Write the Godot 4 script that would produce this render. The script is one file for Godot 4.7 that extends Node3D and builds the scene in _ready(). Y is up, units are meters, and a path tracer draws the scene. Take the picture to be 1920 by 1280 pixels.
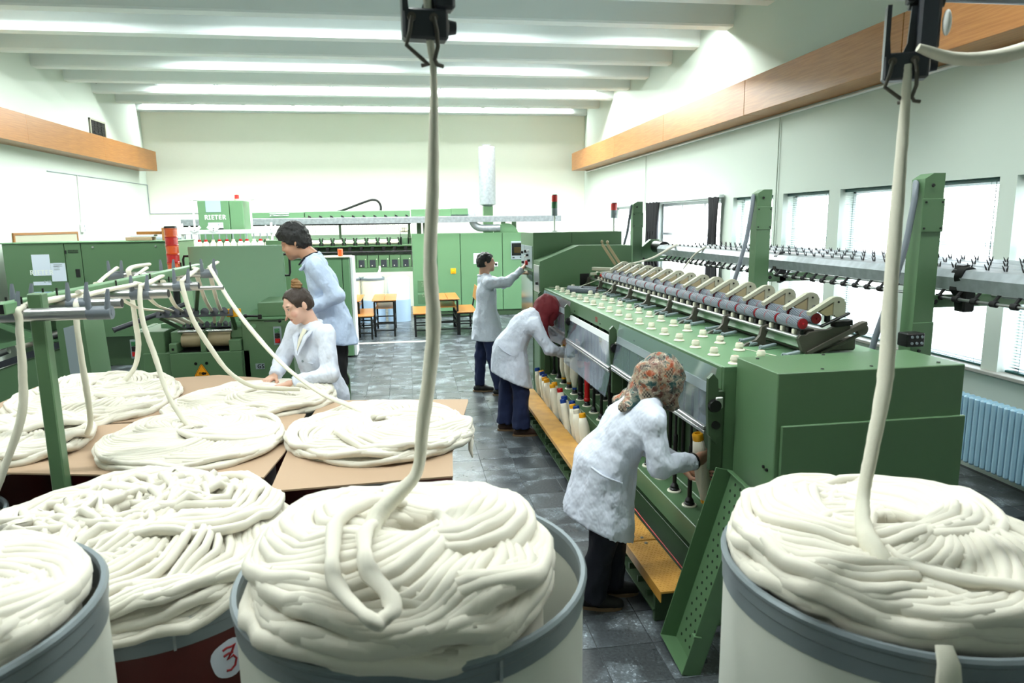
extends Node3D
# A spinning mill hall: slivers in cans up front, draw frame left, roving frame right, ring frame at the back.
# World: x right along the far wall, y up, -z towards the far wall; metres. The floor is y = 0.

var M := {}
var taken := {}
var rng := RandomNumberGenerator.new()

func _ready():
	rng.seed = 7
	# camera -----------------------------------------------------------------
	var cam := Camera3D.new()
	cam.name = "camera"
	cam.transform = Transform3D(Basis(Vector3(0.98875, -0.01281, 0.14905), Vector3(0.03773, 0.98547, -0.16561), Vector3(-0.14476, 0.16937, 0.97486)).orthonormalized(), Vector3(0, 2.1, 0))
	cam.fov = 52.6
	cam.near = 0.05
	cam.far = 120.0
	var at := CameraAttributesPhysical.new()
	at.frustum_focal_length = 24.3
	at.frustum_focus_distance = 6.0
	at.exposure_aperture = 4.0
	cam.attributes = at
	add_child(cam)
	cam.current = true
	# sky and exposure ---------------------------------------------------------
	var sm := ProceduralSkyMaterial.new()
	sm.sky_top_color = Color(0.86, 0.92, 1.0)
	sm.sky_horizon_color = Color(1, 1, 1)
	sm.ground_horizon_color = Color(0.95, 0.95, 0.95)
	sm.ground_bottom_color = Color(0.55, 0.55, 0.55)
	sm.sun_angle_max = 0.0
	sm.sky_energy_multiplier = 3.2
	sm.ground_energy_multiplier = 3.0
	var sky := Sky.new()
	sky.sky_material = sm
	var env := Environment.new()
	env.background_mode = Environment.BG_SKY
	env.sky = sky
	env.ambient_light_source = Environment.AMBIENT_SOURCE_SKY
	env.tonemap_mode = Environment.TONE_MAPPER_LINEAR
	env.tonemap_exposure = 1.18
	env.sdfgi_enabled = true
	env.ssao_enabled = true
	env.ssil_enabled = true
	var we := WorldEnvironment.new()
	we.name = "surroundings"
	we.environment = env
	add_child(we)
	# ----------------------------------------------------------------------------
	make_materials()
	build_room()
	build_lamps()
	build_roving_frame()
	build_creel()
	build_cans()
	build_table()
	build_left_creel()
	build_draw_frame()
	build_left_machines()
	build_ring_machine()
	build_far_left()
	build_school_desks()
	build_people()

# ------------------------------------------------------------------ mesh builder
class MB:
	var v := PackedVector3Array()
	var n := PackedVector3Array()
	var c := PackedColorArray()
	var ix := PackedInt32Array()
	var tint := Color(0, 0, 0, 0)

	func put(p: Vector3, m: Vector3) -> int:
		v.append(p)
		n.append(m)
		if tint.a > 0.0:
			c.append(tint)
		return v.size() - 1

	func face(a: int, b: int, d: int):
		if (v[b] - v[a]).cross(v[d] - v[a]).dot(n[a] + n[b] + n[d]) > 0.0:
			ix.append_array([a, d, b])
		else:
			ix.append_array([a, b, d])

	func tri(a: Vector3, b: Vector3, d: Vector3, m: Vector3):
		face(put(a, m), put(b, m), put(d, m))

	func quad(a: Vector3, b: Vector3, d: Vector3, e: Vector3, m: Vector3):
		var i := put(a, m)
		put(b, m)
		put(d, m)
		put(e, m)
		face(i, i + 1, i + 2)
		face(i, i + 2, i + 3)

	func box(ctr: Vector3, size: Vector3, bev := 0.0, bs := Basis.IDENTITY):
		var h := size * 0.5
		bev = minf(bev, minf(h.x, minf(h.y, h.z)) * 0.9)
		for a in 3:
			var b := (a + 1) % 3
			var d := (a + 2) % 3
			for s in [-1.0, 1.0]:
				var m := Vector3.ZERO
				m[a] = s
				var q := []
				for k in [[-1, -1], [1, -1], [1, 1], [-1, 1]]:
					var p := Vector3.ZERO
					p[a] = s * h[a]
					p[b] = k[0] * (h[b] - bev)
					p[d] = k[1] * (h[d] - bev)
					q.append(ctr + bs * p)
				quad(q[0], q[1], q[2], q[3], bs * m)
				if bev > 0.0:
					for t in [-1.0, 1.0]:
						var m2 := Vector3.ZERO
						m2[a] = s
						m2[b] = t
						var r := []
						for k in [[0, -1], [0, 1], [1, 1], [1, -1]]:
							var p := Vector3.ZERO
							p[a] = s * (h[a] - (bev if k[0] else 0.0))
							p[b] = t * (h[b] - (0.0 if k[0] else bev))
							p[d] = k[1] * (h[d] - bev)
							r.append(ctr + bs * p)
						quad(r[0], r[1], r[2], r[3], bs * m2.normalized())
		if bev > 0.0:
			for i in 8:
				var s := Vector3(1 if i & 1 else -1, 1 if i & 2 else -1, 1 if i & 4 else -1)
				tri(ctr + bs * (s * Vector3(h.x, h.y - bev, h.z - bev)), ctr + bs * (s * Vector3(h.x - bev, h.y, h.z - bev)), ctr + bs * (s * Vector3(h.x - bev, h.y - bev, h.z)), bs * s.normalized())

	# box given by two corners
	func span(a: Vector3, b: Vector3, bev := 0.0):
		box((a + b) * 0.5, (b - a).abs(), bev)

	# a square bar from a to b
	func bar(a: Vector3, b: Vector3, w: float, h := -1.0, bev := 0.003, up := Vector3.UP):
		var z := (b - a).normalized()
		if absf(z.dot(up)) > 0.98:
			up = Vector3(1, 0, 0)
		var x := up.cross(z).normalized()
		box((a + b) * 0.5, Vector3(w, w if h < 0.0 else h, a.distance_to(b)), bev, Basis(x, z.cross(x), z))

	func frame_of(z: Vector3) -> Basis:
		z = z.normalized()
		var up := Vector3.UP if absf(z.y) < 0.95 else Vector3.RIGHT
		var x := up.cross(z).normalized()
		return Basis(x, z.cross(x), z)

	func cyl(a: Vector3, b: Vector3, r0: float, r1 := -1.0, seg := 14, caps := true):
		if r1 < 0.0:
			r1 = r0
		var f := frame_of(b - a)
		var slope := (r0 - r1) / maxf(a.distance_to(b), 1e-6)
		var i := v.size()
		for k in seg + 1:
			var t := TAU * k / seg
			var d := f.x * cos(t) + f.y * sin(t)
			var m := (d + f.z * slope).normalized()
			put(a + d * r0, m)
			put(b + d * r1, m)
		for k in seg:
			var j := i + k * 2
			face(j, j + 1, j + 3)
			face(j, j + 3, j + 2)
		if caps:
			for e in 2:
				var r := r1 if e else r0
				if r < 1e-5:
					continue
				var o := b if e else a
				var m := f.z if e else -f.z
				var q := put(o, m)
				for k in seg + 1:
					var t := TAU * k / seg
					put(o + (f.x * cos(t) + f.y * sin(t)) * r, m)
				for k in seg:
					face(q, q + 1 + k, q + 2 + k)

	# a rope along pts; r is a number or one radius per point; flat squashes it across its side axis
	func tube(pts: PackedVector3Array, r, seg := 8, squash := 1.0, closed := false):
		var np := pts.size()
		if np < 2:
			return
		var i := v.size()
		var side := frame_of(pts[1] - pts[0]).x
		for k in np:
			var d := (pts[mini(k + 1, np - 1)] - pts[maxi(k - 1, 0)])
			if closed:
				d = pts[(k + 1) % np] - pts[(k - 1 + np) % np]
			d = d.normalized()
			side = (side - d * side.dot(d))
			side = side.normalized() if side.length() > 1e-4 else frame_of(d).x
			var up := d.cross(side)
			var rr: float = r[k] if r is PackedFloat32Array else r
			for j in seg:
				var t := TAU * j / seg
				var co := cos(t)
				var si := sin(t)
				put(pts[k] + (side * co + up * (si * squash)) * rr, (side * (co * squash) + up * si).normalized())
		for k in (np if closed else np - 1):
			var k2 := (k + 1) % np
			for j in seg:
				var j2 := (j + 1) % seg
				face(i + k * seg + j, i + k2 * seg + j, i + k2 * seg + j2)
				face(i + k * seg + j, i + k2 * seg + j2, i + k * seg + j2)
		if not closed:
			for e in 2:
				var k := (np - 1) if e else 0
				var d := (pts[k] - pts[k - 1] if e else pts[0] - pts[1]).normalized()
				var q := put(pts[k], d)
				for j in seg:
					put(v[i + k * seg + j], d)
				for j in seg:
					face(q, q + 1 + j, q + 1 + (j + 1) % seg)

	# profile of (radius, height) turned about the local y axis
	func lathe(prof: PackedVector2Array, seg := 20, xf := Transform3D.IDENTITY, smooth := false):
		var last := prof.size() - 1
		for k in last:
			var a := prof[k]
			var b := prof[k + 1]
			if a.is_equal_approx(b):
				continue
			var m := Vector2(b.y - a.y, a.x - b.x).normalized()
			var ma := m
			var mb := m
			if smooth:
				if k > 0:
					var e := a - prof[k - 1]
					ma = (m + Vector2(e.y, -e.x).normalized()).normalized()
				if k < last - 1:
					var e := prof[k + 2] - b
					mb = (m + Vector2(e.y, -e.x).normalized()).normalized()
			var i := v.size()
			for s in seg + 1:
				var t := TAU * s / seg
				var co := cos(t)
				var si := sin(t)
				put(xf * Vector3(a.x * co, a.y, a.x * si), (xf.basis * Vector3(ma.x * co, ma.y, ma.x * si)).normalized())
				put(xf * Vector3(b.x * co, b.y, b.x * si), (xf.basis * Vector3(mb.x * co, mb.y, mb.x * si)).normalized())
			for s in seg:
				var j := i + s * 2
				if a.x > 1e-6 or b.x > 1e-6:
					face(j, j + 1, j + 3)
					face(j, j + 3, j + 2)

	# polygon in the local xy plane pulled out along local z from d0 to d1
	func prism(poly: PackedVector2Array, d0: float, d1: float, xf := Transform3D.IDENTITY):
		var tr := Geometry2D.triangulate_polygon(poly)
		for e in 2:
			var z := d1 if e else d0
			var m := xf.basis * Vector3(0, 0, 1.0 if (e == 1) == (d1 > d0) else -1.0)
			var i := v.size()
			for p in poly:
				put(xf * Vector3(p.x, p.y, z), m)
			for k in range(0, tr.size(), 3):
				face(i + tr[k], i + tr[k + 1], i + tr[k + 2])
		var cw := 1.0 if Geometry2D.is_polygon_clockwise(poly) else -1.0
		for k in poly.size():
			var a := poly[k]
			var b := poly[(k + 1) % poly.size()]
			var m := xf.basis * (Vector3(a.y - b.y, b.x - a.x, 0).normalized() * cw)
			quad(xf * Vector3(a.x, a.y, d0), xf * Vector3(b.x, b.y, d0), xf * Vector3(b.x, b.y, d1), xf * Vector3(a.x, a.y, d1), m)

	func ball(o: Vector3, r: Vector3, seg := 12, rings := 8, bs := Basis.IDENTITY):
		var i := v.size()
		for a in rings + 1:
			var p := PI * a / rings
			for b in seg + 1:
				var t := TAU * b / seg
				var d := Vector3(sin(p) * cos(t), cos(p), sin(p) * sin(t))
				put(o + bs * (d * r), (bs * (d / r)).normalized())
		for a in rings:
			for b in seg:
				var j := i + a * (seg + 1) + b
				if a > 0:
					face(j, j + 1, j + seg + 1)
				if a < rings - 1:
					face(j + 1, j + seg + 2, j + seg + 1)

	func mesh() -> ArrayMesh:
		var arr := []
		arr.resize(Mesh.ARRAY_MAX)
		arr[Mesh.ARRAY_VERTEX] = v
		arr[Mesh.ARRAY_NORMAL] = n
		if c.size() == v.size() and c.size():
			arr[Mesh.ARRAY_COLOR] = c
		arr[Mesh.ARRAY_INDEX] = ix
		var am := ArrayMesh.new()
		am.add_surface_from_arrays(Mesh.PRIMITIVE_TRIANGLES, arr)
		return am

# ------------------------------------------------------------------ naming and tagging
func numbered(called: String, parent: Node) -> String:
	var key := str(parent.get_instance_id()) + called
	var k: int = taken.get(key, 0)
	taken[key] = k + 1
	return called if k == 0 else "%s_%03d" % [called, k]

func obj(called: String, what, mat, parent: Node = self) -> MeshInstance3D:
	var o := MeshInstance3D.new()
	o.name = numbered(called, parent)
	o.mesh = what.mesh() if what is MB else what
	o.material_override = M[mat] if mat is String else mat
	parent.add_child(o, true)
	return o

func thing(called: String, label: String, category: String, pos := Vector3.ZERO, turn := 0.0, group := "") -> Node3D:
	var o := Node3D.new()
	o.name = numbered(called, self)
	add_child(o, true)
	o.position = pos
	o.rotation.y = turn
	return tag(o, label, category, group)

func tag(o: Node3D, label: String, category: String, group := "") -> Node3D:
	o.set_meta("label", label)
	o.set_meta("category", category)
	if group:
		o.set_meta("group", group)
	return o

func struct(called: String, what, mat, parent: Node = self) -> MeshInstance3D:
	var o := obj(called, what, mat, parent)
	if parent == self:
		o.set_meta("kind", "structure")
	return o

func stuff(o: Node3D) -> Node3D:
	o.set_meta("kind", "stuff")
	return o

func copy(src: Node3D, called: String, pos: Vector3, turn: float, label: String, group := "") -> Node3D:
	var o: Node3D = src.duplicate()
	o.name = numbered(called, self)
	add_child(o, true)
	o.position = pos
	o.rotation.y = turn
	o.set_meta("label", label)
	if group:
		o.set_meta("group", group)
	return o

func words(text: String, size: float, depth: float, bold := true, face := "Droid Sans") -> TextMesh:
	var t := TextMesh.new()
	var f := SystemFont.new()
	f.font_names = PackedStringArray([face])
	f.font_weight = 700 if bold else 400
	t.font = f
	t.text = text
	t.font_size = 64
	t.pixel_size = size / 64.0
	t.depth = depth
	return t

# ------------------------------------------------------------------ materials
func mat(called: String, col: Color, rough := 0.5, metal := 0.0) -> StandardMaterial3D:
	var m := StandardMaterial3D.new()
	m.resource_name = called
	m.albedo_color = col
	m.roughness = rough
	m.metallic = metal
	M[called] = m
	return m

func noise_tex(sd: int, freq: float, size: int, as_normal := false, strength := 1.0, lo := Color.BLACK, hi := Color.WHITE) -> NoiseTexture2D:
	var f := FastNoiseLite.new()
	f.seed = sd
	f.frequency = freq
	f.fractal_octaves = 4
	var t := NoiseTexture2D.new()
	t.width = size
	t.height = size
	t.seamless = true
	t.noise = f
	t.as_normal_map = as_normal
	t.bump_strength = strength
	if not as_normal:
		var g := Gradient.new()
		g.set_color(0, lo)
		g.set_color(1, hi)
		t.color_ramp = g
	return t

func triplanar(m: StandardMaterial3D, scale: Vector3, world := false):
	m.uv1_triplanar = true
	m.uv1_world_triplanar = world
	m.uv1_scale = scale

func make_materials():
	var w := mat("wall_paint", Color(0.775, 0.815, 0.775), 0.7)
	w.normal_enabled = true
	w.normal_texture = noise_tex(3, 0.02, 512, true, 1.0)
	w.normal_scale = 0.12
	triplanar(w, Vector3.ONE * 0.5, true)
	var bw := mat("cream_paint", Color(0.97, 0.965, 0.915), 0.7)
	triplanar(bw, Vector3.ONE * 0.5, true)
	mat("ceiling_paint", Color(0.89, 0.92, 0.92), 0.75)
	mat("white_plastic", Color(0.93, 0.93, 0.92), 0.4)
	mat("white_frame", Color(0.93, 0.94, 0.95), 0.4)
	mat("sill_stone", Color(0.62, 0.61, 0.58), 0.6)
	mat("blind_slat", Color(0.92, 0.96, 0.95), 0.45)
	mat("blind_rail", Color(0.10, 0.30, 0.28), 0.45)
	var gl := mat("pane", Color(0.9, 0.97, 0.96, 0.10), 0.02)
	gl.transparency = BaseMaterial3D.TRANSPARENCY_ALPHA
	var ac := mat("acrylic", Color(0.72, 0.78, 0.86, 0.12), 0.04)
	ac.transparency = BaseMaterial3D.TRANSPARENCY_ALPHA
	for k in 4:
		var f := mat("terrazzo_%d" % k, Color(1, 1, 1) * (0.92 + 0.05 * k), 0.26)
		f.albedo_texture = terrazzo(k + 20) if k == 0 else M["terrazzo_0"].albedo_texture
		f.uv1_offset = Vector3(0.37, 0.11, 0.53) * k
		triplanar(f, Vector3.ONE * (1.0 / 2.1), true)
		f.roughness_texture = noise_tex(60, 0.008, 512, false, 1.0, Color(0.55, 0.55, 0.55), Color(1, 1, 1))
		f.roughness = 0.42
		f.metallic_specular = 0.5
	mat("joint", Color(0.24, 0.25, 0.26), 0.6)
	# paints: the same green on all machines, in slightly different batches
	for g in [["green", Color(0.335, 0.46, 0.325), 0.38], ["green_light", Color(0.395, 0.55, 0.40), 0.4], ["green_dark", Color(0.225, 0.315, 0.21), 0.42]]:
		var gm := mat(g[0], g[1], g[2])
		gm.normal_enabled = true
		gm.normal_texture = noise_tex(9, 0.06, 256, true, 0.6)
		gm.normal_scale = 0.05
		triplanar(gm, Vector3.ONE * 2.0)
	mat("green_pale", Color(0.55, 0.69, 0.57), 0.35)
	mat("polished_green", Color(0.30, 0.42, 0.30), 0.12, 0.75)
	mat("green_shadow_gap", Color(0.05, 0.08, 0.05), 0.7)
	mat("black", Color(0.025, 0.026, 0.03), 0.45)
	mat("black_metal", Color(0.05, 0.05, 0.055), 0.35, 0.3)
	mat("rubber", Color(0.035, 0.036, 0.04), 0.75)
	mat("grey_plastic", Color(0.42, 0.45, 0.485), 0.4)
	mat("dark_plastic", Color(0.17, 0.185, 0.215), 0.4)
	mat("cast_iron", Color(0.33, 0.315, 0.285), 0.55, 0.25)
	mat("steel", Color(0.72, 0.72, 0.72), 0.28, 0.9)
	mat("bright_steel", Color(0.86, 0.87, 0.88), 0.16, 1.0)
	var zi := mat("galvanised", Color(0.70, 0.73, 0.75), 0.42, 0.55)
	zi.albedo_texture = noise_tex(14, 0.03, 256, false, 1.0, Color(0.82, 0.82, 0.82), Color(1, 1, 1))
	triplanar(zi, Vector3.ONE * 1.5)
	mat("rim_band", Color(0.49, 0.53, 0.55), 0.4, 0.25)
	mat("can_wall", Color(0.83, 0.84, 0.80), 0.45)
	var rc := mat("red_can", Color(0.36, 0.105, 0.085), 0.5)
	rc.albedo_texture = noise_tex(71, 0.012, 256, false, 1.0, Color(0.78, 0.74, 0.72), Color(1, 1, 1))
	triplanar(rc, Vector3.ONE * 0.9)
	mat("red_paint", Color(0.62, 0.09, 0.14), 0.5)
	mat("paper", Color(0.86, 0.89, 0.95), 0.6)
	mat("lettering", Color(0.93, 0.95, 0.93), 0.5)
	mat("yellow", Color(0.93, 0.66, 0.06), 0.45)
	mat("sign_yellow", Color(0.95, 0.62, 0.02), 0.5)
	mat("blue", Color(0.06, 0.24, 0.56), 0.4)
	mat("red", Color(0.72, 0.05, 0.06), 0.4)
	mat("cap_white", Color(0.90, 0.885, 0.81), 0.4)
	mat("fluted_grey", Color(0.42, 0.45, 0.49), 0.45)
	mat("beige", Color(0.66, 0.60, 0.47), 0.5)
	mat("beige_pale", Color(0.68, 0.675, 0.60), 0.5)
	mat("teal_radiator", Color(0.64, 0.78, 0.86), 0.35)
	for o in [["orange_lens", Color(0.95, 0.36, 0.03)], ["red_lens", Color(0.85, 0.05, 0.04)], ["green_lens", Color(0.05, 0.42, 0.22)]]:
		var lm := mat(o[0], o[1], 0.18)
		lm.clearcoat_enabled = true
	# sliver: loose cotton, soft, slightly translucent
	var s := mat("sliver", Color(0.86, 0.84, 0.785), 0.85)
	s.normal_enabled = true
	s.normal_texture = noise_tex(33, 0.05, 512, true, 3.0)
	s.normal_scale = 0.5
	s.rim_enabled = true
	s.rim = 0.35
	s.rim_tint = 0.3
	triplanar(s, Vector3.ONE * 9.0)
	var s2 := mat("sliver_strand", Color(0.87, 0.855, 0.79), 0.85)
	s2.normal_enabled = true
	s2.normal_texture = s.normal_texture
	s2.normal_scale = 0.45
	triplanar(s2, Vector3(14, 1.6, 14))
	var y := mat("yarn", Color(0.91, 0.885, 0.81), 0.8)
	y.normal_enabled = true
	y.normal_texture = noise_tex(34, 0.09, 256, true, 3.0)
	triplanar(y, Vector3(3, 24, 3))
	mat("cardboard", Color(0.68, 0.575, 0.475), 0.85)
	mat("cardboard_edge", Color(0.45, 0.34, 0.24), 0.9)
	var st := mat("step_yellow", Color(0.80, 0.60, 0.28), 0.4)
	st.albedo_texture = noise_tex(5, 0.02, 256, false, 1.0, Color(0.86, 0.84, 0.8), Color(1, 1, 1))
	triplanar(st, Vector3.ONE * 1.2)
	wood("veneer", Color(0.52, 0.335, 0.15), Color(0.62, 0.425, 0.21), 0.36, Vector3(6.0, 6.0, 0.35), 91)
	wood("veneer_pale", Color(0.64, 0.42, 0.23), Color(0.74, 0.52, 0.31), 0.34, Vector3(6.0, 6.0, 0.35), 92)
	wood("desk_wood", Color(0.60, 0.37, 0.13), Color(0.70, 0.46, 0.2), 0.3, Vector3(0.8, 6.0, 8.0), 93)
	var coat := mat("coat", Color(0.83, 0.855, 0.915), 0.75)
	coat.normal_enabled = true
	coat.normal_texture = noise_tex(45, 0.010, 512, true, 14.0)
	coat.normal_scale = 0.8
	triplanar(coat, Vector3(1.6, 0.9, 1.6))
	coat.rim_enabled = true
	coat.rim = 0.15
	var coat2 := coat.duplicate()
	coat2.resource_name = "coat_blue"
	coat2.albedo_color = Color(0.735, 0.80, 0.90)
	M["coat_blue"] = coat2
	mat("denim", Color(0.075, 0.125, 0.27), 0.85)
	mat("dark_trousers", Color(0.035, 0.038, 0.05), 0.85)
	mat("navy_trousers", Color(0.035, 0.05, 0.11), 0.85)
	mat("shoe_black", Color(0.02, 0.02, 0.022), 0.6)
	mat("shoe_sole", Color(0.45, 0.36, 0.26), 0.7)
	mat("shoe_brown", Color(0.22, 0.13, 0.08), 0.6)
	var sk := mat("skin", Color(1, 1, 1), 0.5)
	sk.vertex_color_use_as_albedo = true
	sk.subsurf_scatter_enabled = true
	sk.subsurf_scatter_strength = 0.08
	for hcol in [["hair_black", Color(0.025, 0.02, 0.018)], ["hair_brown", Color(0.17, 0.11, 0.065)], ["hair_blond", Color(0.50, 0.36, 0.19)]]:
		var hm := mat(hcol[0], hcol[1], 0.5)
		hm.normal_enabled = true
		hm.normal_texture = noise_tex(47, 0.05, 256, true, 8.0)
		triplanar(hm, Vector3(6, 20, 20))
	var rs := mat("scarf_red", Color(0.40, 0.03, 0.085), 0.7)
	rs.normal_enabled = true
	rs.normal_texture = noise_tex(48, 0.02, 256, true, 5.0)
	rs.normal_scale = 0.5
	triplanar(rs, Vector3(2, 3.5, 2))
	var ps := mat("scarf_pattern", Color(1, 1, 1), 0.65)
	ps.albedo_texture = scarf_print()
	triplanar(ps, Vector3.ONE * 1.9)
	mat("curtain_black", Color(0.02, 0.022, 0.045), 0.85)
	mat("tube_glass", Color(0.9, 0.95, 0.95), 0.25)
	var lit := mat("tube_glow", Color(1, 1, 1), 0.3)
	lit.emission_enabled = true
	lit.emission = Color(0.96, 1.0, 0.99)
	lit.emission_energy_multiplier = 7.0
	var pl := mat("plastic_film", Color(0.88, 0.92, 0.95), 0.2)
	pl.clearcoat_enabled = true
	mat("screen", Color(0.03, 0.035, 0.04), 0.2)
	mat("screen_lcd", Color(0.20, 0.16, 0.05), 0.25)
	mat("panel_grey", Color(0.55, 0.60, 0.62), 0.4)
	mat("blue_film", Color(0.66, 0.76, 0.86), 0.4)

func wood(called: String, a: Color, b: Color, rough: float, scale: Vector3, sd: int):
	var m := mat(called, Color.WHITE, rough)
	m.albedo_texture = noise_tex(sd, 0.012, 512, false, 1.0, a, b)
	triplanar(m, scale)

func terrazzo(sd: int) -> ImageTexture:
	var size := 1024
	var f := FastNoiseLite.new()
	f.seed = sd
	f.noise_type = FastNoiseLite.TYPE_CELLULAR
	f.cellular_return_type = FastNoiseLite.RETURN_CELL_VALUE
	f.frequency = 0.16
	var chips := f.get_seamless_image(size, size).get_data()
	var g := FastNoiseLite.new()
	g.seed = sd + 1
	g.frequency = 0.006
	g.fractal_octaves = 5
	var wear := g.get_seamless_image(size, size).get_data()
	var h := FastNoiseLite.new()
	h.seed = sd + 2
	h.frequency = 0.09
	var fine := h.get_seamless_image(size, size).get_data()
	var data := PackedByteArray()
	data.resize(size * size * 3)
	for i in size * size:
		var chip := chips[i]
		var wr := clampf((wear[i] - 120) / 70.0, 0.0, 1.0)
		var l := 50.0 + fine[i] * 0.11
		if chip > 205:
			l += 62.0 * (0.4 + wr)
		elif chip > 150:
			l += 18.0 * wr
		elif chip < 40:
			l -= 30.0
		l += 34.0 * wr
		l *= 1.08
		data[i * 3] = int(clampf(l * 0.93, 0, 255))
		data[i * 3 + 1] = int(clampf(l * 1.0, 0, 255))
		data[i * 3 + 2] = int(clampf(l * 1.05, 0, 255))
	return ImageTexture.create_from_image(Image.create_from_data(size, size, false, Image.FORMAT_RGB8, data))

func scarf_print() -> ImageTexture:
	var size := 256
	var f := FastNoiseLite.new()
	f.seed = 5
	f.frequency = 0.018
	f.domain_warp_enabled = true
	f.domain_warp_amplitude = 22.0
	var a := f.get_seamless_image(size, size).get_data()
	f.seed = 12
	var b := f.get_seamless_image(size, size).get_data()
	var im := Image.create(size, size, false, Image.FORMAT_RGB8)
	for y in size:
		for x in size:
			var p := a[y * size + x]
			var q := b[y * size + x]
			var col := Color(0.62, 0.55, 0.46)
			if p > 158:
				col = Color(0.04, 0.27, 0.27)
			elif p > 140:
				col = Color(0.80, 0.74, 0.66)
			elif p < 88:
				col = Color(0.10, 0.09, 0.08) if (int(x / 4.0) + int(y / 5.0)) % 2 else Color(0.62, 0.58, 0.5)
			elif q > 160:
				col = Color(0.66, 0.27, 0.07)
			elif q < 92:
				col = Color(0.33, 0.10, 0.08)
			im.set_pixel(x, y, col)
	return ImageTexture.create_from_image(im)

# ------------------------------------------------------------------ the hall
const XL := -6.1
const XR := 4.65
const ZB := -18.05
const ZF := 4.0
const CEIL := 5.3

func build_room():
	# floor: a bed with the joints, tiles laid on it one by one
	var m := MB.new()
	m.span(Vector3(XL - 0.2, -0.25, ZB - 0.2), Vector3(XR + 0.2, -0.005, ZF + 0.2))
	var fl := struct("floor", m, "joint")
	var p := 0.288
	var shapes := []
	m = MB.new()
	m.box(Vector3(0, -0.006, 0), Vector3(p - 0.003, 0.012, p - 0.003), 0.0018)
	var tile := m.mesh()
	var rest := MB.new()
	for iz in range(-63, 14):
		for ix in range(-22, 17):
			var c := Vector3((ix + 0.5) * p, 0, -0.17 + (iz + 0.5) * p)
			if c.x < XL + 0.1 or c.x > XR - 0.1 or c.z < ZB + 0.1 or c.z > ZF - 0.1:
				continue
			if ix >= -2 and ix <= 5 and iz >= -41 and iz <= -9 and not (ix == -2 and iz > -16):
				var t := obj("tile", tile, "terrazzo_%d" % ((ix * 7 + iz * 3 + ix * iz + 400) % 4), fl)
				t.position = c + Vector3(0, rng.randf_range(-0.0006, 0.0004), 0)
			else:
				rest.box(c + Vector3(0, -0.006, 0), Vector3(p - 0.003, 0.012, p - 0.003), 0.0015)
	stuff(obj("tile_field", rest, "terrazzo_1", fl))
	# pale strip let into the floor before the school benches
	m = MB.new()
	m.span(Vector3(-1.5, 0.0, -12.55), Vector3(0.42, 0.003, -12.4), 0.001)
	var strip := struct("trim_1", m, "sill_stone")
	# walls
	m = MB.new()
	m.span(Vector3(XL - 0.2, 0, ZB - 0.2), Vector3(XR + 0.3, CEIL + 0.2, ZB))
	struct("wall_back", m, "cream_paint")
	m = MB.new()
	m.span(Vector3(XL - 0.2, 0, ZB), Vector3(XL, CEIL + 0.2, ZF))
	struct("wall_left", m, "wall_paint")
	m = MB.new()
	m.span(Vector3(XL - 0.2, 0, ZF), Vector3(XR + 0.3, CEIL + 0.2, ZF + 0.2))
	struct("wall_front", m, "wall_paint")
	# window wall: piers between the openings
	var win := [[-15.6, -13.95], [-12.75, -9.92], [-9.53, -8.42], [-8.18, -7.22], [-7.02, -6.03], [-5.88, -4.96], [-4.8, -3.86], [-3.68, -2.7]]
	m = MB.new()
	m.span(Vector3(XR, 2.41, ZB), Vector3(XR + 0.28, CEIL + 0.2, ZF))
	m.span(Vector3(XR, 0, ZB), Vector3(XR + 0.28, 0.86, ZF))
	var z := ZB
	for w in win:
		m.span(Vector3(XR, 0.86, z), Vector3(XR + 0.28, 2.41, w[0]))
		z = w[1]
	m.span(Vector3(XR, 0.86, z), Vector3(XR + 0.28, 2.41, ZF))
	struct("wall_right", m, "wall_paint")
	for k in win.size():
		build_window(k, win[k][0], win[k][1])
	# stone sill under the near windows
	m = MB.new()
	m.span(Vector3(XR - 0.06, 0.835, -9.6), Vector3(XR + 0.2, 0.865, 1.0), 0.004)
	struct("trim_2", m, "sill_stone")
	# ceiling slab and its ribs
	m = MB.new()
	m.span(Vector3(XL - 0.2, CEIL, ZB - 0.2), Vector3(XR + 0.3, CEIL + 0.2, ZF + 0.2))
	var ce := struct("ceiling", m, "ceiling_paint")
	m = MB.new()
	var poly := PackedVector2Array([Vector2(-0.12, 4.8), Vector2(-0.1, 4.775), Vector2(0.1, 4.775), Vector2(0.12, 4.8), Vector2(0.15, CEIL), Vector2(-0.15, CEIL)])
	m.prism(poly, XL, XR, Transform3D(Basis(Vector3(0, 0, 1), Vector3(0, 1, 0), Vector3(1, 0, 0)), Vector3.ZERO))
	var rib := m.mesh()
	for k in 19:
		var o := obj("rib", rib, "ceiling_paint", ce)
		o.position.z = -17.93 + 1.155 * k if k else -17.93
	# wood clad ducts along both long walls
	var d := thing("wood_duct", "long pale wooden duct box running above the windows on the window wall", "duct cover", Vector3(4.25, 3.39, 0))
	var seams := [-17.79, -14.11, -11.33, -8.52, -5.69, -2.9, -0.1, 2.7]
	for k in seams.size() - 1:
		m = MB.new()
		m.span(Vector3(0, 0, seams[k] + 0.004), Vector3(0.39, 0.43, seams[k + 1] - 0.004), 0.004)
		obj("panel", m, "veneer_pale", d)
	d = thing("wood_duct", "orange-brown wooden duct box on the windowless wall, under the vent grille", "duct cover", Vector3(-5.7, 3.39, 0))
	seams = [-17.63, -14.8, -12.0, -9.2, -6.4, -3.6, -0.8, 2.0]
	for k in seams.size() - 1:
		m = MB.new()
		m.span(Vector3(-0.39, 0, seams[k] + 0.0015), Vector3(0, 0.44, seams[k + 1] - 0.0015), 0.002)
		obj("panel", m, "veneer", d)
	# vent grille
	d = thing("vent_grille", "small dark louvred vent grille high on the windowless wall above the wooden duct", "vent", Vector3(XL, 4.04, -15.55))
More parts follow.
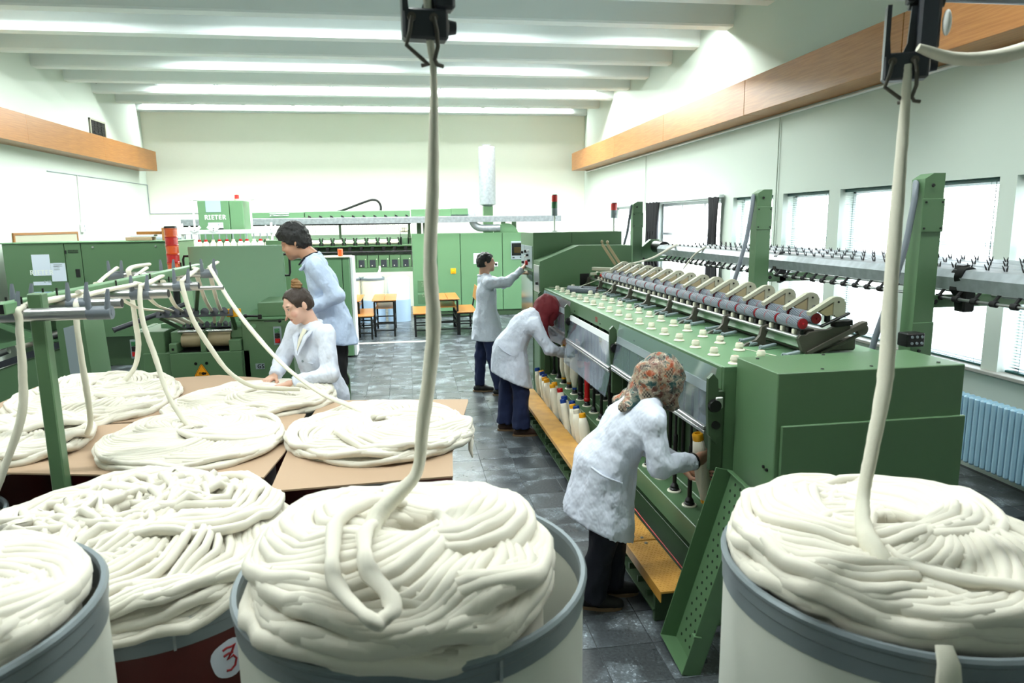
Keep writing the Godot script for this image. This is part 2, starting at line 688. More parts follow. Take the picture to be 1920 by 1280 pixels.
	m = MB.new()
	m.span(Vector3(0, -0.2, -0.36), Vector3(0.02, 0.2, 0.36), 0.004)
	m.span(Vector3(0.02, -0.17, -0.32), Vector3(0.021, 0.17, 0.32))
	obj("backing", m, "black", d)
	m = MB.new()
	for e in [[-0.2, -0.17, -0.36, 0.36], [0.17, 0.2, -0.36, 0.36]]:
		m.span(Vector3(0.0, e[0], e[2]), Vector3(0.035, e[1], e[3]))
	for e in [-0.36, 0.33]:
		m.span(Vector3(0.0, -0.2, e), Vector3(0.035, 0.2, e + 0.03))
	obj("frame", m, "beige_pale", d)
	m = MB.new()
	for k in 11:
		m.box(Vector3(0.024, -0.155 + k * 0.031, 0), Vector3(0.016, 0.006, 0.64))
	for k in 3:
		m.box(Vector3(0.028, 0, -0.16 + k * 0.16), Vector3(0.006, 0.34, 0.008))
	stuff(obj("louvre", m, "black_metal", d))
	# conduits
	conduit([Vector3(XL + 0.01, 3.08, -13.3), Vector3(XL + 0.01, 3.1, -18.03), Vector3(XL + 0.01, 2.42, -18.03), Vector3(-4.0, 2.42, -18.03)], 0.008, "panel_grey", "thin grey cable line stapled along the windowless wall and around the far corner")
	conduit([Vector3(XL + 0.012, 3.08, -14.42), Vector3(XL + 0.012, 2.1, -14.36)], 0.011, "white_plastic", "white vertical conduit dropping to the socket on the windowless wall")
	m = MB.new()
	m.box(Vector3(XL + 0.03, 2.1, -14.36), Vector3(0.06, 0.16, 0.12), 0.008)
	var so := thing("wall_socket", "white double socket on the windowless wall at the foot of the conduit", "socket", Vector3.ZERO)
	obj("housing", m, "white_plastic", so)
	m = MB.new()
	for s in [-0.04, 0.04]:
		m.cyl(Vector3(XL + 0.06, 2.1 + s, -14.36), Vector3(XL + 0.063, 2.1 + s, -14.36), 0.025)
	obj("face", m, "panel_grey", so)
	conduit([Vector3(XR - 0.02, 3.36, -17.8), Vector3(XR - 0.02, 3.36, 2.0)], 0.016, "white_plastic", "white conduit running just below the pale wooden duct")
	conduit([Vector3(XR - 0.02, 3.36, -13.24), Vector3(XR - 0.02, 2.3, -13.24)], 0.009, "wall_paint", "white conduit dropping beside the black-curtained window")
	conduit([Vector3(XR - 0.02, 3.36, -8.32), Vector3(XR - 0.02, 0.9, -8.32)], 0.009, "wall_paint", "white conduit dropping on the pier between two blinds behind the middle creel post")
	build_curtains()
	build_radiator()

func conduit(pts: Array, r: float, material: String, label: String):
	var m := MB.new()
	for k in pts.size() - 1:
		m.cyl(pts[k], pts[k + 1], r, r, 8)
	tag(obj("conduit", m, material), label, "conduit")

func build_window(k: int, z0: float, z1: float):
	var m := MB.new()
	var x := XR + 0.16
	var w := 0.05
	for e in [[z0, z0 + w, 0.86, 2.41], [z1 - w, z1, 0.86, 2.41], [z0, z1, 0.86, 0.91], [z0, z1, 2.36, 2.41]]:
		m.span(Vector3(x, e[2], e[0]), Vector3(x + 0.06, e[3], e[1]), 0.004)
	var o := struct("window_%d" % (k + 1), m, "white_frame")
	m = MB.new()
	var n := maxi(1, roundi((z1 - z0) / 0.95))
	for i in range(1, n):
		m.box(Vector3(x + 0.03, 1.635, lerpf(z0, z1, float(i) / n)), Vector3(0.055, 1.5, 0.05), 0.004)
	m.box(Vector3(x + 0.03, 1.86, (z0 + z1) * 0.5), Vector3(0.05, 0.05, z1 - z0 - 0.1), 0.004)
	obj("mullion", m, "white_frame", o)
	for i in n:
		for h in [[0.9, 1.85], [1.87, 2.37]]:
			m = MB.new()
			m.span(Vector3(x + 0.028, h[0], lerpf(z0, z1, float(i) / n) + 0.02), Vector3(x + 0.034, h[1], lerpf(z0, z1, (i + 1.0) / n) - 0.02))
			obj("pane", m, "pane", o)
	if k == 1 or k == 0:
		return
	# venetian blind, slats turned almost flat
	if k > 6:
		return
	var name_of: Array = ["", "", "half hidden behind the middle creel post", "right beside the middle creel post", "half hidden behind the front hanging sliver", "just past the nearest creel post", "cut off at the frame edge behind the black post"]
	var b := thing("venetian_blind", "white blind with dark head rail, " + name_of[k], "blind", Vector3(XR + 0.07, 0, 0), 0.0, "venetian blinds on the window wall")
	m = MB.new()
	m.span(Vector3(-0.02, 2.375, z0 + 0.01), Vector3(0.02, 2.408, z1 - 0.01), 0.003)
	obj("head_rail", m, "blind_rail", b)
	m = MB.new()
	var tilt := Basis(Vector3(0, 0, 1), 0.25)
	for s in 62:
		m.box(Vector3(0, 0.9 + s * 0.0237, (z0 + z1) * 0.5), Vector3(0.025, 0.0008, z1 - z0 - 0.03), 0.0, tilt)
	stuff(obj("slat", m, "blind_slat", b))
	m = MB.new()
	m.span(Vector3(-0.012, 0.868, z0 + 0.015), Vector3(0.012, 0.884, z1 - 0.015), 0.002)
	obj("bottom_rail", m, "blind_rail", b)
	m = MB.new()
	for t in [0.15, 0.85]:
		m.cyl(Vector3(-0.013, 0.88, lerpf(z0, z1, t)), Vector3(-0.013, 2.38, lerpf(z0, z1, t)), 0.0015, 0.0015, 5)
	m.cyl(Vector3(-0.02, 1.5, z1 - 0.08), Vector3(-0.02, 2.38, z1 - 0.08), 0.003, 0.003, 6)
	obj("ladder_cord", m, "blind_rail", b)

func curtain(za: float, zb: float, x: float, folds: int, amp: float) -> MB:
	var m := MB.new()
	var cols := folds * 8
	var rows := 14
	var top := 2.44
	var bot := 0.55
	for face_of in 2:
		var i := m.v.size()
		for r in rows + 1:
			var t := float(r) / rows
			var pinch := 1.0 - 0.18 * sin(PI * clampf(t * 1.3, 0, 1))
			for c in cols + 1:
				var u := float(c) / cols
				var ph := u * folds * TAU
				var px := x - amp * (0.4 + 0.6 * t) * sin(ph + 0.6 * sin(t * 5.0)) - (0.012 if face_of else 0.0)
				var pz := lerpf((za + zb) * 0.5, lerpf(za, zb, u), pinch) + 0.02 * sin(t * 7.0 + u * 3.0)
				m.put(Vector3(px, lerpf(top, bot, t), pz), Vector3(-1 if face_of else 1, 0, cos(ph) * 0.9).normalized())
		for r in rows:
			for c in cols:
				var j := i + r * (cols + 1) + c
				m.face(j, j + 1, j + cols + 2)
				m.face(j, j + cols + 2, j + cols + 1)
	return m

func build_curtains():
	var m := MB.new()
	m.span(Vector3(XR - 0.1, 2.43, -12.95), Vector3(XR - 0.02, 2.47, -9.78), 0.004)
	var rail := tag(obj("curtain_rail", m, "white_frame"), "white curtain rail over the wide window with black curtains", "curtain rail")
	tag(obj("black_curtain", curtain(-12.95, -12.25, XR - 0.09, 4, 0.05), "curtain_black"), "black curtain bunched at the far side of the wide window", "curtain")
	tag(obj("black_curtain", curtain(-10.15, -9.8, XR - 0.09, 2, 0.035), "curtain_black"), "narrow black curtain at the near side of the wide window", "curtain")

func build_radiator():
	var r := thing("radiator", "pale blue cast radiator under the window behind the big green end cabinet", "radiator", Vector3(4.46, 0, -4.95))
	var m := MB.new()
	m.span(Vector3(-0.05, 0.13, -0.021), Vector3(0.05, 0.68, 0.021), 0.014)
	m.cyl(Vector3(0, 0.2, -0.028), Vector3(0, 0.2, 0.028), 0.025)
	m.cyl(Vector3(0, 0.62, -0.028), Vector3(0, 0.62, 0.028), 0.025)
	var col := m.mesh()
	for k in 24:
		var c := obj("column", col, "teal_radiator", r)
		c.position.z = -0.1 + k * 0.055
	m = MB.new()
	for z in [0.2, 0.9]:
		m.span(Vector3(0.03, 0.25, z), Vector3(0.16, 0.3, z + 0.02))
		m.span(Vector3(0.03, 0.55, z), Vector3(0.16, 0.6, z + 0.02))
	m.cyl(Vector3(0, 0.0, -0.17), Vector3(0, 0.2, -0.17), 0.014)
	m.cyl(Vector3(0, 0.2, -0.18), Vector3(0, 0.2, -0.1), 0.02)
	obj("pipe", m, "teal_radiator", r)
	m = MB.new()
	m.span(Vector3(4.2, 0, -3.93), Vector3(4.25, 1.75, -3.88), 0.006)
	m.span(Vector3(4.13, 0, -4.0), Vector3(4.32, 0.02, -3.81), 0.004)
	tag(obj("black_post", m, "black"), "slim black metal post standing in front of the blue radiator", "post")

# ------------------------------------------------------------------ fluorescent lamps
func build_lamps():
	var rows := [[-17.82, 4.95], [-15.36, 4.95], [-12.74, 4.95], [-10.18, 4.95], [-7.6, 4.95], [-5.1, 4.95], [-2.6, 4.95]]
	var dead := [[3], [0, 36], [0, 1, 5, 8], [2, 7], [], [], [], [], []]
	dead[0] = []
	dead[1] = [0]
	var rownames := ["nearest the far wall", "second from the far wall", "third from the far wall", "fourth from the far wall", "", "", "", "", ""]
	var posn := ["1st", "2nd", "3rd", "4th", "5th", "6th", "7th", "8th", "9th"]
	var protos := []
	for lit in 2:
		var holder := Node3D.new()
		var m := MB.new()
		m.prism(PackedVector2Array([Vector2(-0.11, 0.0), Vector2(-0.10, 0.02), Vector2(-0.04, 0.06), Vector2(0.04, 0.06), Vector2(0.10, 0.02), Vector2(0.11, 0.0), Vector2(0.10, 0.004), Vector2(0.035, 0.045), Vector2(-0.035, 0.045), Vector2(-0.10, 0.004)]), -0.55, 0.55, Transform3D(Basis(Vector3(0, 0, 1), Vector3(0, 1, 0), Vector3(-1, 0, 0)), Vector3.ZERO))
		m.box(Vector3(0, 0.16, 0), Vector3(0.02, 0.25, 0.012))
		obj("housing", m, "white_plastic", holder)
		for s in [-1, 1]:
			m = MB.new()
			m.box(Vector3(s * 0.54, -0.005, 0), Vector3(0.022, 0.06, 0.12), 0.005)
			obj("end_holder", m, "panel_grey", holder)
			m = MB.new()
			m.cyl(Vector3(-0.53, 0.0, s * 0.04), Vector3(0.53, 0.0, s * 0.04), 0.018, 0.018, 10)
			obj("fluorescent_tube", m, "tube_glow" if lit else "tube_glass", holder)
		protos.append(holder)
	for r in rows.size():
		var shown: bool = r < 4
		for k in 9:
			var lit := 0 if k in dead[r] else 1
			var o: Node3D = protos[lit].duplicate()
			o.name = numbered("fluorescent_lamp", self)
			add_child(o, true)
			o.position = Vector3(-5.42 + 1.14 * k, rows[r][1], rows[r][0])
			var lab: String = ("lit twin-tube" if lit else "unlit twin-tube") + " ceiling lamp, " + posn[k] + " from left in the row " + rownames[r]
			if not shown:
				lab = "lit twin-tube ceiling lamp in the rows over the front of the hall"
			tag(o, lab, "lamp", "fluorescent lamps on the ceiling" if shown else "fluorescent lamps over the front of the hall")
			if lit:
				var a := AreaLight3D.new()
				a.name = "lamp_light"
				a.area_size = Vector2(1.06, 0.1)
				a.area_normalize_energy = true
				a.light_energy = 6.8 if shown else 3.0
				a.light_color = Color(0.97, 1.0, 0.99)
				a.shadow_enabled = true
				a.area_range = 30.0
				o.add_child(a)
				a.position = Vector3(0, -0.04, 0)
				a.rotation.x = -PI / 2
	for pr in protos:
		pr.free()

# ------------------------------------------------------------------ the roving frame on the right
const RF := Vector3(1.517, 0, -3.03)
const RT := 0.0092

func rf(x: float, y: float, z: float) -> Vector3:
	return RF + Basis(Vector3.UP, RT) * Vector3(x, y, z)

func bolt(m: MB, p: Vector3, n: Vector3, r := 0.008):
	m.cyl(p, p + n * 0.006, r, r * 0.8, 8)

func build_roving_frame():
	var t := thing("roving_machine", "long green roving frame with white spindle caps, grey rollers and clear front shields", "machine", RF, RT)
	var m := MB.new()
	# table over the flyers
	m.span(Vector3(0, 1.365, -4.5), Vector3(1.0, 1.39, -0.1), 0.003)
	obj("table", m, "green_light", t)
	m = MB.new()
	m.span(Vector3(-0.004, 1.27, -4.5), Vector3(0.02, 1.386, -0.12), 0.003)
	var fa := obj("fascia", m, "green", t)
	m = MB.new()
	m.span(Vector3(0.0, 0.0, -0.12), Vector3(0.1, 1.386, -0.1), 0.002)
	m.span(Vector3(0.1, 0.0, -0.115), Vector3(1.0, 1.36, -0.1), 0.0)
	obj("end_plate", m, "green", t)
	m = MB.new()
	for k in 5:
		bolt(m, Vector3(-0.004, 1.3, -0.6 - k * 0.82), Vector3(-1, 0, 0), 0.006)
	stuff(obj("bolt", m, "black", fa))
	# a red number painted on the fascia
	var w := obj("mark", words("m", 0.075, 0.0008, true, "Droid Serif"), "red_paint", fa)
	w.transform = Transform3D(Basis(Vector3.UP, -PI / 2), Vector3(-0.0045, 1.325, -2.35))
	# inner back wall, bobbin rail
	m = MB.new()
	m.span(Vector3(0.46, 0.05, -4.5), Vector3(0.48, 1.365, -0.12))
	for k in 7:
		m.span(Vector3(0.42, 0.1, -0.4 - k * 0.65), Vector3(0.46, 1.365, -0.33 - k * 0.65), 0.003)
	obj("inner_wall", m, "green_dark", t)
	m = MB.new()
	m.span(Vector3(0.015, 0.28, -4.45), Vector3(0.19, 0.42, -0.14), 0.004)
	m.span(Vector3(0.19, 0.28, -4.45), Vector3(0.42, 0.435, -0.14), 0.004)
	obj("bobbin_rail", m, "green", t)
	m = MB.new()
	m.span(Vector3(0.0, 0.0, -4.5), Vector3(0.06, 1.3, -4.42), 0.004)
	m.span(Vector3(0.06, 0.0, -4.5), Vector3(0.46, 0.2, -0.12), 0.002)
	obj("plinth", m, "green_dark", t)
	# spindle, base ring and sleeve: one prototype of meshes for both rows
	m = MB.new()
	m.lathe(PackedVector2Array([Vector2(0, 0), Vector2(0.044, 0), Vector2(0.044, 0.005), Vector2(0.04, 0.009), Vector2(0, 0.009)]), 18)
	var ring := m.mesh()
	m = MB.new()
	m.lathe(PackedVector2Array([Vector2(0, 0.008), Vector2(0.03, 0.008), Vector2(0.032, 0.016), Vector2(0.026, 0.024), Vector2(0.026, 0.034), Vector2(0.02, 0.044), Vector2(0.0135, 0.055), Vector2(0.0135, 0.36), Vector2(0.011, 0.37), Vector2(0.0075, 0.372), Vector2(0.0075, 0.72), Vector2(0, 0.722)]), 12)
	var spin := m.mesh()
	for row in 2:
		for k in 18:
			var o := Node3D.new()
			o.name = numbered("spindle", t)
			t.add_child(o, true)
			o.position = Vector3(0.3 if row else 0.1, 0.435 if row else 0.42, -0.45 - k * 0.232 + (0.116 if row else 0.0))
			obj("rod", spin, "black", o)
			obj("base_ring", ring, "cap_white", o)
	# white caps on the table
	m = MB.new()
	m.lathe(PackedVector2Array([Vector2(0, 0), Vector2(0.031, 0), Vector2(0.033, 0.004), Vector2(0.029, 0.009), Vector2(0.0215, 0.011), Vector2(0.0195, 0.019), Vector2(0.023, 0.022), Vector2(0.023, 0.027), Vector2(0.0205, 0.037), Vector2(0.019, 0.043), Vector2(0.013, 0.045), Vector2(0.011, 0.039), Vector2(0, 0.039)]), 18)
	var cap := m.mesh()
	m = MB.new()
	m.cyl(Vector3(0, 0.036, 0), Vector3(0, 0.0435, 0), 0.0105, 0.0105, 12)
	var plug := m.mesh()
	for row in 2:
		for k in 18:
			var o := obj("flyer_cap", cap, "cap_white", t)
			o.position = Vector3(0.274 if row else 0.079, 1.39, -0.15 - k * 0.2345 - (0.10 if row else 0.0))
			obj("plug", plug, "desk_wood", o)
	# drafting unit
	m = MB.new()
	var zf := -4.3
	m.cyl(Vector3(0.49, 1.49, zf), Vector3(0.49, 1.49, -0.27), 0.011, 0.011, 10)
	obj("front_rod", m, "steel", t)
	m = MB.new()
	m.box(Vector3(0.53, 1.45, (zf - 0.27) * 0.5), Vector3(0.012, 0.05, -zf - 0.27), 0.002, Basis(Vector3(0, 0, 1), -0.5))
	obj("cross_beam", m, "green_light", t)
	m = MB.new()
	m.span(Vector3(0.55, 1.40, zf), Vector3(0.85, 1.47, -0.3), 0.01)
	m.span(Vector3(0.53, 1.47, zf), Vector3(0.6, 1.525, -0.3), 0.004)
	obj("roller_stand", m, "cast_iron", t)
	var brk := PackedVector2Array([Vector2(0.35, 1.39), Vector2(0.37, 1.405), Vector2(0.43, 1.425), Vector2(0.452, 1.45), Vector2(0.462, 1.50), Vector2(0.50, 1.512), Vector2(0.515, 1.50), Vector2(0.50, 1.48), Vector2(0.485, 1.44), Vector2(0.49, 1.41), Vector2(0.55, 1.40), Vector2(0.55, 1.39)])
	m = MB.new()
	m.prism(brk, -0.012, 0.012)
	var bracket := m.mesh()
	for k in 9:
		var o := obj("stand_bracket", bracket, "cast_iron", t)
		o.position.z = -0.6 - k * 0.466
	# fluted rollers in pairs, two rows
	var flute := MB.new()
	fluted(flute, 0.032, 0.084)
	var fl := flute.mesh()
	m = MB.new()
	m.cyl(Vector3(0, 0, -0.004), Vector3(0, 0, 0.004), 0.030, 0.030, 16)
	var ringm := m.mesh()
	m = MB.new()
	m.cyl(Vector3(0, 0, -0.006), Vector3(0, 0, 0.006), 0.0275, 0.0275, 16)
	m.cyl(Vector3(0, 0, -0.02), Vector3(0, 0, 0.02), 0.006, 0.006, 8)
	var red_end := m.mesh()
	for row in 2:
		for k in 16:
			for h in 2:
				if row == 1 and k > 14 or k > 14 and h == 1:
					continue
				var r := obj("roller", fl, "fluted_grey", t)
				r.position = Vector3(0.588 if row else 0.512, 1.585 if row else 1.56, -0.325 - k * 0.232 - h * 0.106)
				var c := obj("end_disc", red_end if h == 0 else ringm, "red_paint", r)
				c.position.z = 0.05 if h == 0 else 0.053
	# small white and dark blocks under the rollers
	m = MB.new()
	for k in 33:
		m.box(Vector3(0.507, 1.51, -0.34 - k * 0.116), Vector3(0.02, 0.03, 0.024), 0.004)
	stuff(obj("clearer_block", m, "cap_white", t))
	m = MB.new()
	for k in 34:
		m.box(Vector3(0.515, 1.505, -0.29 - k * 0.116), Vector3(0.022, 0.04, 0.03), 0.004)
	stuff(obj("bearing_block", m, "black_metal", t))
	# weighting arms
	var arm := PackedVector2Array([Vector2(0.535, 1.622), Vector2(0.66, 1.695), Vector2(0.675, 1.699), Vector2(0.70, 1.699), Vector2(0.722, 1.688), Vector2(0.735, 1.665), Vector2(0.735, 1.60), Vector2(0.71, 1.585), Vector2(0.668, 1.60), Vector2(0.668, 1.675), Vector2(0.54, 1.603)])
	var inner := PackedVector2Array([Vector2(0.59, 1.622), Vector2(0.664, 1.664), Vector2(0.664, 1.605), Vector2(0.63, 1.60)])
	m = MB.new()
	m.prism(arm, -0.017, 0.017)
	var am := m.mesh()
	m = MB.new()
	m.prism(inner, -0.015, 0.015)
	var im := m.mesh()
	m = MB.new()
	m.cyl(Vector3(0.69, 1.672, 0.02), Vector3(0.69, 1.672, 0.0235), 0.006, 0.006, 8)
	m.cyl(Vector3(0.67, 1.60, 0.02), Vector3(0.67, 1.60, 0.0225), 0.004, 0.004, 8)
	m.box(Vector3(0.645, 1.585, 0), Vector3(0.02, 0.04, 0.03), 0.003)
	var piv := m.mesh()
	m = MB.new()
	m.ball(Vector3(0.60, 1.638, -0.05), Vector3(0.012, 0.014, 0.012), 8, 6)
	m.cyl(Vector3(0.60, 1.625, -0.05), Vector3(0.61, 1.615, -0.01), 0.004, 0.004, 6)
	var knob := m.mesh()
	for k in 16:
		var a := obj("weighting_arm", am, "beige_pale", t)
		a.position.z = -0.265 - k * 0.232
		obj("arm_cover", im, "beige", a)
		obj("pivot", piv, "black_metal", a)
		obj("knob", knob, "black", a)
	# the far end, opened for service: bare clips and two raised arms
	for k in 2:
		m = MB.new()
		m.bar(Vector3(0.74, 1.64, -4.02 - k * 0.2), Vector3(0.60, 1.86, -4.06 - k * 0.2), 0.035, 0.03, 0.003)
		m.ball(Vector3(0.6, 1.885, -4.06 - k * 0.2), Vector3(0.015, 0.02, 0.015), 8, 6)
		obj("raised_arm", m, "beige", t)
	m = MB.new()
	m.bar(Vector3(0.50, 1.60, -4.25), Vector3(0.76, 1.60, -3.9), 0.05, 0.035, 0.004)
	m.bar(Vector3(0.47, 1.545, -4.2), Vector3(0.6, 1.585, -3.85), 0.04, 0.03, 0.004)
	obj("cradle", m, "beige_pale", t)
	var cols := ["yellow", "cap_white", "yellow", "green_lens", "red", "red", "red", "cap_white", "yellow"]
	for k in cols.size():
		m = MB.new()
		m.cyl(Vector3(0.50 + 0.02 * (k % 3), 1.545 + 0.014 * (k % 2), -4.22 + k * 0.055), Vector3(0.50 + 0.02 * (k % 3), 1.545 + 0.014 * (k % 2), -4.19 + k * 0.055), 0.016, 0.016, 10)
		obj("clip", m, cols[k], t)
	# end casting of the drafting unit
	m = MB.new()
	m.prism(PackedVector2Array([Vector2(0.485, 1.485), Vector2(0.5, 1.502), Vector2(0.53, 1.50), Vector2(0.55, 1.515), Vector2(0.60, 1.52), Vector2(0.66, 1.525), Vector2(0.68, 1.535), Vector2(0.76, 1.545), Vector2(0.78, 1.545), Vector2(0.78, 1.50), Vector2(0.70, 1.475), Vector2(0.535, 1.40), Vector2(0.515, 1.415)]), -0.29, -0.262)
	m.prism(PackedVector2Array([Vector2(0.535, 1.413), Vector2(0.84, 1.555), Vector2(0.868, 1.562), Vector2(0.872, 1.545), Vector2(0.85, 1.53), Vector2(0.54, 1.397)]), -0.29, -0.25)
	m.bar(Vector3(0.62, 1.40, -0.27), Vector3(0.85, 1.495, -0.27), 0.02, 0.016)
	m.cyl(Vector3(0.85, 1.52, -0.285), Vector3(0.85, 1.52, -0.255), 0.032, 0.032, 14)
	obj("end_casting", m, "cast_iron", t)
	m = MB.new()
	m.bar(Vector3(0.60, 1.545, -0.25), Vector3(0.76, 1.612, -0.25), 0.022, 0.012)
	m.bar(Vector3(0.69, 1.55, -0.28), Vector3(0.79, 1.56, -0.28), 0.05, 0.03)
	obj("lever", m, "black_metal", t)
	# grey roving guides on the table
	m = MB.new()
	m.bar(Vector3(0.40, 1.403, 0), Vector3(0.50, 1.412, -0.03), 0.022, 0.018, 0.004)
	m.lathe(PackedVector2Array([Vector2(0.006, 0), Vector2(0.013, 0), Vector2(0.013, 0.012), Vector2(0.006, 0.012), Vector2(0.006, 0)]), 10, Transform3D(Basis(Vector3(0, 0, 1), 1.4), Vector3(0.40, 1.404, 0)))
	var guide := m.mesh()
	for k in 34:
		if k % 4 == 1:
			continue
		var o := obj("roving_guide", guide, "panel_grey", t)
		o.position.z = -0.24 - k * 0.116
	# uprights that carry the clear shields
	for z in [-0.1, -1.73, -3.12, -4.36]:
		m = MB.new()
		m.prism(PackedVector2Array([Vector2(-0.085, 1.335), Vector2(-0.06, 1.36), Vector2(-0.035, 1.33), Vector2(-0.02, 1.15), Vector2(-0.01, 1.04), Vector2(-0.03, 1.0), Vector2(-0.075, 1.05), Vector2(-0.085, 1.2)]), z - 0.012, z + 0.012)
		m.span(Vector3(-0.06, 0.86, z - 0.03), Vector3(0.015, 1.27, z + 0.0), 0.004)
		var u := obj("shield_bracket", m, "green_dark", t)
		m = MB.new()
		m.cyl(Vector3(-0.05, 1.2, z + 0.012), Vector3(-0.05, 1.2, z + 0.03), 0.035, 0.03, 14)
		obj("hinge", m, "black_metal", u)
		m = MB.new()
		m.cyl(Vector3(-0.04, 1.1, z + 0.012), Vector3(-0.04, 1.1, z + 0.025), 0.022, 0.02, 12)
		obj("hinge", m, "black_metal", u)
		m = MB.new()
		m.box(Vector3(-0.03, 1.215, z + 0.022), Vector3(0.04, 0.06, 0.012), 0.006)
		obj("latch", m, "steel", u)
	# clear shields: upper flap, aluminium rails
	for s in [[-1.70, -0.14, 0.0], [-4.34, -3.15, 0.0], [-3.1, -1.76, -0.13]]:
		var drop: float = s[2]
		var sh := Node3D.new()
		sh.name = numbered("shield", t)
		t.add_child(sh, true)
		m = MB.new()
		var xf := Transform3D(Basis(Vector3(1, 0, 0), Vector3(0, 1, 0), Vector3(0, 0, 1)), Vector3.ZERO)
		m.prism(PackedVector2Array([Vector2(-0.03, 1.275 + drop * 0.2), Vector2(-0.026, 1.275 + drop * 0.2), Vector2(-0.066, 1.075 + drop * 0.3), Vector2(-0.07, 1.075 + drop * 0.3)]), s[0], s[1], xf)
		obj("pane", m, "acrylic", sh)
		m = MB.new()
		if drop == 0.0:
			m.prism(PackedVector2Array([Vector2(-0.02, 1.375), Vector2(-0.016, 1.375), Vector2(-0.036, 1.29), Vector2(-0.04, 1.29)]), s[0], s[1], xf)
		else:
			m.prism(PackedVector2Array([Vector2(-0.066, 1.03), Vector2(-0.062, 1.03), Vector2(-0.1, 0.83), Vector2(-0.104, 0.83)]), s[0], s[1], xf)
		obj("flap", m, "acrylic", sh)
		m = MB.new()
		m.span(Vector3(-0.082, 1.062 + drop * 0.25, s[0]), Vector3(-0.06, 1.082 + drop * 0.25, s[1]), 0.003)
		m.span(Vector3(-0.078, 1.04 + drop * 0.25, s[0]), Vector3(-0.066, 1.058 + drop * 0.25, s[1]), 0.002)
		obj("rail", m, "steel", sh)
		m = MB.new()
		m.prism(PackedVector2Array([Vector2(-0.034, 1.285 + drop * 0.2), Vector2(-0.022, 1.285 + drop * 0.2), Vector2(-0.03, 1.24 + drop * 0.2), Vector2(-0.042, 1.24 + drop * 0.2)]), s[0], s[1], xf)
		obj("top_strip", m, "white_frame" if drop < 0.0 else "panel_grey", sh)
	# far head housing
	m = MB.new()
	m.prism(PackedVector2Array([Vector2(-0.045, 0.05), Vector2(-0.045, 1.675), Vector2(0.391, 1.843), Vector2(1.0, 1.835), Vector2(1.0, 0.05)]), -4.8, -4.45)
	obj("head_housing", m, "green", t)
	m = MB.new()
	m.span(Vector3(-0.052, 1.33, -4.78), Vector3(-0.046, 1.63, -4.47), 0.002)
	obj("steel_panel", m, "steel", t)
	m = MB.new()
	m.span(Vector3(-0.049, 0.4, -4.78), Vector3(-0.046, 1.31, -4.47), 0.001)
	var hd := obj("head_door", m, "green", t)
	m = MB.new()
	m.cyl(Vector3(-0.049, 1.43, -4.56), Vector3(-0.075, 1.43, -4.56), 0.02, 0.016, 10)
	obj("knob", m, "black", hd)
	m = MB.new()
	m.span(Vector3(0.4, 1.39, -4.47), Vector3(0.52, 1.54, -4.446), 0.01)
	obj("drive_opening", m, "black", t)
	# control cabinet behind the head housing, its face towards the aisle
	m = MB.new()
	m.span(Vector3(-0.05, 0.03, -5.62), Vector3(1.0, 1.985, -4.81), 0.006)
	var cc := obj("control_cabinet", m, "green", t)
	m = MB.new()
	m.span(Vector3(0.40, 1.86, -4.815), Vector3(0.404, 1.98, -4.808))
	obj("joint", m, "green_shadow_gap", cc)
	m = MB.new()
	m.span(Vector3(-0.056, 1.57, -5.58), Vector3(-0.05, 1.83, -4.86), 0.002)
	var cf := obj("control_face", m, "panel_grey", cc)
	m = MB.new()
	m.span(Vector3(-0.057, 1.57, -5.34), Vector3(-0.0555, 1.83, -5.33))
	obj("joint", m, "black", cf)
	for q in [[1.74, -5.45, 0.018, "black"], [1.76, -5.22, 0.02, "black"], [1.72, -5.1, 0.016, "black"], [1.70, -5.2, 0.014, "white_plastic"], [1.77, -5.05, 0.014, "white_plastic"], [1.625, -5.15, 0.03, "red"], [1.66, -5.0, 0.016, "black"], [1.62, -5.4, 0.018, "black"]]:
		m = MB.new()
		m.cyl(Vector3(-0.056, q[0], q[1]), Vector3(-0.085, q[0], q[1]), q[2], q[2] * 0.85, 14)
		obj("button", m, q[3], cf)
	m = MB.new()
	m.span(Vector3(-0.055, 0.25, -5.6), Vector3(-0.05, 1.54, -4.84), 0.002)
	obj("polished_door", m, "polished_green", cc)
	# near end cabinet
	m = MB.new()
	m.span(Vector3(0.065, 0.03, -0.1), Vector3(0.99, 1.435, 0.28), 0.004)
	var cb := obj("end_cabinet", m, "green", t)
	m = MB.new()
	m.span(Vector3(0.088, 0.1, 0.28), Vector3(1.003, 1.197, 0.296), 0.004)
	obj("door", m, "green", cb)
	m = MB.new()
	for p in [Vector3(0.14, 1.435, -0.04), Vector3(0.55, 1.435, 0.23), Vector3(0.3, 1.435, 0.24), Vector3(0.9, 1.435, 0.22), Vector3(0.5, 1.435, -0.06)]:
		m.cyl(p, p + Vector3(0, 0.004, 0), 0.009, 0.007, 10)
	m.cyl(Vector3(0.065, 0.98, 0.2), Vector3(0.058, 0.98, 0.2), 0.008, 0.008, 8)
	m.cyl(Vector3(0.065, 0.975, 0.23), Vector3(0.058, 0.975, 0.23), 0.008, 0.008, 8)
	stuff(obj("screw", m, "black", cb))
	# lower guard rail with the slotted tray behind the step
	m = MB.new()
	m.span(Vector3(-0.1, 0.12, -4.4), Vector3(-0.085, 0.19, -0.2), 0.003)
	for k in 28:
		m.span(Vector3(-0.3, 0.1, -0.3 - k * 0.15), Vector3(-0.1, 0.135, -0.285 - k * 0.15))
	m.span(Vector3(-0.3, 0.06, -4.4), Vector3(-0.1, 0.07, -0.2))
	obj("tray", m, "green_dark", t)
	m = MB.new()
	m.tube(PackedVector3Array([Vector3(-0.07, 0.215, -1.4), Vector3(-0.068, 0.2, -1.0), Vector3(-0.07, 0.2, -0.5), Vector3(-0.072, 0.2, -0.35)]), 0.004, 6)
	obj("pull_cord", m, "red", t)
	m = MB.new()
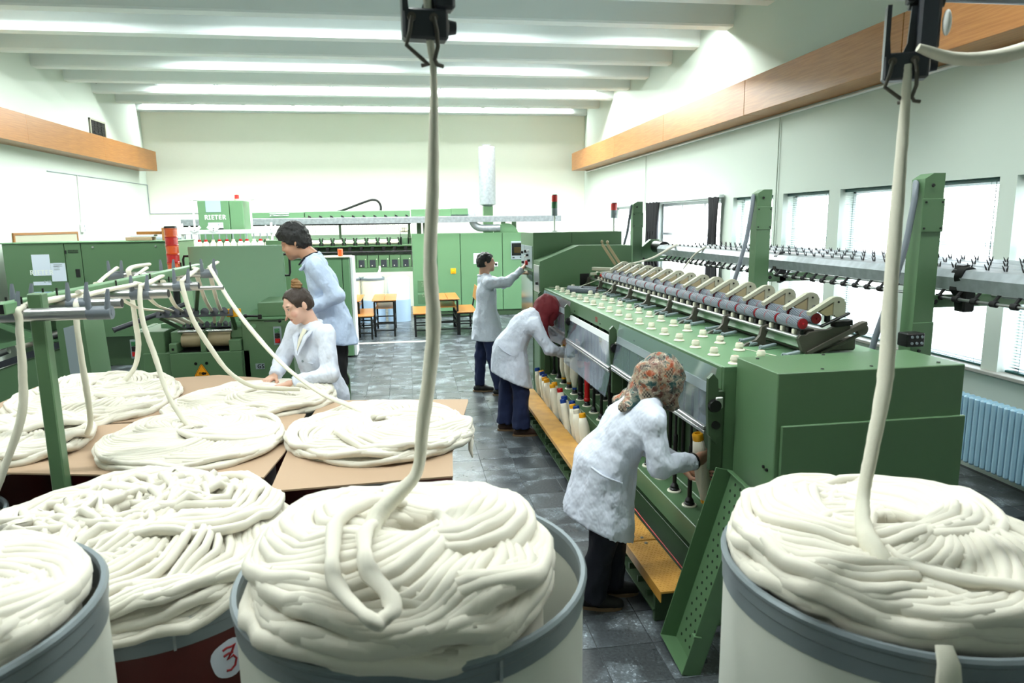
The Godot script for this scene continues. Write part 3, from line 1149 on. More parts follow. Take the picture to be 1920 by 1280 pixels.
	for k in 3:
		var ps := PackedVector3Array()
		for j in 12:
			ps.append(Vector3(-0.072 + cos(TAU * j / 12) * 0.009, 0.2, -0.33 + k * 0.04 + sin(TAU * j / 12) * 0.022))
		m.tube(ps, 0.0025, 5, 1.0, true)
	obj("chain", m, "steel", t)
	build_step()
	build_guard_panel()
	build_bobbins()
	# loose fluted rollers left lying on the far end of the table
	m = MB.new()
	fluted(m, 0.026, 0.085)
	var lr := m.mesh()
	var spots := [[0.2, -3.82, 0.75], [0.30, -3.7, 0.75], [0.24, -4.0, 0.6], [0.36, -3.9, 0.8]]
	for k in spots.size():
		var q: Array = spots[k]
		var r := thing("loose_roller", "loose grey roller on the green table near the red scarf, " + ["left of the front pair", "right of the front pair", "left of the back pair", "right of the back pair"][k], "roller", rf(q[0], 1.415, q[1]), q[2], "loose rollers on the table")
		for h in [-0.045, 0.045]:
			var o := obj("sleeve", lr, "fluted_grey", r)
			o.position.z = h
		var e := MB.new()
		e.cyl(Vector3(0, 0, 0.085), Vector3(0, 0, 0.096), 0.0225, 0.0225, 14)
		obj("end_disc", e, "red_paint", r)
		e = MB.new()
		e.cyl(Vector3(0, 0, -0.11), Vector3(0, 0, 0.115), 0.007, 0.007, 8)
		obj("axle", e, "steel", r)
	# threads
	strand_thing("roving_strand", [rf(0.05, 1.395, -4.42), rf(0.3, 1.41, -4.2), rf(0.52, 1.53, -3.9)], [0.003, 0.003, 0.003], "thin white roving lying over the far end of the green table", 5)
	strand_thing("roving_strand", [rf(0.14, 1.395, -3.35), rf(0.3, 1.4, -3.38), rf(0.42, 1.44, -3.42), rf(0.49, 1.52, -3.45)], [0.003, 0.003, 0.003, 0.003], "thin white roving running from a white cap up to the rollers", 5)
	strand_thing("roving_strand", [rf(0.3, 1.394, -0.55), rf(0.36, 1.394, -0.35), rf(0.4, 1.394, -0.2)], [0.002, 0.002, 0.002], "thin white thread lying across the table near the big end cabinet", 5)

func fluted(m: MB, r: float, half: float):
	# helical flutes: a star section twisted along z, each flank its own facet
	var n := 20
	var rings := 5
	half *= 0.6
	for k in rings - 1:
		var z0 := lerpf(-half, half, k / (rings - 1.0))
		var z1 := lerpf(-half, half, (k + 1) / (rings - 1.0))
		for j in n * 3:
			var q := []
			for e in [[j, z0], [j + 1, z0], [j + 1, z1], [j, z1]]:
				var t: float = TAU * e[0] / (n * 3) + e[1] * 9.0
				var rr := r * 0.86 if int(e[0]) % 3 == 0 else r
				q.append(Vector3(cos(t) * rr, sin(t) * rr, e[1]))
			var nn: Vector3 = (q[1] - q[0]).cross(q[3] - q[0]).normalized()
			m.quad(q[0], q[1], q[2], q[3], nn if nn.dot(q[0] + q[1]) > 0.0 else -nn)
	for s in [-1.0, 1.0]:
		m.cyl(Vector3(0, 0, s * half * 0.99), Vector3(0, 0, s * half), r * 0.92, r * 0.92, 18)

func build_step():
	var t := thing("foot_step", "long yellow foot step with ribbed plates running along the front of the green roving frame", "step", RF, RT)
	var runs := [[-0.62, -0.06], [-1.45, -0.63], [-4.55, -1.46]]
	for k in 3:
		var m := MB.new()
		m.span(Vector3(-0.31, 0.236, runs[k][0]), Vector3(-0.125, 0.25, runs[k][1]), 0.002)
		m.span(Vector3(-0.315, 0.19 if k < 2 else 0.215, runs[k][0]), Vector3(-0.309, 0.25, runs[k][1]), 0.001)
		var pl := obj("plate", m, "step_yellow", t)
		if k < 2:
			m = MB.new()
			var n := int((runs[k][1] - runs[k][0]) / 0.02)
			for j in n:
				for i in 8:
					var o := Vector3(-0.297 + i * 0.022 + (0.011 if j % 2 else 0.0), 0.2505, runs[k][1] - 0.012 - j * 0.02)
					m.box(o, Vector3(0.014, 0.002, 0.004), 0.0, Basis(Vector3.UP, 0.7 if (i + j) % 2 else -0.7))
			stuff(obj("tread", m, "step_yellow", pl))
		m = MB.new()
		for z in [runs[k][0] + 0.03, runs[k][1] - 0.03]:
			m.cyl(Vector3(-0.2, 0.25, z), Vector3(-0.2, 0.255, z), 0.011, 0.008, 10)
		stuff(obj("bolt", m, "steel", pl))
	for z in [-0.2, -1.5, -3.0, -4.4]:
		var m := MB.new()
		m.span(Vector3(-0.29, 0.0, z - 0.03), Vector3(-0.13, 0.236, z), 0.003)
		obj("foot", m, "green_dark", t)

func build_guard_panel():
	# a perforated guard leaning on the machine: local x along its width, y up the slope
	var o := thing("perforated_guard", "green perforated metal guard tray leaning against the near end of the roving frame", "panel", Vector3(1.285, 0.004, -3.07))
	var up := Vector3(0.225, 0.86, 0.06).normalized()
	var x := (Vector3(0.0, 0, 1) - up * up.z).normalized()
	o.transform.basis = Basis(x, up, x.cross(up))
	var m := MB.new()
	var len := 0.93
	var w := 0.30
	m.span(Vector3(0, 0, 0), Vector3(w, len, 0.004))
	obj("sheet", m, "green", o)
	m = MB.new()
	for s in [Vector3(0, 0, 0), Vector3(w - 0.005, 0, 0)]:
		m.span(s, s + Vector3(0.005, len, 0.09), 0.001)
	m.span(Vector3(0, 0, 0), Vector3(w, 0.005, 0.09), 0.001)
	m.span(Vector3(0, len - 0.005, 0), Vector3(w, len, 0.03), 0.001)
	m.span(Vector3(w - 0.02, 0.2, 0.06), Vector3(w + 0.01, 0.212, 0.1), 0.001)
	obj("flange", m, "green", o)
	m = MB.new()
	for j in 20:
		for i in 5:
			var p := Vector3(0.045 + i * 0.052 + (0.026 if j % 2 else 0.0), 0.05 + j * 0.044, 0.0042)
			if p.x < w - 0.02:
				m.cyl(p, p + Vector3(0, 0, 0.0006), 0.0078, 0.0078, 10)
	stuff(obj("hole", m, "green_shadow_gap", o))

func bobbin_body(full: float) -> ArrayMesh:
	var m := MB.new()
	m.lathe(PackedVector2Array([Vector2(0, 0.02), Vector2(0.024, 0.02), Vector2(0.026, 0.05), Vector2(0.05 * full, 0.10), Vector2(0.056 * full, 0.13), Vector2(0.056 * full, 0.28), Vector2(0.05 * full, 0.31), Vector2(0.028, 0.36), Vector2(0.0, 0.365)]), 18, Transform3D.IDENTITY, true)
	return m.mesh()

func make_bobbin(called: String, label: String, group: String, pos: Vector3, up: Vector3, cap: String, full := 0.9) -> Node3D:
	var o := thing(called, label, "bobbin", pos, 0.0, group)
	up = up.normalized()
	var x := Vector3(0, 0, 1).cross(up).normalized()
	o.transform.basis = Basis(x, up, x.cross(up))
	obj("yarn_winding", bobbin_body(full), "yarn", o)
	var m := MB.new()
	m.lathe(PackedVector2Array([Vector2(0.013, 0.355), Vector2(0.027, 0.355), Vector2(0.029, 0.362), Vector2(0.029, 0.39), Vector2(0.026, 0.397), Vector2(0.015, 0.397), Vector2(0.013, 0.37)]), 16, Transform3D.IDENTITY)
	m.cyl(Vector3(0, 0, 0), Vector3(0, 0.03, 0), 0.024, 0.024, 12)
	obj("tube_cap", m, cap, o)
	return o

func build_bobbins():
	# leaning row between the step and the machine
	var caps := ["blue", "yellow", "blue", "blue", "yellow", "yellow", "yellow", "yellow", "red", "blue", "blue", "yellow", "blue", "cap_white", "yellow"]
	var says := ["blue", "yellow", "blue", "blue", "yellow", "yellow", "yellow", "yellow", "red", "blue", "blue", "yellow", "blue", "white", "yellow"]
	var zs := [-4.30, -4.16, -4.08, -3.96, -3.84, -3.76, -3.58, -3.50, -3.32, -3.02, -2.84, -2.72, -2.66, -2.56, -2.42]
	var ord := ["farthest", "second", "third", "fourth", "fifth", "sixth", "seventh", "eighth", "ninth", "tenth", "eleventh", "twelfth", "thirteenth", "fourteenth", "nearest"]
	for k in caps.size():
		var dx := 0.025 if k in [1, 6, 8, 10, 12] else 0.0
		make_bobbin("roving_bobbin", "bobbin with %s cap in the row leaning behind the yellow step, %s from far end" % [says[k], ord[k]] if k > 0 and k < 14 else "white bobbin with %s cap, %s in the row leaning behind the yellow step" % [says[k], ord[k]], "bobbins leaning behind the step", rf(-0.07 + dx, 0.14, zs[k] + 0.09), Vector3(-0.17 + rng.randf() * 0.08, 1, -0.22 + rng.randf() * 0.1), caps[k], 0.72 + rng.randf() * 0.15)
	make_bobbin("roving_bobbin", "white bobbin with a dark blue tube sunk low in the leaning row", "bobbins leaning behind the step", rf(-0.085, 0.13, -2.86), Vector3(-0.15, 1, -0.25), "blue", 0.6)
	# on the spindles of the far half
	make_bobbin("roving_bobbin", "full white bobbin with yellow base on a spindle by the red scarf wearer", "bobbins on the spindles", rf(0.1, 0.47, -0.45 - 15 * 0.232), Vector3.UP, "yellow", 0.78)
	make_bobbin("roving_bobbin", "full white bobbin with brown base on a spindle by the red scarf wearer", "bobbins on the spindles", rf(0.1, 0.47, -0.45 - 14 * 0.232), Vector3.UP, "desk_wood", 0.85)
	make_bobbin("roving_bobbin", "full white bobbin with blue base on a spindle by the red scarf wearer", "bobbins on the spindles", rf(0.1, 0.47, -0.45 - 13 * 0.232), Vector3.UP, "blue", 0.85)
	for e in [[12, "desk_wood", "brown", 0.30], [11, "red", "red", 0.33], [16, "desk_wood", "brown wooden", 0.3]]:
		var m := MB.new()
		m.lathe(PackedVector2Array([Vector2(0, 0.0), Vector2(0.03, 0.0), Vector2(0.03, 0.02), Vector2(0.025, 0.03), Vector2(0.025, e[3]), Vector2(0.03, e[3] + 0.01), Vector2(0.03, e[3] + 0.035), Vector2(0.012, e[3] + 0.035), Vector2(0.012, e[3])]), 14)
		var o := obj("bobbin_tube", m, e[1] if e[0] != 12 else "black")
		tag(o, "bare %s tube standing on a spindle of the roving frame" % e[2], "tube")
		o.position = rf(0.1, 0.47, -0.45 - e[0] * 0.232)
		if e[0] == 12:
			var c := MB.new()
			c.lathe(PackedVector2Array([Vector2(0.026, 0.27), Vector2(0.036, 0.29), Vector2(0.034, 0.335), Vector2(0.014, 0.335)]), 14)
			obj("tube_top", c, "desk_wood", o)
			o.set_meta("label", "bare black tube with a wooden top, standing between the white bobbins and the red tube")
		if e[0] == 16:
			o.position = rf(-0.24, 0.25, -4.35)
			o.material_override = M["beige"]
			o.set_meta("label", "pale empty tube standing upright on the far end of the yellow step")

# ------------------------------------------------------------------ creel behind the roving frame
func build_creel():
	var t := thing("creel_rack", "green creel posts carrying silver guide bars between the roving frame and the windows", "creel", Vector3(2.84, 0, 0))
	var zs := [-8.42, -5.32, -3.5]
	for k in 3:
		var z: float = zs[k]
		var m := MB.new()
		m.prism(PackedVector2Array([Vector2(-0.06, 0), Vector2(0.06, 0), Vector2(0.06, 2.335), Vector2(-0.01, 2.335), Vector2(-0.06, 2.305)]), z - 0.05, z + 0.05)
		var p := obj("post", m, "green", t)
		m = MB.new()
		m.span(Vector3(-0.068, 2.02, z + 0.05), Vector3(0.066, 2.2, z + 0.058), 0.002)
		obj("cover_plate", m, "green", p)
		m = MB.new()
		m.span(Vector3(-0.066, 1.2, z + 0.05), Vector3(0.064, 1.52, z + 0.057), 0.002)
		obj("cover_plate", m, "green", p)
		m = MB.new()
		for s in [-1, 1]:
			for y in [2.04, 2.18]:
				bolt(m, Vector3(s * 0.05, y, z + 0.058), Vector3(0, 0, 1), 0.006)
		for y in [2.27, 1.36, 1.27]:
			bolt(m, Vector3(-0.015, y, z + 0.057), Vector3(0, 0, 1), 0.011)
		stuff(obj("screw", m, "black", p))
		m = MB.new()
		m.span(Vector3(0.06, 1.595, z - 0.03), Vector3(1.25, 1.665, z + 0.01), 0.003)
		var b := obj("cross_arm", m, "green", t)
		m = MB.new()
		bolt(m, Vector3(0.1, 1.63, z + 0.01), Vector3(0, 0, 1), 0.016)
		obj("bolt", m, "black", b)
	# bars
	var hex := PackedVector2Array([Vector2(-0.085, 1.77), Vector2(-0.06, 1.812), Vector2(0.05, 1.825), Vector2(0.08, 1.78), Vector2(0.05, 1.715), Vector2(-0.07, 1.70)])
	var xs := [0.22, 0.55, 0.88]
	for k in 3:
		var x: float = xs[k]
		var m := MB.new()
		m.prism(hex, -8.05 + k * 0.4, -1.9, Transform3D(Basis.IDENTITY, Vector3(x, 0, 0)))
		var b := obj("guide_bar", m, "galvanised", t)
		m = MB.new()
		m.cyl(Vector3(x - 0.09, 1.655, -7.9), Vector3(x - 0.09, 1.655, -1.9), 0.008, 0.008, 8)
		obj("stop_rod", m, "steel", t)
		m = MB.new()
		for j in 52:
			var z := -7.85 + j * 0.1145
			for s in [-1, 1]:
				m.tube(PackedVector3Array([Vector3(x - 0.01, 1.81, z + s * 0.005), Vector3(x - 0.014, 1.828, z + s * 0.009), Vector3(x - 0.018, 1.848, z + s * 0.018)]), PackedFloat32Array([0.0035, 0.005, 0.002]), 5)
		stuff(obj("fork", m, "black", b))
		var f := MB.new()
		f.bar(Vector3(x - 0.095, 1.66, 0), Vector3(x - 0.01, 1.745, -0.012), 0.016, 0.014, 0.003)
		f.cyl(Vector3(x - 0.09, 1.655, -0.018), Vector3(x - 0.09, 1.655, 0.018), 0.017, 0.017, 10)
		if k == 0:
			var fm := f.mesh()
			for j in 46:
				var o := obj("finger", fm, "rubber", t)
				o.position.z = -7.75 + j * 0.125
		else:
			var all := MB.new()
			for j in 46:
				all.bar(Vector3(x - 0.095, 1.66, -7.75 + j * 0.125), Vector3(x - 0.01, 1.745, -7.76 + j * 0.125), 0.016, 0.014, 0.003)
			stuff(obj("finger", all, "rubber", t))
		if k == 0:
			for z in [-5.36, -3.45]:
				m = MB.new()
				m.prism(PackedVector2Array([Vector2(-0.075, 1.70), Vector2(-0.07, 1.80), Vector2(-0.04, 1.835), Vector2(0.0, 1.84), Vector2(0.0, 1.825), Vector2(-0.03, 1.82), Vector2(-0.055, 1.795), Vector2(-0.06, 1.72), Vector2(0.02, 1.70), Vector2(0.02, 1.60), Vector2(-0.03, 1.58), Vector2(-0.04, 1.66)]), z, z + 0.05, Transform3D(Basis.IDENTITY, Vector3(x, 0, 0)))
				if z > -4:
					m.cyl(Vector3(x - 0.03, 1.775, z + 0.04), Vector3(x - 0.03, 1.775, z + 0.09), 0.058, 0.055, 18)
					m.cyl(Vector3(x - 0.03, 1.775, z + 0.09), Vector3(x - 0.03, 1.775, z + 0.11), 0.025, 0.02, 12)
					m.span(Vector3(x - 0.045, 1.58, z + 0.03), Vector3(x + 0.03, 1.72, z + 0.08), 0.01)
				obj("bar_clamp", m, "black_metal", t)
	# green end block of the bars at the far post
	var m := MB.new()
	m.prism(PackedVector2Array([Vector2(0.06, 1.66), Vector2(0.28, 1.66), Vector2(0.28, 1.87), Vector2(0.17, 1.87), Vector2(0.06, 1.78)]), -8.44, -8.36)
	obj("end_block", m, "green", t)
	m = MB.new()
	m.cyl(Vector3(0.22, 1.785, -8.3), Vector3(0.22, 1.785, -8.02), 0.075, 0.07, 16)
	obj("end_cap", m, "black_metal", t)
	# grey hoses down the posts
	for k in 3:
		var z: float = zs[k]
		m = MB.new()
		m.tube(PackedVector3Array([Vector3(-0.03, 2.3, z - 0.055), Vector3(-0.075, 2.28, z), Vector3(-0.09, 2.2, z + 0.02), Vector3(-0.13, 1.95, z + 0.03), Vector3(-0.2, 1.7, z + 0.04), Vector3(-0.26, 1.45, z + 0.02), Vector3(-0.3, 1.2, z)]), 0.017, 8)
		obj("hose", m, "grey_plastic", t)
	m = MB.new()
	m.span(Vector3(-0.16, 1.40, -3.44), Vector3(-0.05, 1.475, -3.36), 0.006)
	var sx := obj("sensor", m, "black", t)
	m = MB.new()
	for y in [1.42, 1.455]:
		for s in [-0.13, -0.1, -0.07]:
			m.cyl(Vector3(s, y, -3.36), Vector3(s, y, -3.355), 0.008, 0.008, 8)
	stuff(obj("port", m, "panel_grey", sx))
	# slivers drawn from the bars to the drafting unit
	strand_thing("sliver_strand", [Vector3(3.05, 1.83, -7.6), Vector3(2.9, 1.79, -7.45), Vector3(2.6, 1.70, -7.2), Vector3(2.25, 1.65, -7.0)], [0.022, 0.022, 0.02, 0.015], "white sliver slanting from the creel bar down to the far weighting arms", 8, 0.5)
	strand_thing("sliver_strand", [Vector3(3.02, 1.83, -6.75), Vector3(2.93, 1.76, -6.8), Vector3(2.85, 1.64, -6.85), Vector3(2.82, 1.6, -6.85)], [0.016, 0.018, 0.016, 0.01], "short white sliver hanging from the creel bar, right one of two", 8, 0.5)
	signal_lamp(rf(0.93, 1.838, -4.9), 0.3, ["red_lens"], "red signal lamp on a thin white pole over the far end of the roving frame")

func signal_lamp(base: Vector3, pole: float, lenses: Array, label: String, group := ""):
	var o := thing("signal_lamp", label, "signal lamp", base, 0.0, group)
	var m := MB.new()
	m.cyl(Vector3.ZERO, Vector3(0, 0.015, 0), 0.045, 0.04, 16)
	m.cyl(Vector3(0, 0.01, 0), Vector3(0, pole, 0), 0.011, 0.011, 10)
	obj("pole", m, "white_plastic", o)
	m = MB.new()
	m.cyl(Vector3(0, pole, 0), Vector3(0, pole + 0.09, 0), 0.036, 0.036, 18)
	obj("base", m, "panel_grey", o)
	var y := pole + 0.09
	for k in range(lenses.size() - 1, -1, -1):
		m = MB.new()
		m.lathe(PackedVector2Array([Vector2(0, y), Vector2(0.036, y), Vector2(0.036, y + 0.07), Vector2(0.033, y + 0.076), Vector2(0, y + 0.076)]), 18)
		obj("lens", m, lenses[k], o)
		y += 0.077
	m = MB.new()
	m.cyl(Vector3(0, y, 0), Vector3(0, y + 0.008, 0), 0.034, 0.03, 16)
	obj("cap", m, "black", o)

func smooth_path(pts: Array, rad: Array, n: int) -> Array:
	var p := PackedVector3Array()
	var r := PackedFloat32Array()
	for k in pts.size() - 1:
		var a: Vector3 = pts[maxi(k - 1, 0)]
		var b: Vector3 = pts[k]
		var c: Vector3 = pts[k + 1]
		var d: Vector3 = pts[mini(k + 2, pts.size() - 1)]
		for j in n:
			var t := float(j) / n
			p.append(b.cubic_interpolate(c, a, d, t))
			r.append(lerpf(rad[k], rad[k + 1], t))
	p.append(pts[-1])
	r.append(rad[-1])
	return [p, r]

func strand_thing(called: String, pts: Array, rad: Array, label: String, seg := 8, squash := 1.0, wob := 0.0) -> MeshInstance3D:
	var s := smooth_path(pts, rad, 10)
	if wob > 0.0:
		for k in s[1].size():
			s[1][k] *= 1.0 + wob * rng.randf_range(-1, 1)
			s[0][k] += Vector3(rng.randf_range(-1, 1), 0, rng.randf_range(-1, 1)) * s[1][k] * wob * 0.4
	var m := MB.new()
	m.tube(s[0], s[1], seg, squash)
	var o := obj(called, m, "sliver_strand")
	tag(o, label, "sliver")
	return o

# ------------------------------------------------------------------ cans of sliver in front, cardboard table with heaps
# one sliver laid down in overlapping rings, as a can coiler does: a ring of radius a whose middle travels round a circle of radius b
func coil(rx: float, rz: float, hole: float, loops: int, turns: float, rope: float, rise: float, dome: float, sd: int, wob := 0.012, squash := 0.8, mess := 0.0) -> ArrayMesh:
	var nz := FastNoiseLite.new()
	nz.seed = sd
	nz.frequency = 1.0
	nz.fractal_octaves = 2
	var m := MB.new()
	var a := (1.0 + hole) * 0.5
	var b := (1.0 - hole) * 0.5
	var per := 34
	var total := int(loops * turns)
	var pts := PackedVector3Array()
	var rad := PackedFloat32Array()
	for k in total * per:
		var th := TAU * k / per
		var ph := TAU * float(k) / per / loops
		var grow := float(k) / (total * per)
		var jit := 1.0 + 0.035 * nz.get_noise_1d(k * 0.012)
		var x := (b * cos(ph) + a * cos(th) * jit)
		var z := (b * sin(ph) + a * sin(th) * jit)
		var d := sqrt(x * x + z * z)
		var shrink := 1.0 - 0.05 * grow
		var p := Vector3(x * rx * shrink, 0, z * rz * shrink)
		p.y = rise * grow + dome * (1.0 - d * d) - (0.35 * dome * smoothstep(0.35, 0.05, d))
		var q := p * 3.0 + Vector3(0, grow * 9.0, 0)
		p += Vector3(nz.get_noise_3d(q.x, q.y, q.z), 1.3 * nz.get_noise_3d(q.x + 40.0, q.y, q.z), nz.get_noise_3d(q.x, q.y + 40.0, q.z)) * wob * 2.0
		if mess > 0.0:
			var f := smoothstep(0.75, 0.1, absf(z + 0.15 + 0.3 * x)) * smoothstep(0.9, 0.6, d)
			var g := p * 16.0 + Vector3(0, grow * 60.0, 0)
			p += Vector3(nz.get_noise_3d(g.x, g.y, g.z), 0.8 * absf(nz.get_noise_3d(g.x, g.y, g.z + 31.0)), nz.get_noise_3d(g.x + 77.0, g.y, g.z)) * mess * f
		p.y -= 0.09 * smoothstep(float(total * per - 26), float(total * per), float(k))
		pts.append(p)
		rad.append(rope * (1.0 + 0.25 * nz.get_noise_1d(k * 0.06) + 0.06 * sin(k * 0.31)))
	m.tube(pts, rad, 7, squash)
	return m.mesh()

func pile_core(rx: float, rz: float, bottom: float, rise: float, dome: float, sd: int, slack := 0.03) -> ArrayMesh:
	var m := MB.new()
	var prof := PackedVector2Array([Vector2(0, bottom), Vector2(0.93, bottom), Vector2(0.96, bottom * 0.5), Vector2(0.95, 0.0)])
	for k in 9:
		var d := 0.93 * (1.0 - k / 8.0)
		prof.append(Vector2(d, rise * 0.9 + dome * (1.0 - d * d) - slack - (0.9 * dome + 0.06) * smoothstep(0.3, 0.05, d)))
	m.lathe(prof, 40, Transform3D(Basis.from_scale(Vector3(rx, 1, rz)), Vector3.ZERO), true)
	return m.mesh()

func sliver_heap(called: String, label: String, group: String, pos: Vector3, rx: float, rz: float, core_depth: float, hole: float, loops: int, turns: float, rope: float, rise: float, dome: float, sd: int, turn := 0.0, wob := 0.012, mess := 0.0) -> Node3D:
	var o := thing(called, label, "sliver", pos, turn, group)
	obj("coil", coil(rx - rope, rz - rope, hole, loops, turns, rope, rise, dome, sd, wob, 0.8, mess), "sliver", o)
	obj("core", pile_core(rx - rope, rz - rope, -core_depth, rise, dome, sd), "sliver", o)
	return o

func can(called: String, label: String, pos: Vector3, r: float, h: float, wall: String, band: float, group := "") -> Node3D:
	var o := thing(called, label, "can", pos, 0.0, group)
	var m := MB.new()
	m.lathe(PackedVector2Array([Vector2(0, 0.02), Vector2(r - 0.012, 0.02), Vector2(r, 0.03), Vector2(r, h - 0.01), Vector2(r - 0.004, h - 0.004), Vector2(r - 0.008, h - 0.01), Vector2(r - 0.008, 0.1), Vector2(0, 0.1)]), 64)
	obj("shell", m, wall, o)
	m = MB.new()
	m.lathe(PackedVector2Array([Vector2(r, h - band), Vector2(r + 0.004, h - band + 0.002), Vector2(r + 0.004, h - band * 0.55), Vector2(r + 0.0075, h - band * 0.5), Vector2(r + 0.0075, h - 0.02), Vector2(r + 0.011, h - 0.014), Vector2(r + 0.012, h - 0.004), Vector2(r + 0.006, h + 0.004), Vector2(r - 0.006, h + 0.003), Vector2(r - 0.01, h - 0.01), Vector2(r - 0.01, h - band)]), 64)
	obj("rim_band", m, "rim_band", o)
	m = MB.new()
	m.span(Vector3(-0.004, h - band, r + 0.003), Vector3(0.004, h - 0.02, r + 0.0095))
	obj("seam", m, "galvanised", o).rotation.y = 0.4
	m = MB.new()
	m.lathe(PackedVector2Array([Vector2(r - 0.01, 0.0), Vector2(r + 0.006, 0.0), Vector2(r + 0.006, 0.06), Vector2(r - 0.01, 0.06)]), 48)
	obj("foot_band", m, "rim_band", o)
	return o

func build_cans():
	# middle can, its sliver rising to the guide over it
	can("sliver_can", "pale can with grey steel rim at the front middle, heaped with a thick domed sliver", Vector3(-0.015, 0, -1.94), 0.5, 1.1, "can_wall", 0.075)
	var hp := sliver_heap("sliver_heap", "thick cream sliver heaped well above the rim of the front middle can", "", Vector3(-0.045, 1.085, -1.85), 0.445, 0.435, 0.3, 0.25, 33, 3.3, 0.0265, 0.14, 0.07, 11, 2.2, 0.016)
	loose_loop(PackedVector3Array([Vector3(-0.11, 1.25, -1.84), Vector3(-0.115, 1.315, -1.77), Vector3(-0.135, 1.32, -1.68), Vector3(-0.13, 1.31, -1.58), Vector3(-0.085, 1.29, -1.48), Vector3(-0.065, 1.265, -1.43), Vector3(-0.085, 1.25, -1.405), Vector3(-0.13, 1.265, -1.42), Vector3(-0.19, 1.295, -1.52), Vector3(-0.215, 1.315, -1.66), Vector3(-0.2, 1.325, -1.8), Vector3(-0.13, 1.315, -1.92), Vector3(-0.04, 1.28, -1.98), Vector3(0.02, 1.2, -1.98)]), 0.0205, hp)
	# right can
	can("sliver_can", "pale can with grey rim at the front right, beside the big green end cabinet", Vector3(1.385, 0, -1.72), 0.475, 1.1, "can_wall", 0.1)
	hp = sliver_heap("sliver_heap", "cream sliver lying in a low swirl on the front right can", "", Vector3(1.39, 1.085, -1.73), 0.468, 0.468, 0.3, 0.2, 34, 3.0, 0.025, 0.11, 0.03, 23, 0.6, 0.014)
	loose_loop(PackedVector3Array([Vector3(1.20, 1.17, -1.60), Vector3(1.235, 1.215, -1.5), Vector3(1.32, 1.215, -1.41), Vector3(1.42, 1.21, -1.37), Vector3(1.5, 1.205, -1.36), Vector3(1.525, 1.203, -1.39), Vector3(1.48, 1.205, -1.43), Vector3(1.38, 1.16, -1.47)]), 0.021, hp)
	var m := MB.new()
	m.tube(PackedVector3Array([Vector3(1.185, 1.13, -1.285), Vector3(1.178, 1.1, -1.258), Vector3(1.176, 1.05, -1.25), Vector3(1.176, 0.9, -1.25), Vector3(1.176, 0.8, -1.25)]), PackedFloat32Array([0.02, 0.026, 0.03, 0.031, 0.03]), 10, 0.45)
	obj("tail", m, "sliver_strand", hp).transform = hp.transform.affine_inverse()
	# left can, flush full
	can("sliver_can", "pale can cut off by the frame edge, in front of the red can", Vector3(-1.235, 0, -1.68), 0.44, 1.2, "can_wall", 0.1)
	sliver_heap("sliver_heap", "cream sliver coiled flush with the rim of the pale can before the red can", "", Vector3(-1.235, 1.2, -1.68), 0.425, 0.425, 0.3, 0.12, 32, 2.6, 0.0245, 0.03, 0.025, 31, 1.5, 0.010)
	# red can with the number patch
	var rc := can("sliver_can", "dark red can with grey rim and a round white number patch", Vector3(-0.965, 0, -2.58), 0.5, 0.88, "red_can", 0.09)
	var ang := 0.72
	var dir := Vector3(sin(ang), 0, cos(ang))
	var side := Vector3(cos(ang), 0, -sin(ang))
	m = MB.new()
	var rim := []
	for k in 24:
		var t := TAU * k / 24
		var wob := 1.0 + 0.05 * sin(t * 3.0) + 0.03 * sin(t * 5.0 + 1.0)
		var u := cos(t) * 0.062 * wob
		var q := ang + u / 0.5
		rim.append(Vector3(sin(q), 0, cos(q)) * 0.5025 + Vector3(0, 0.69 + sin(t) * 0.068 * wob, 0))
	for k in 24:
		m.tri(dir * 0.5035 + Vector3(0, 0.69, 0), rim[k], rim[(k + 1) % 24], dir)
	var patch := obj("number_patch", m, "paper", rc)
	m = MB.new()
	for st in [[[-0.022, 0.035], [-0.008, 0.04], [0.008, 0.037], [0.02, 0.042], [0.008, 0.018], [-0.008, -0.002], [0.012, 0.004], [0.022, -0.012], [0.016, -0.034], [0.0, -0.044], [-0.014, -0.04]], [[-0.02, 0.014], [-0.004, 0.018], [0.012, 0.016]]]:
		var ps := PackedVector3Array()
		for p in st:
			var q: float = ang + p[0] / 0.5
			ps.append(Vector3(sin(q), 0, cos(q)) * 0.5035 + Vector3(0, 0.69 + p[1], 0))
		m.tube(ps, 0.0042, 6, 1.0)
	obj("number", m, "red_paint", patch)
	sliver_heap("sliver_heap", "broad tangled cream sliver heap spilling over the dark red can", "", Vector3(-1.07, 0.875, -2.62), 0.60, 0.62, 0.03, 0.2, 42, 3.0, 0.0205, 0.12, 0.08, 47, 0.4, 0.02, 0.11)
	# small can with rolled collar at the left edge
	can("sliver_can", "low pale can under the cardboard edge, left of the green creel post", Vector3(-2.27, 0, -3.3), 0.36, 0.8, "can_wall", 0.05)
	sliver_heap("sliver_heap", "cream sliver in the low can left of the green creel post", "", Vector3(-2.27, 0.76, -3.3), 0.34, 0.34, 0.2, 0.15, 34, 2.0, 0.02, 0.05, 0.02, 53, 0.0, 0.014)
	# guides overhead and the hanging slivers
	guide_block(Vector3(0.07, 2.65, -1.9), "black plastic sliver guide with two curved wires above the front middle can", 0.1)
	strand_thing("sliver_strand", [Vector3(0.075, 2.85, -1.93), Vector3(0.076, 2.6, -1.905), Vector3(0.085, 2.48, -1.9), Vector3(0.074, 2.2, -1.9), Vector3(0.06, 2.0, -1.895), Vector3(0.062, 1.8, -1.89), Vector3(0.025, 1.55, -1.88), Vector3(0.005, 1.42, -1.87), Vector3(-0.045, 1.37, -1.84), Vector3(-0.105, 1.325, -1.80), Vector3(-0.125, 1.29, -1.74), Vector3(-0.13, 1.24, -1.68)], [0.016, 0.013, 0.011, 0.021, 0.023, 0.026, 0.023, 0.02, 0.026, 0.033, 0.028, 0.026], "cream sliver rising from the front middle can up to the black guide overhead", 12, 0.8, 0.05)
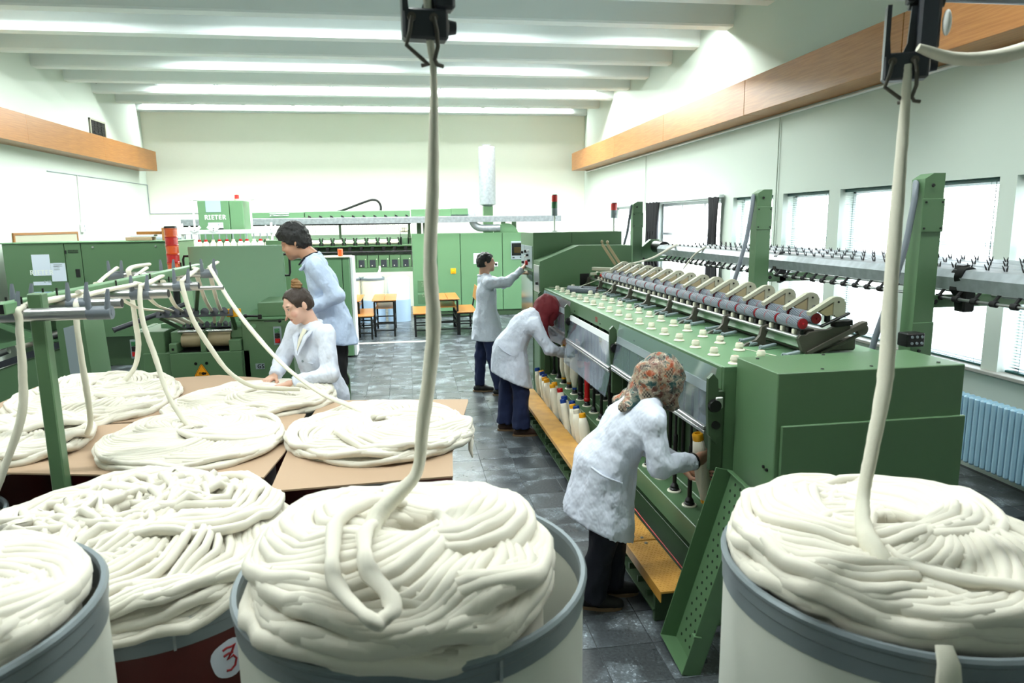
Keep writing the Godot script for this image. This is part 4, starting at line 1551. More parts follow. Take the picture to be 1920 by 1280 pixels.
	guide_block(Vector3(1.44, 2.575, -1.9), "black plastic sliver guide overhead in front of the wooden duct", -0.5)
	strand_thing("sliver_strand", [Vector3(1.432, 2.53, -1.885), Vector3(1.43, 2.44, -1.88), Vector3(1.415, 2.2, -1.86), Vector3(1.385, 1.9, -1.82), Vector3(1.36, 1.65, -1.78), Vector3(1.315, 1.45, -1.75), Vector3(1.275, 1.32, -1.72), Vector3(1.235, 1.26, -1.66), Vector3(1.215, 1.23, -1.6), Vector3(1.215, 1.19, -1.53)], [0.012, 0.015, 0.02, 0.023, 0.026, 0.022, 0.02, 0.024, 0.03, 0.03], "cream sliver rising from the front right can up to the guide before the wooden duct", 12, 0.8, 0.05)
	strand_thing("sliver_strand", [Vector3(1.44, 2.57, -1.86), Vector3(1.55, 2.535, -1.83), Vector3(1.7, 2.55, -1.8), Vector3(1.9, 2.63, -1.76), Vector3(2.3, 2.7, -1.7)], [0.014, 0.022, 0.026, 0.028, 0.028], "pale sliver running from the overhead guide out of the frame past the wooden duct", 12, 0.8, 0.03)
	# bar that carries the guides, above the frame
	m = MB.new()
	m.cyl(Vector3(-1.0, 2.74, -1.95), Vector3(2.6, 2.74, -1.95), 0.02, 0.02, 12)
	for x in [-0.9, 2.5]:
		m.cyl(Vector3(x, 2.74, -1.95), Vector3(x, 4.77, -1.95), 0.012, 0.012, 10)
	tag(obj("guide_rail", m, "steel"), "overhead steel rail that carries the two black sliver guides", "rail")

func loose_loop(pts: PackedVector3Array, r: float, heap: Node3D):
	var a := []
	var rr := []
	for p in pts:
		a.append(p)
		rr.append(r)
	var s := smooth_path(a, rr, 6)
	var m := MB.new()
	for k in s[1].size():
		s[1][k] *= 1.0 + 0.12 * sin(k * 0.7) + 0.06 * sin(k * 1.9)
		s[0][k] += Vector3(sin(k * 0.5), 0.4 * sin(k * 0.8), cos(k * 0.63)) * 0.004
	m.tube(s[0], s[1], 10, 0.75)
	obj("loose_loop", m, "sliver", heap).transform = heap.transform.affine_inverse()

func guide_block(pos: Vector3, label: String, turn: float):
	var o := thing("sliver_guide", label, "guide", pos, turn)
	var m := MB.new()
	m.span(Vector3(-0.062, -0.085, -0.03), Vector3(0.055, -0.01, 0.02), 0.006)
	m.span(Vector3(0.02, -0.01, -0.03), Vector3(0.075, 0.16, 0.02), 0.008)
	m.prism(PackedVector2Array([Vector2(-0.062, -0.02), Vector2(-0.045, -0.02), Vector2(-0.05, 0.03), Vector2(-0.05, 0.12), Vector2(-0.062, 0.12)]), -0.03, 0.02)
	m.prism(PackedVector2Array([Vector2(-0.015, -0.02), Vector2(0.02, -0.02), Vector2(0.02, 0.12), Vector2(0.005, 0.12), Vector2(0.0, 0.02)]), -0.03, -0.015)
	m.cyl(Vector3(0.06, -0.045, -0.02), Vector3(0.08, -0.045, -0.02), 0.02, 0.016, 10)
	obj("body", m, "dark_plastic", o)
	m = MB.new()
	m.span(Vector3(-0.01, 0.13, -0.05), Vector3(0.01, 0.16, 0.0), 0.003)
	m.cyl(Vector3(0.0, 0.14, -0.05), Vector3(0.09, 0.14, -0.05), 0.024, 0.024, 14)
	obj("clamp", m, "black", o)
	for s in [-1.0, 1.0]:
		m = MB.new()
		m.cyl(Vector3(s * 0.028 - 0.012, -0.035, 0.02), Vector3(s * 0.028 - 0.012, -0.035, 0.03), 0.011, 0.011, 10)
		var x: float = s * 0.028 - 0.012
		m.tube(PackedVector3Array([Vector3(x, -0.035, 0.028), Vector3(x + 0.006 * s, -0.07, 0.033), Vector3(x + 0.012 * s - 0.004, -0.105, 0.03), Vector3(x - 0.012 * s + 0.012, -0.135, 0.022), Vector3(0.012 + s * 0.012, -0.145, 0.012), Vector3(0.012 + s * 0.028, -0.147, 0.004)]), 0.0055, 8)
		obj("wire", m, "cast_iron", o)
	m = MB.new()
	m.ball(Vector3(0.09, 0.06, 0.01), Vector3(0.012, 0.035, 0.016), 10, 8)
	obj("eyelet", m, "white_plastic", o)

func build_table():
	# cardboard laid over red cans
	var sheets := [
		[[-0.64, -3.02], [0.17, -3.06], [0.19, -3.4], [0.36, -4.42], [0.36, -4.46], [-0.60, -4.62], [-0.655, -3.6]],
		[[-2.06, -3.52], [-1.4, -3.36], [-0.7, -3.2], [-0.665, -3.55], [-0.66, -4.3], [-1.9, -4.28]],
		[[-2.75, -4.30], [-1.9, -4.30], [-0.62, -4.40], [-0.62, -5.15], [-1.5, -5.6], [-2.75, -5.45]],
		[[-2.95, -3.45], [-2.08, -3.53], [-1.93, -4.27], [-2.9, -4.27]]]
	var says := ["brown cardboard sheet under the heap by the aisle", "brown cardboard sheet under the middle sliver heap, before the woman with the hair bun", "brown cardboard sheet under the two heaps by the green draw frame", "brown cardboard sheet under the small heap at the left frame edge"]
	for k in 4:
		var poly := PackedVector2Array()
		for p in sheets[k]:
			poly.append(Vector2(p[0], p[1]))
		var m := MB.new()
		m.prism(poly, 0.0, 0.008, Transform3D(Basis(Vector3(1, 0, 0), Vector3(0, 0, 1), Vector3(0, 1, 0)), Vector3(0, 0.94 + 0.001 * k, 0)))
		tag(obj("cardboard_sheet", m, "cardboard"), says[k], "cardboard")
	var spots := [[-0.2, -3.65], [-1.2, -3.95], [-0.95, -4.75], [-2.2, -4.85], [-2.35, -4.02]]
	var near := ["by the aisle", "in the middle", "nearest the woman with the hair bun", "by the green draw frame", "at the left frame edge"]
	for k in spots.size():
		can("sliver_can", "dark red can hidden under the cardboard table, " + near[k], Vector3(spots[k][0], 0, spots[k][1]), 0.40, 0.935, "red_can", 0.08)
	sliver_heap("sliver_heap", "flat cream sliver heap by the aisle, on the right-hand cardboard sheet", "sliver heaps on the cardboard", Vector3(-0.185, 0.955, -3.74), 0.50, 0.53, 0.01, 0.14, 52, 2.4, 0.0165, 0.06, 0.035, 61, 1.0, 0.014)
	sliver_heap("sliver_heap", "flat cream sliver heap in the middle, under the hanging sliver that ends in its hole", "sliver heaps on the cardboard", Vector3(-1.17, 0.955, -3.77), 0.50, 0.46, 0.01, 0.16, 56, 2.4, 0.0150, 0.06, 0.035, 67, 2.6, 0.010)
	sliver_heap("sliver_heap", "flat cream sliver heap under the hands of the woman with the hair bun", "sliver heaps on the cardboard", Vector3(-1.04, 0.955, -4.60), 0.55, 0.43, 0.01, 0.13, 54, 2.2, 0.0155, 0.05, 0.03, 71, 0.3, 0.013)
	sliver_heap("sliver_heap", "broad cream sliver heap right in front of the green draw frame on the left", "sliver heaps on the cardboard", Vector3(-2.10, 0.955, -4.88), 0.68, 0.52, 0.01, 0.12, 56, 2.3, 0.0165, 0.06, 0.04, 73, 1.9, 0.016)
	sliver_heap("sliver_heap", "cream sliver heap at the left frame edge behind the green creel post", "sliver heaps on the cardboard", Vector3(-2.18, 0.955, -3.92), 0.45, 0.42, 0.01, 0.13, 46, 2.4, 0.0175, 0.08, 0.04, 79, 3.0, 0.018)
	var m := MB.new()
	m.tube(PackedVector3Array([Vector3(0.28, 0.99, -3.6), Vector3(0.30, 0.95, -3.56), Vector3(0.295, 0.9, -3.55), Vector3(0.305, 0.86, -3.55)]), PackedFloat32Array([0.016, 0.016, 0.012, 0.004]), 8)
	tag(obj("sliver_tail", m, "sliver"), "short tuft of sliver hanging off the aisle side of the cardboard", "sliver")

# ------------------------------------------------------------------ creel over the cardboard table
func fork(parent: Node3D, p: Vector3, tilt := 0.0):
	var m := MB.new()
	m.cyl(Vector3(-0.05, 0, 0), Vector3(0.05, 0, 0), 0.031, 0.031, 14)
	for s in [-1.0, 1.0]:
		m.tube(PackedVector3Array([Vector3(s * 0.036, 0.0, 0.012), Vector3(s * 0.04, 0.04, 0.014), Vector3(s * 0.041, 0.075, 0.008), Vector3(s * 0.043, 0.105, 0.002)]), PackedFloat32Array([0.015, 0.0125, 0.0105, 0.007]), 8)
	m.cyl(Vector3(0.05, 0, 0), Vector3(0.052, 0, 0), 0.014, 0.014, 10)
	var o := obj("fork", m, "grey_plastic", parent)
	o.position = p
	o.rotation.x = tilt

func build_left_creel():
	var t := thing("creel_stand", "green creel post with sloping square beam and silver cross tubes over the cardboard table", "creel", Vector3.ZERO)
	var m := MB.new()
	m.bar(Vector3(-1.628, 0.0, -3.33), Vector3(-1.628, 1.82, -3.33), 0.06, 0.06, 0.005)
	m.span(Vector3(-1.71, 0.0, -3.41), Vector3(-1.55, 0.01, -3.25))
	obj("post", m, "green", t)
	m = MB.new()
	m.bar(Vector3(-1.722, 1.765, -3.2), Vector3(-1.5, 1.81, -5.35), 0.055, 0.05, 0.004)
	var b := obj("beam", m, "green_light", t)
	m = MB.new()
	m.bar(Vector3(-1.722, 1.765, -3.199), Vector3(-1.721, 1.765, -3.21), 0.045, 0.04, 0.0)
	obj("beam_end", m, "black", b)
	m = MB.new()
	m.bar(Vector3(-1.505, 1.79, -5.33), Vector3(-1.92, 1.25, -6.55), 0.03, 0.03, 0.003)
	obj("strut", m, "green_dark", t)
	var rails := [[-3.3, -2.25, -1.33, 1.728, 0.029], [-3.56, -2.25, -1.37, 1.742, 0.024], [-4.1, -1.87, -1.33, 1.734, 0.026], [-4.5, -1.9, -1.28, 1.742, 0.024], [-5.1, -2.03, -1.335, 1.777, 0.024], [-4.75, -1.75, -1.2, 1.705, 0.014]]
	for q in rails:
		m = MB.new()
		m.cyl(Vector3(q[1], q[3], q[0]), Vector3(q[2], q[3], q[0]), q[4], q[4], 16)
		var o := obj("cross_tube", m, "steel", t)
		m = MB.new()
		m.cyl(Vector3(q[2] - 0.004, q[3], q[0]), Vector3(q[2] + 0.001, q[3], q[0]), q[4] * 0.86, q[4] * 0.86, 14)
		obj("bore", m, "black", o)
		m = MB.new()
		var bx := lerpf(-1.722, -1.5, (-3.2 - q[0]) / 2.15)
		var ps := PackedVector3Array()
		for p in [[-0.03, 0.06], [-0.03, 0.0], [0.03, 0.0], [0.03, 0.06]]:
			ps.append(Vector3(bx + p[0], q[3] + 0.02 + p[1], q[0] - 0.004))
		m.tube(ps, 0.005, 6)
		obj("clip", m, "black", o)
	for p in [Vector3(-1.365, 1.728, -3.3), Vector3(-1.73, 1.728, -3.3), Vector3(-1.56, 1.742, -3.56), Vector3(-1.80, 1.742, -3.56), Vector3(-1.475, 1.734, -4.1), Vector3(-1.375, 1.742, -4.5), Vector3(-1.375, 1.777, -5.1), Vector3(-1.975, 1.777, -5.1), Vector3(-1.64, 1.777, -5.1)]:
		fork(t, p, 0.0 if p.z > -5 else 0.15)
	var st := func(pts: Array, label: String, r := 0.0135, sq := 0.75):
		var rr := []
		for k in pts.size():
			rr.append(r * (1.0 + 0.12 * sin(k * 2.1)))
		strand_thing("sliver_strand", pts, rr, label, 9, sq, 0.05)
	st.call([Vector3(-1.60, 1.775, -3.75), Vector3(-1.68, 1.765, -3.32), Vector3(-1.683, 1.70, -3.27), Vector3(-1.695, 1.5, -3.27), Vector3(-1.72, 1.3, -3.27), Vector3(-1.80, 1.1, -3.27), Vector3(-1.9, 0.9, -3.26), Vector3(-2.05, 0.82, -3.27)], "cream sliver hanging at the left frame edge, left of the green creel post", 0.018)
	st.call([Vector3(-1.50, 1.79, -4.1), Vector3(-1.56, 1.775, -3.62), Vector3(-1.56, 1.71, -3.52), Vector3(-1.562, 1.5, -3.52), Vector3(-1.568, 1.3, -3.55), Vector3(-1.60, 1.15, -3.62), Vector3(-1.68, 1.05, -3.75)], "cream sliver hanging just right of the green creel post", 0.0145)
	st.call([Vector3(-1.9, 1.83, -5.5), Vector3(-1.885, 1.825, -5.1), Vector3(-1.88, 1.75, -5.06), Vector3(-1.875, 1.5, -5.06), Vector3(-1.87, 1.3, -5.06), Vector3(-1.90, 1.15, -5.04), Vector3(-1.96, 1.06, -5.0)], "cream sliver hanging straight down to the back of the broad heap", 0.017)
	st.call([Vector3(-1.62, 1.80, -5.1), Vector3(-1.47, 1.785, -4.2), Vector3(-1.465, 1.765, -4.07), Vector3(-1.455, 1.6, -4.03), Vector3(-1.40, 1.4, -4.0), Vector3(-1.33, 1.2, -3.93), Vector3(-1.25, 1.08, -3.87), Vector3(-1.19, 1.02, -3.83)], "cream sliver slanting down into the hole of the middle heap", 0.0155)
	st.call([Vector3(-1.45, 1.81, -5.1), Vector3(-1.37, 1.785, -4.55), Vector3(-1.365, 1.75, -4.47), Vector3(-1.32, 1.55, -4.45), Vector3(-1.23, 1.36, -4.45), Vector3(-1.13, 1.2, -4.45), Vector3(-1.0, 1.1, -4.47), Vector3(-0.85, 1.07, -4.5), Vector3(-0.72, 1.06, -4.5)], "cream sliver sweeping down to the heap before the woman with the hair bun", 0.0155)
	st.call([Vector3(-1.39, 1.84, -5.4), Vector3(-1.36, 1.825, -5.1), Vector3(-1.34, 1.80, -5.04), Vector3(-1.19, 1.58, -4.9), Vector3(-1.02, 1.4, -4.72), Vector3(-0.79, 1.22, -4.45), Vector3(-0.55, 1.1, -4.2), Vector3(-0.36, 1.06, -4.0), Vector3(-0.22, 1.02, -3.85)], "long cream sliver slanting past the woman with the hair bun to the aisle heap", 0.0145)
	# over the tubes and down to the black guide plate of the draw frame
	var holes := [0, 1, 2, 3, 5, 6]
	var from := [Vector3(-1.70, 1.80, -4.1), Vector3(-1.66, 1.79, -4.5), Vector3(-1.52, 1.77, -4.6), Vector3(-1.60, 1.82, -5.1), Vector3(-1.47, 1.82, -5.1), Vector3(-1.375, 1.81, -5.1)]
	var ords := ["first", "second", "third", "fourth", "fifth", "sixth"]
	for k in 6:
		var e := Vector3(-2.06 + holes[k] * 0.078, 1.40, -6.17)
		var a: Vector3 = from[k]
		st.call([a, a.lerp(e, 0.08) + Vector3(0, -0.005, 0), a.lerp(e, 0.5) + Vector3(0, -0.05, 0), e + Vector3(0, 0.005, 0.02), e + Vector3(0, -0.05, -0.06), Vector3(lerpf(e.x, -1.8, 0.35), 1.26, -6.4)], "cream sliver entering the black guide plate of the draw frame, %s from the left" % ords[k], 0.0155, 0.6)
	st.call([Vector3(-1.47, 1.79, -4.1), Vector3(-1.66, 1.78, -4.5), Vector3(-1.76, 1.80, -4.9), Vector3(-1.78, 1.825, -5.1)], "cream sliver lying over the silver tubes, from the middle fork back to the left", 0.014)
	st.call([Vector3(-1.56, 1.80, -3.56), Vector3(-1.72, 1.77, -4.1), Vector3(-1.9, 1.79, -4.7), Vector3(-1.97, 1.83, -5.1)], "cream sliver lying over the silver tubes beside the sloping beam", 0.014)

# ------------------------------------------------------------------ draw frame the slivers run into
func build_draw_frame():
	var t := thing("draw_machine", "green draw frame with black sliver guide plates, two pale drums and a warning triangle", "machine", Vector3(0, 0, -6.2))
	var m := MB.new()
	# front apron with the drum opening
	m.span(Vector3(-2.28, 0.1, -0.7), Vector3(-1.40, 1.03, -0.04), 0.005)
	m.span(Vector3(-2.05, 0.66, -0.04), Vector3(-1.46, 1.03, 0.0), 0.006)
	obj("apron", m, "green", t)
	m = MB.new()
	m.span(Vector3(-2.05, 1.03, -0.6), Vector3(-1.985, 1.115, 0.0), 0.005)
	m.span(Vector3(-1.56, 1.03, -0.6), Vector3(-1.46, 1.13, 0.0), 0.005)
	m.span(Vector3(-1.80, 1.03, -0.55), Vector3(-1.755, 1.21, -0.02), 0.004)
	m.span(Vector3(-2.06, 1.1, -0.5), Vector3(-1.97, 1.20, -0.1), 0.005)
	m.span(Vector3(-1.56, 1.13, -0.5), Vector3(-1.45, 1.225, -0.1), 0.005)
	obj("drum_cheek", m, "green", t)
	m = MB.new()
	m.span(Vector3(-2.0, 0.98, -0.5), Vector3(-1.5, 1.035, -0.04))
	m.span(Vector3(-2.0, 1.0, -0.55), Vector3(-1.5, 1.2, -0.45))
	obj("drum_well", m, "black", t)
	for x in [-1.975, -1.755]:
		m = MB.new()
		m.cyl(Vector3(x, 1.12, -0.14), Vector3(x + (0.175 if x < -1.9 else 0.19), 1.12, -0.14), 0.062, 0.062, 24)
		obj("drum", m, "beige", t)
	for x in [-1.99, -1.755]:
		m = MB.new()
		m.cyl(Vector3(x, 1.205, -0.08), Vector3(x + 0.215, 1.205, -0.08), 0.014, 0.014, 12)
		obj("feed_roller", m, "bright_steel", t)
	m = MB.new()
	for p in [[-1.845, 0.935], [-1.755, 0.935], [-1.845, 0.80], [-1.755, 0.80]]:
		m.cyl(Vector3(p[0], p[1], 0.0), Vector3(p[0], p[1], 0.004), 0.013, 0.013, 10)
	m.span(Vector3(-2.03, 1.055, 0.0), Vector3(-2.01, 1.075, 0.003))
	stuff(obj("plug", m, "black_metal", t))
	# warning triangle with the hand pictogram
	m = MB.new()
	m.prism(rounded_triangle(0.072, 0.010), 0.0, 0.002, Transform3D(Basis.IDENTITY, Vector3(-1.80, 0.858, 0.0005)))
	var sign := obj("warning_sign", m, "black", t)
	m = MB.new()
	m.prism(rounded_triangle(0.068, 0.009), 0.002, 0.003, Transform3D(Basis.IDENTITY, Vector3(-1.80, 0.858, 0.0005)))
	obj("sign_face", m, "sign_yellow", sign)
	m = MB.new()
	var tri := rounded_triangle(0.058, 0.006)
	for k in tri.size():
		var a := tri[k]
		var b := tri[(k + 1) % tri.size()]
		m.bar(Vector3(-1.80 + a.x, 0.858 + a.y, 0.0034), Vector3(-1.80 + b.x, 0.858 + b.y, 0.0034), 0.003, 0.001, 0.0, Vector3(0, 0, 1))
	m.cyl(Vector3(-1.79, 0.845, 0.003), Vector3(-1.79, 0.845, 0.004), 0.014, 0.014, 14)
	m.cyl(Vector3(-1.774, 0.845, 0.003), Vector3(-1.774, 0.845, 0.004), 0.011, 0.011, 14)
	for k in 4:
		m.box(Vector3(-1.815, 0.838 + k * 0.006, 0.0035), Vector3(0.022, 0.003, 0.001))
	obj("pictogram", m, "black", sign)
	# black guide plates with sliver holes
	for row in 2:
		var x0 := -2.12 if row == 0 else -1.99
		var pitch := 0.078 if row == 0 else 0.052
		var n := 8
		var h := 0.075 if row == 0 else 0.06
		var poly := PackedVector2Array([Vector2(0, 0)])
		poly.append(Vector2(pitch * n, 0))
		for k in range(n - 1, -1, -1):
			var cx := (k + 0.5) * pitch
			poly.append(Vector2(cx + pitch * 0.36, h))
			poly.append(Vector2(cx + 0.006, h * 0.72))
			poly.append(Vector2(cx + 0.004, h * 0.42))
			for q in 5:
				poly.append(Vector2(cx + cos(PI * 0.35 - PI * 0.425 * q) * 0.011, h * 0.33 + sin(PI * 0.35 - PI * 0.425 * q) * 0.011))
			poly.append(Vector2(cx - 0.004, h * 0.42))
			poly.append(Vector2(cx - 0.006, h * 0.72))
			poly.append(Vector2(cx - pitch * 0.36, h))
		m = MB.new()
		m.prism(poly, -0.006, 0.006, Transform3D(Basis(Vector3.RIGHT, -0.35), Vector3(x0, 1.345 if row == 0 else 1.215, 0.03 if row == 0 else -0.2)))
		obj("guide_plate", m, "dark_plastic", t)
	m = MB.new()
	m.bar(Vector3(-2.1, 1.34, 0.0), Vector3(-1.95, 1.20, -0.15), 0.02, 0.03)
	m.bar(Vector3(-1.52, 1.36, 0.0), Vector3(-1.52, 1.2, -0.12), 0.03, 0.03)
	obj("plate_arm", m, "green_dark", t)
	m = MB.new()
	m.cyl(Vector3(-2.43, 1.265, 0.1), Vector3(-1.95, 1.43, -0.25), 0.021, 0.021, 14)
	m.cyl(Vector3(-2.436, 1.263, 0.104), Vector3(-2.43, 1.265, 0.1), 0.024, 0.024, 14)
	obj("pivot_tube", m, "dark_plastic", t)
	m = MB.new()
	m.span(Vector3(-1.56, 1.33, -0.02), Vector3(-1.44, 1.40, 0.0), 0.004)
	obj("yellow_tab", m, "yellow", t)
	m = MB.new()
	m.span(Vector3(-2.2, 1.20, -0.75), Vector3(-1.4, 1.25, -0.3), 0.004)
	obj("deck", m, "green_light", t)
	# left column with the push buttons
	m = MB.new()
	m.span(Vector3(-2.32, 0.0, -0.6), Vector3(-2.10, 1.215, -0.06), 0.006)
	m.span(Vector3(-2.36, 0.0, -0.6), Vector3(-2.32, 1.22, -0.1), 0.003)
	obj("left_column", m, "green", t)
	push_buttons(t, Vector3(-2.345, 0.99, -0.055), true)
	# right hand drive cabinet
	m = MB.new()
	m.span(Vector3(-1.455, 0.0, -0.8), Vector3(-1.03, 1.29, -0.04), 0.006)
	var cab := obj("drive_cabinet", m, "green", t)
	m = MB.new()
	m.span(Vector3(-1.47, 1.29, -0.8), Vector3(-1.02, 1.31, -0.03), 0.004)
	obj("worktop", m, "green_light", t)
	push_buttons(cab, Vector3(-1.155, 1.065, -0.035), true)
	m = MB.new()
	m.span(Vector3(-1.36, 0.855, -0.04), Vector3(-1.285, 0.905, -0.037), 0.0)
	var pl := obj("plate", m, "panel_grey", cab)
	var gs := obj("lettering", words("GS", 0.05, 0.001), "black", pl)
	gs.position = Vector3(-1.315, 0.88, -0.0365)
	m = MB.new()
	m.cyl(Vector3(-1.35, 1.24, -0.04), Vector3(-1.35, 1.24, -0.036), 0.02, 0.02, 14)
	obj("handle_cup", m, "green_light", cab)
	m = MB.new()
	m.span(Vector3(-1.32, 1.31, -0.6), Vector3(-0.98, 1.435, -0.1), 0.006)
	obj("gear_box", m, "green", t)
	m = MB.new()
	m.cyl(Vector3(-1.40, 1.335, 0.0), Vector3(-1.30, 1.33, 0.0), 0.01, 0.01, 10)
	m.ball(Vector3(-1.405, 1.335, 0.0), Vector3(0.02, 0.018, 0.018), 10, 8)
	m.span(Vector3(-1.30, 1.305, -0.015), Vector3(-1.27, 1.345, 0.015), 0.003)
	obj("lever", m, "black_metal", t)
	m = MB.new()
	m.cyl(Vector3(-1.25, 1.285, 0.02), Vector3(-1.13, 1.285, 0.02), 0.004, 0.004, 8)
	m.ball(Vector3(-1.12, 1.285, 0.02), Vector3(0.016, 0.016, 0.016), 10, 8)
	obj("rod_lever", m, "black", t)
	# raised cover behind
	m = MB.new()
	m.box(Vector3(-1.60, 1.57, -0.72), Vector3(0.86, 0.70, 0.03), 0.008, Basis(Vector3.RIGHT, 0.06))
	var lid := obj("raised_cover", m, "green_pale", t)
	for s in [-1.0, 1.0]:
		m = MB.new()
		var x: float = -1.60 + s * 0.43
		m.tube(PackedVector3Array([Vector3(x, 1.83, -0.70), Vector3(x + s * 0.04, 1.83, -0.70), Vector3(x + s * 0.05, 1.80, -0.7), Vector3(x + s * 0.05, 1.66, -0.7), Vector3(x + s * 0.04, 1.63, -0.7), Vector3(x, 1.63, -0.7)]), 0.011, 8)
		obj("cover_handle", m, "black", lid)
	m = MB.new()
	m.span(Vector3(-2.02, 1.2, -1.5), Vector3(-1.1, 1.24, -0.72), 0.004)
	m.span(Vector3(-2.0, 0.0, -1.5), Vector3(-1.05, 1.2, -0.8), 0.006)
	obj("rear_body", m, "green", t)
	# big five-tier signal tower
	signal_tower(Vector3(-2.12, 0, -6.75))
	# platform the man stands on and its brush guard
	m = MB.new()
	m.span(Vector3(-1.0, 0.0, -6.15), Vector3(-0.42, 0.375, -5.3), 0.006)
	tag(obj("platform", m, "green_dark"), "low green platform at the right end of the draw frame, under the standing young man", "platform")
	m = MB.new()
	m.prism(PackedVector2Array([Vector2(-0.63, 0.5), Vector2(-0.555, 0.5), Vector2(-0.555, 0.74), Vector2(-0.575, 0.79), Vector2(-0.60, 0.8), Vector2(-0.63, 0.79)]), -6.26, -6.22)
	m.span(Vector3(-0.62, 0.0, -6.26), Vector3(-0.56, 0.5, -6.22), 0.004)
	var g := thing("brush_guard", "small rounded green guard with a black brush, by the dark trousers at the aisle", "guard", Vector3.ZERO)
	obj("plate", m, "green", g)
	m = MB.new()
	for k in 10:
		m.box(Vector3(-0.628 + k * 0.004, 0.52 + k * 0.022, -6.215), Vector3(0.03, 0.009, 0.01), 0.001)
	stuff(obj("brush", m, "black", g))

func rounded_triangle(r: float, c: float) -> PackedVector2Array:
	var poly := PackedVector2Array()
	for k in 3:
		var a := PI / 2 + TAU * k / 3
		for q in 4:
			var b := a - 1.0 + 2.0 * q / 3.0
			poly.append(Vector2(cos(a), sin(a)) * (r - c) + Vector2(cos(b), sin(b)) * c)
	return poly

func push_buttons(parent: Node3D, p: Vector3, red := true):
	var m := MB.new()
	m.span(p + Vector3(-0.034, 0.0, -0.006), p + Vector3(0.034, 0.165, 0.0), 0.003)
	var o := obj("button_plate", m, "panel_grey", parent)
	var cols := ["red", "black", "green_lens"]
	for k in 3:
		m = MB.new()
		m.span(p + Vector3(-0.024, 0.018 + k * 0.045, 0.0), p + Vector3(0.02, 0.058 + k * 0.045, 0.004), 0.001)
		m.cyl(p + Vector3(-0.002, 0.038 + k * 0.045, 0.004), p + Vector3(-0.002, 0.038 + k * 0.045, 0.018), 0.017, 0.015, 14)
		obj("button", m, cols[k], o)

func signal_tower(p: Vector3):
	var o := thing("signal_tower", "tall signal tower of alternating orange and red lenses behind the silver cross tubes", "signal lamp", p)
	var m := MB.new()
	m.cyl(Vector3(0, 0, 0), Vector3(0, 1.66, 0), 0.03, 0.03, 12)
	m.cyl(Vector3(0, 1.64, 0), Vector3(0, 1.70, 0), 0.062, 0.058, 18)
	obj("stand", m, "black", o)
	for k in 5:
		m = MB.new()
		var y := 1.70 + k * 0.078
		m.lathe(PackedVector2Array([Vector2(0, y), Vector2(0.055, y), Vector2(0.058, y + 0.006), Vector2(0.054, y + 0.01), Vector2(0.054, y + 0.068), Vector2(0.058, y + 0.072), Vector2(0.055, y + 0.077), Vector2(0, y + 0.077)]), 22)
		obj("lens", m, "orange_lens" if k % 2 == 0 else "red_lens", o)
	m = MB.new()
	m.cyl(Vector3(0, 2.09, 0), Vector3(0, 2.108, 0), 0.058, 0.05, 18)
	obj("cap", m, "black", o)

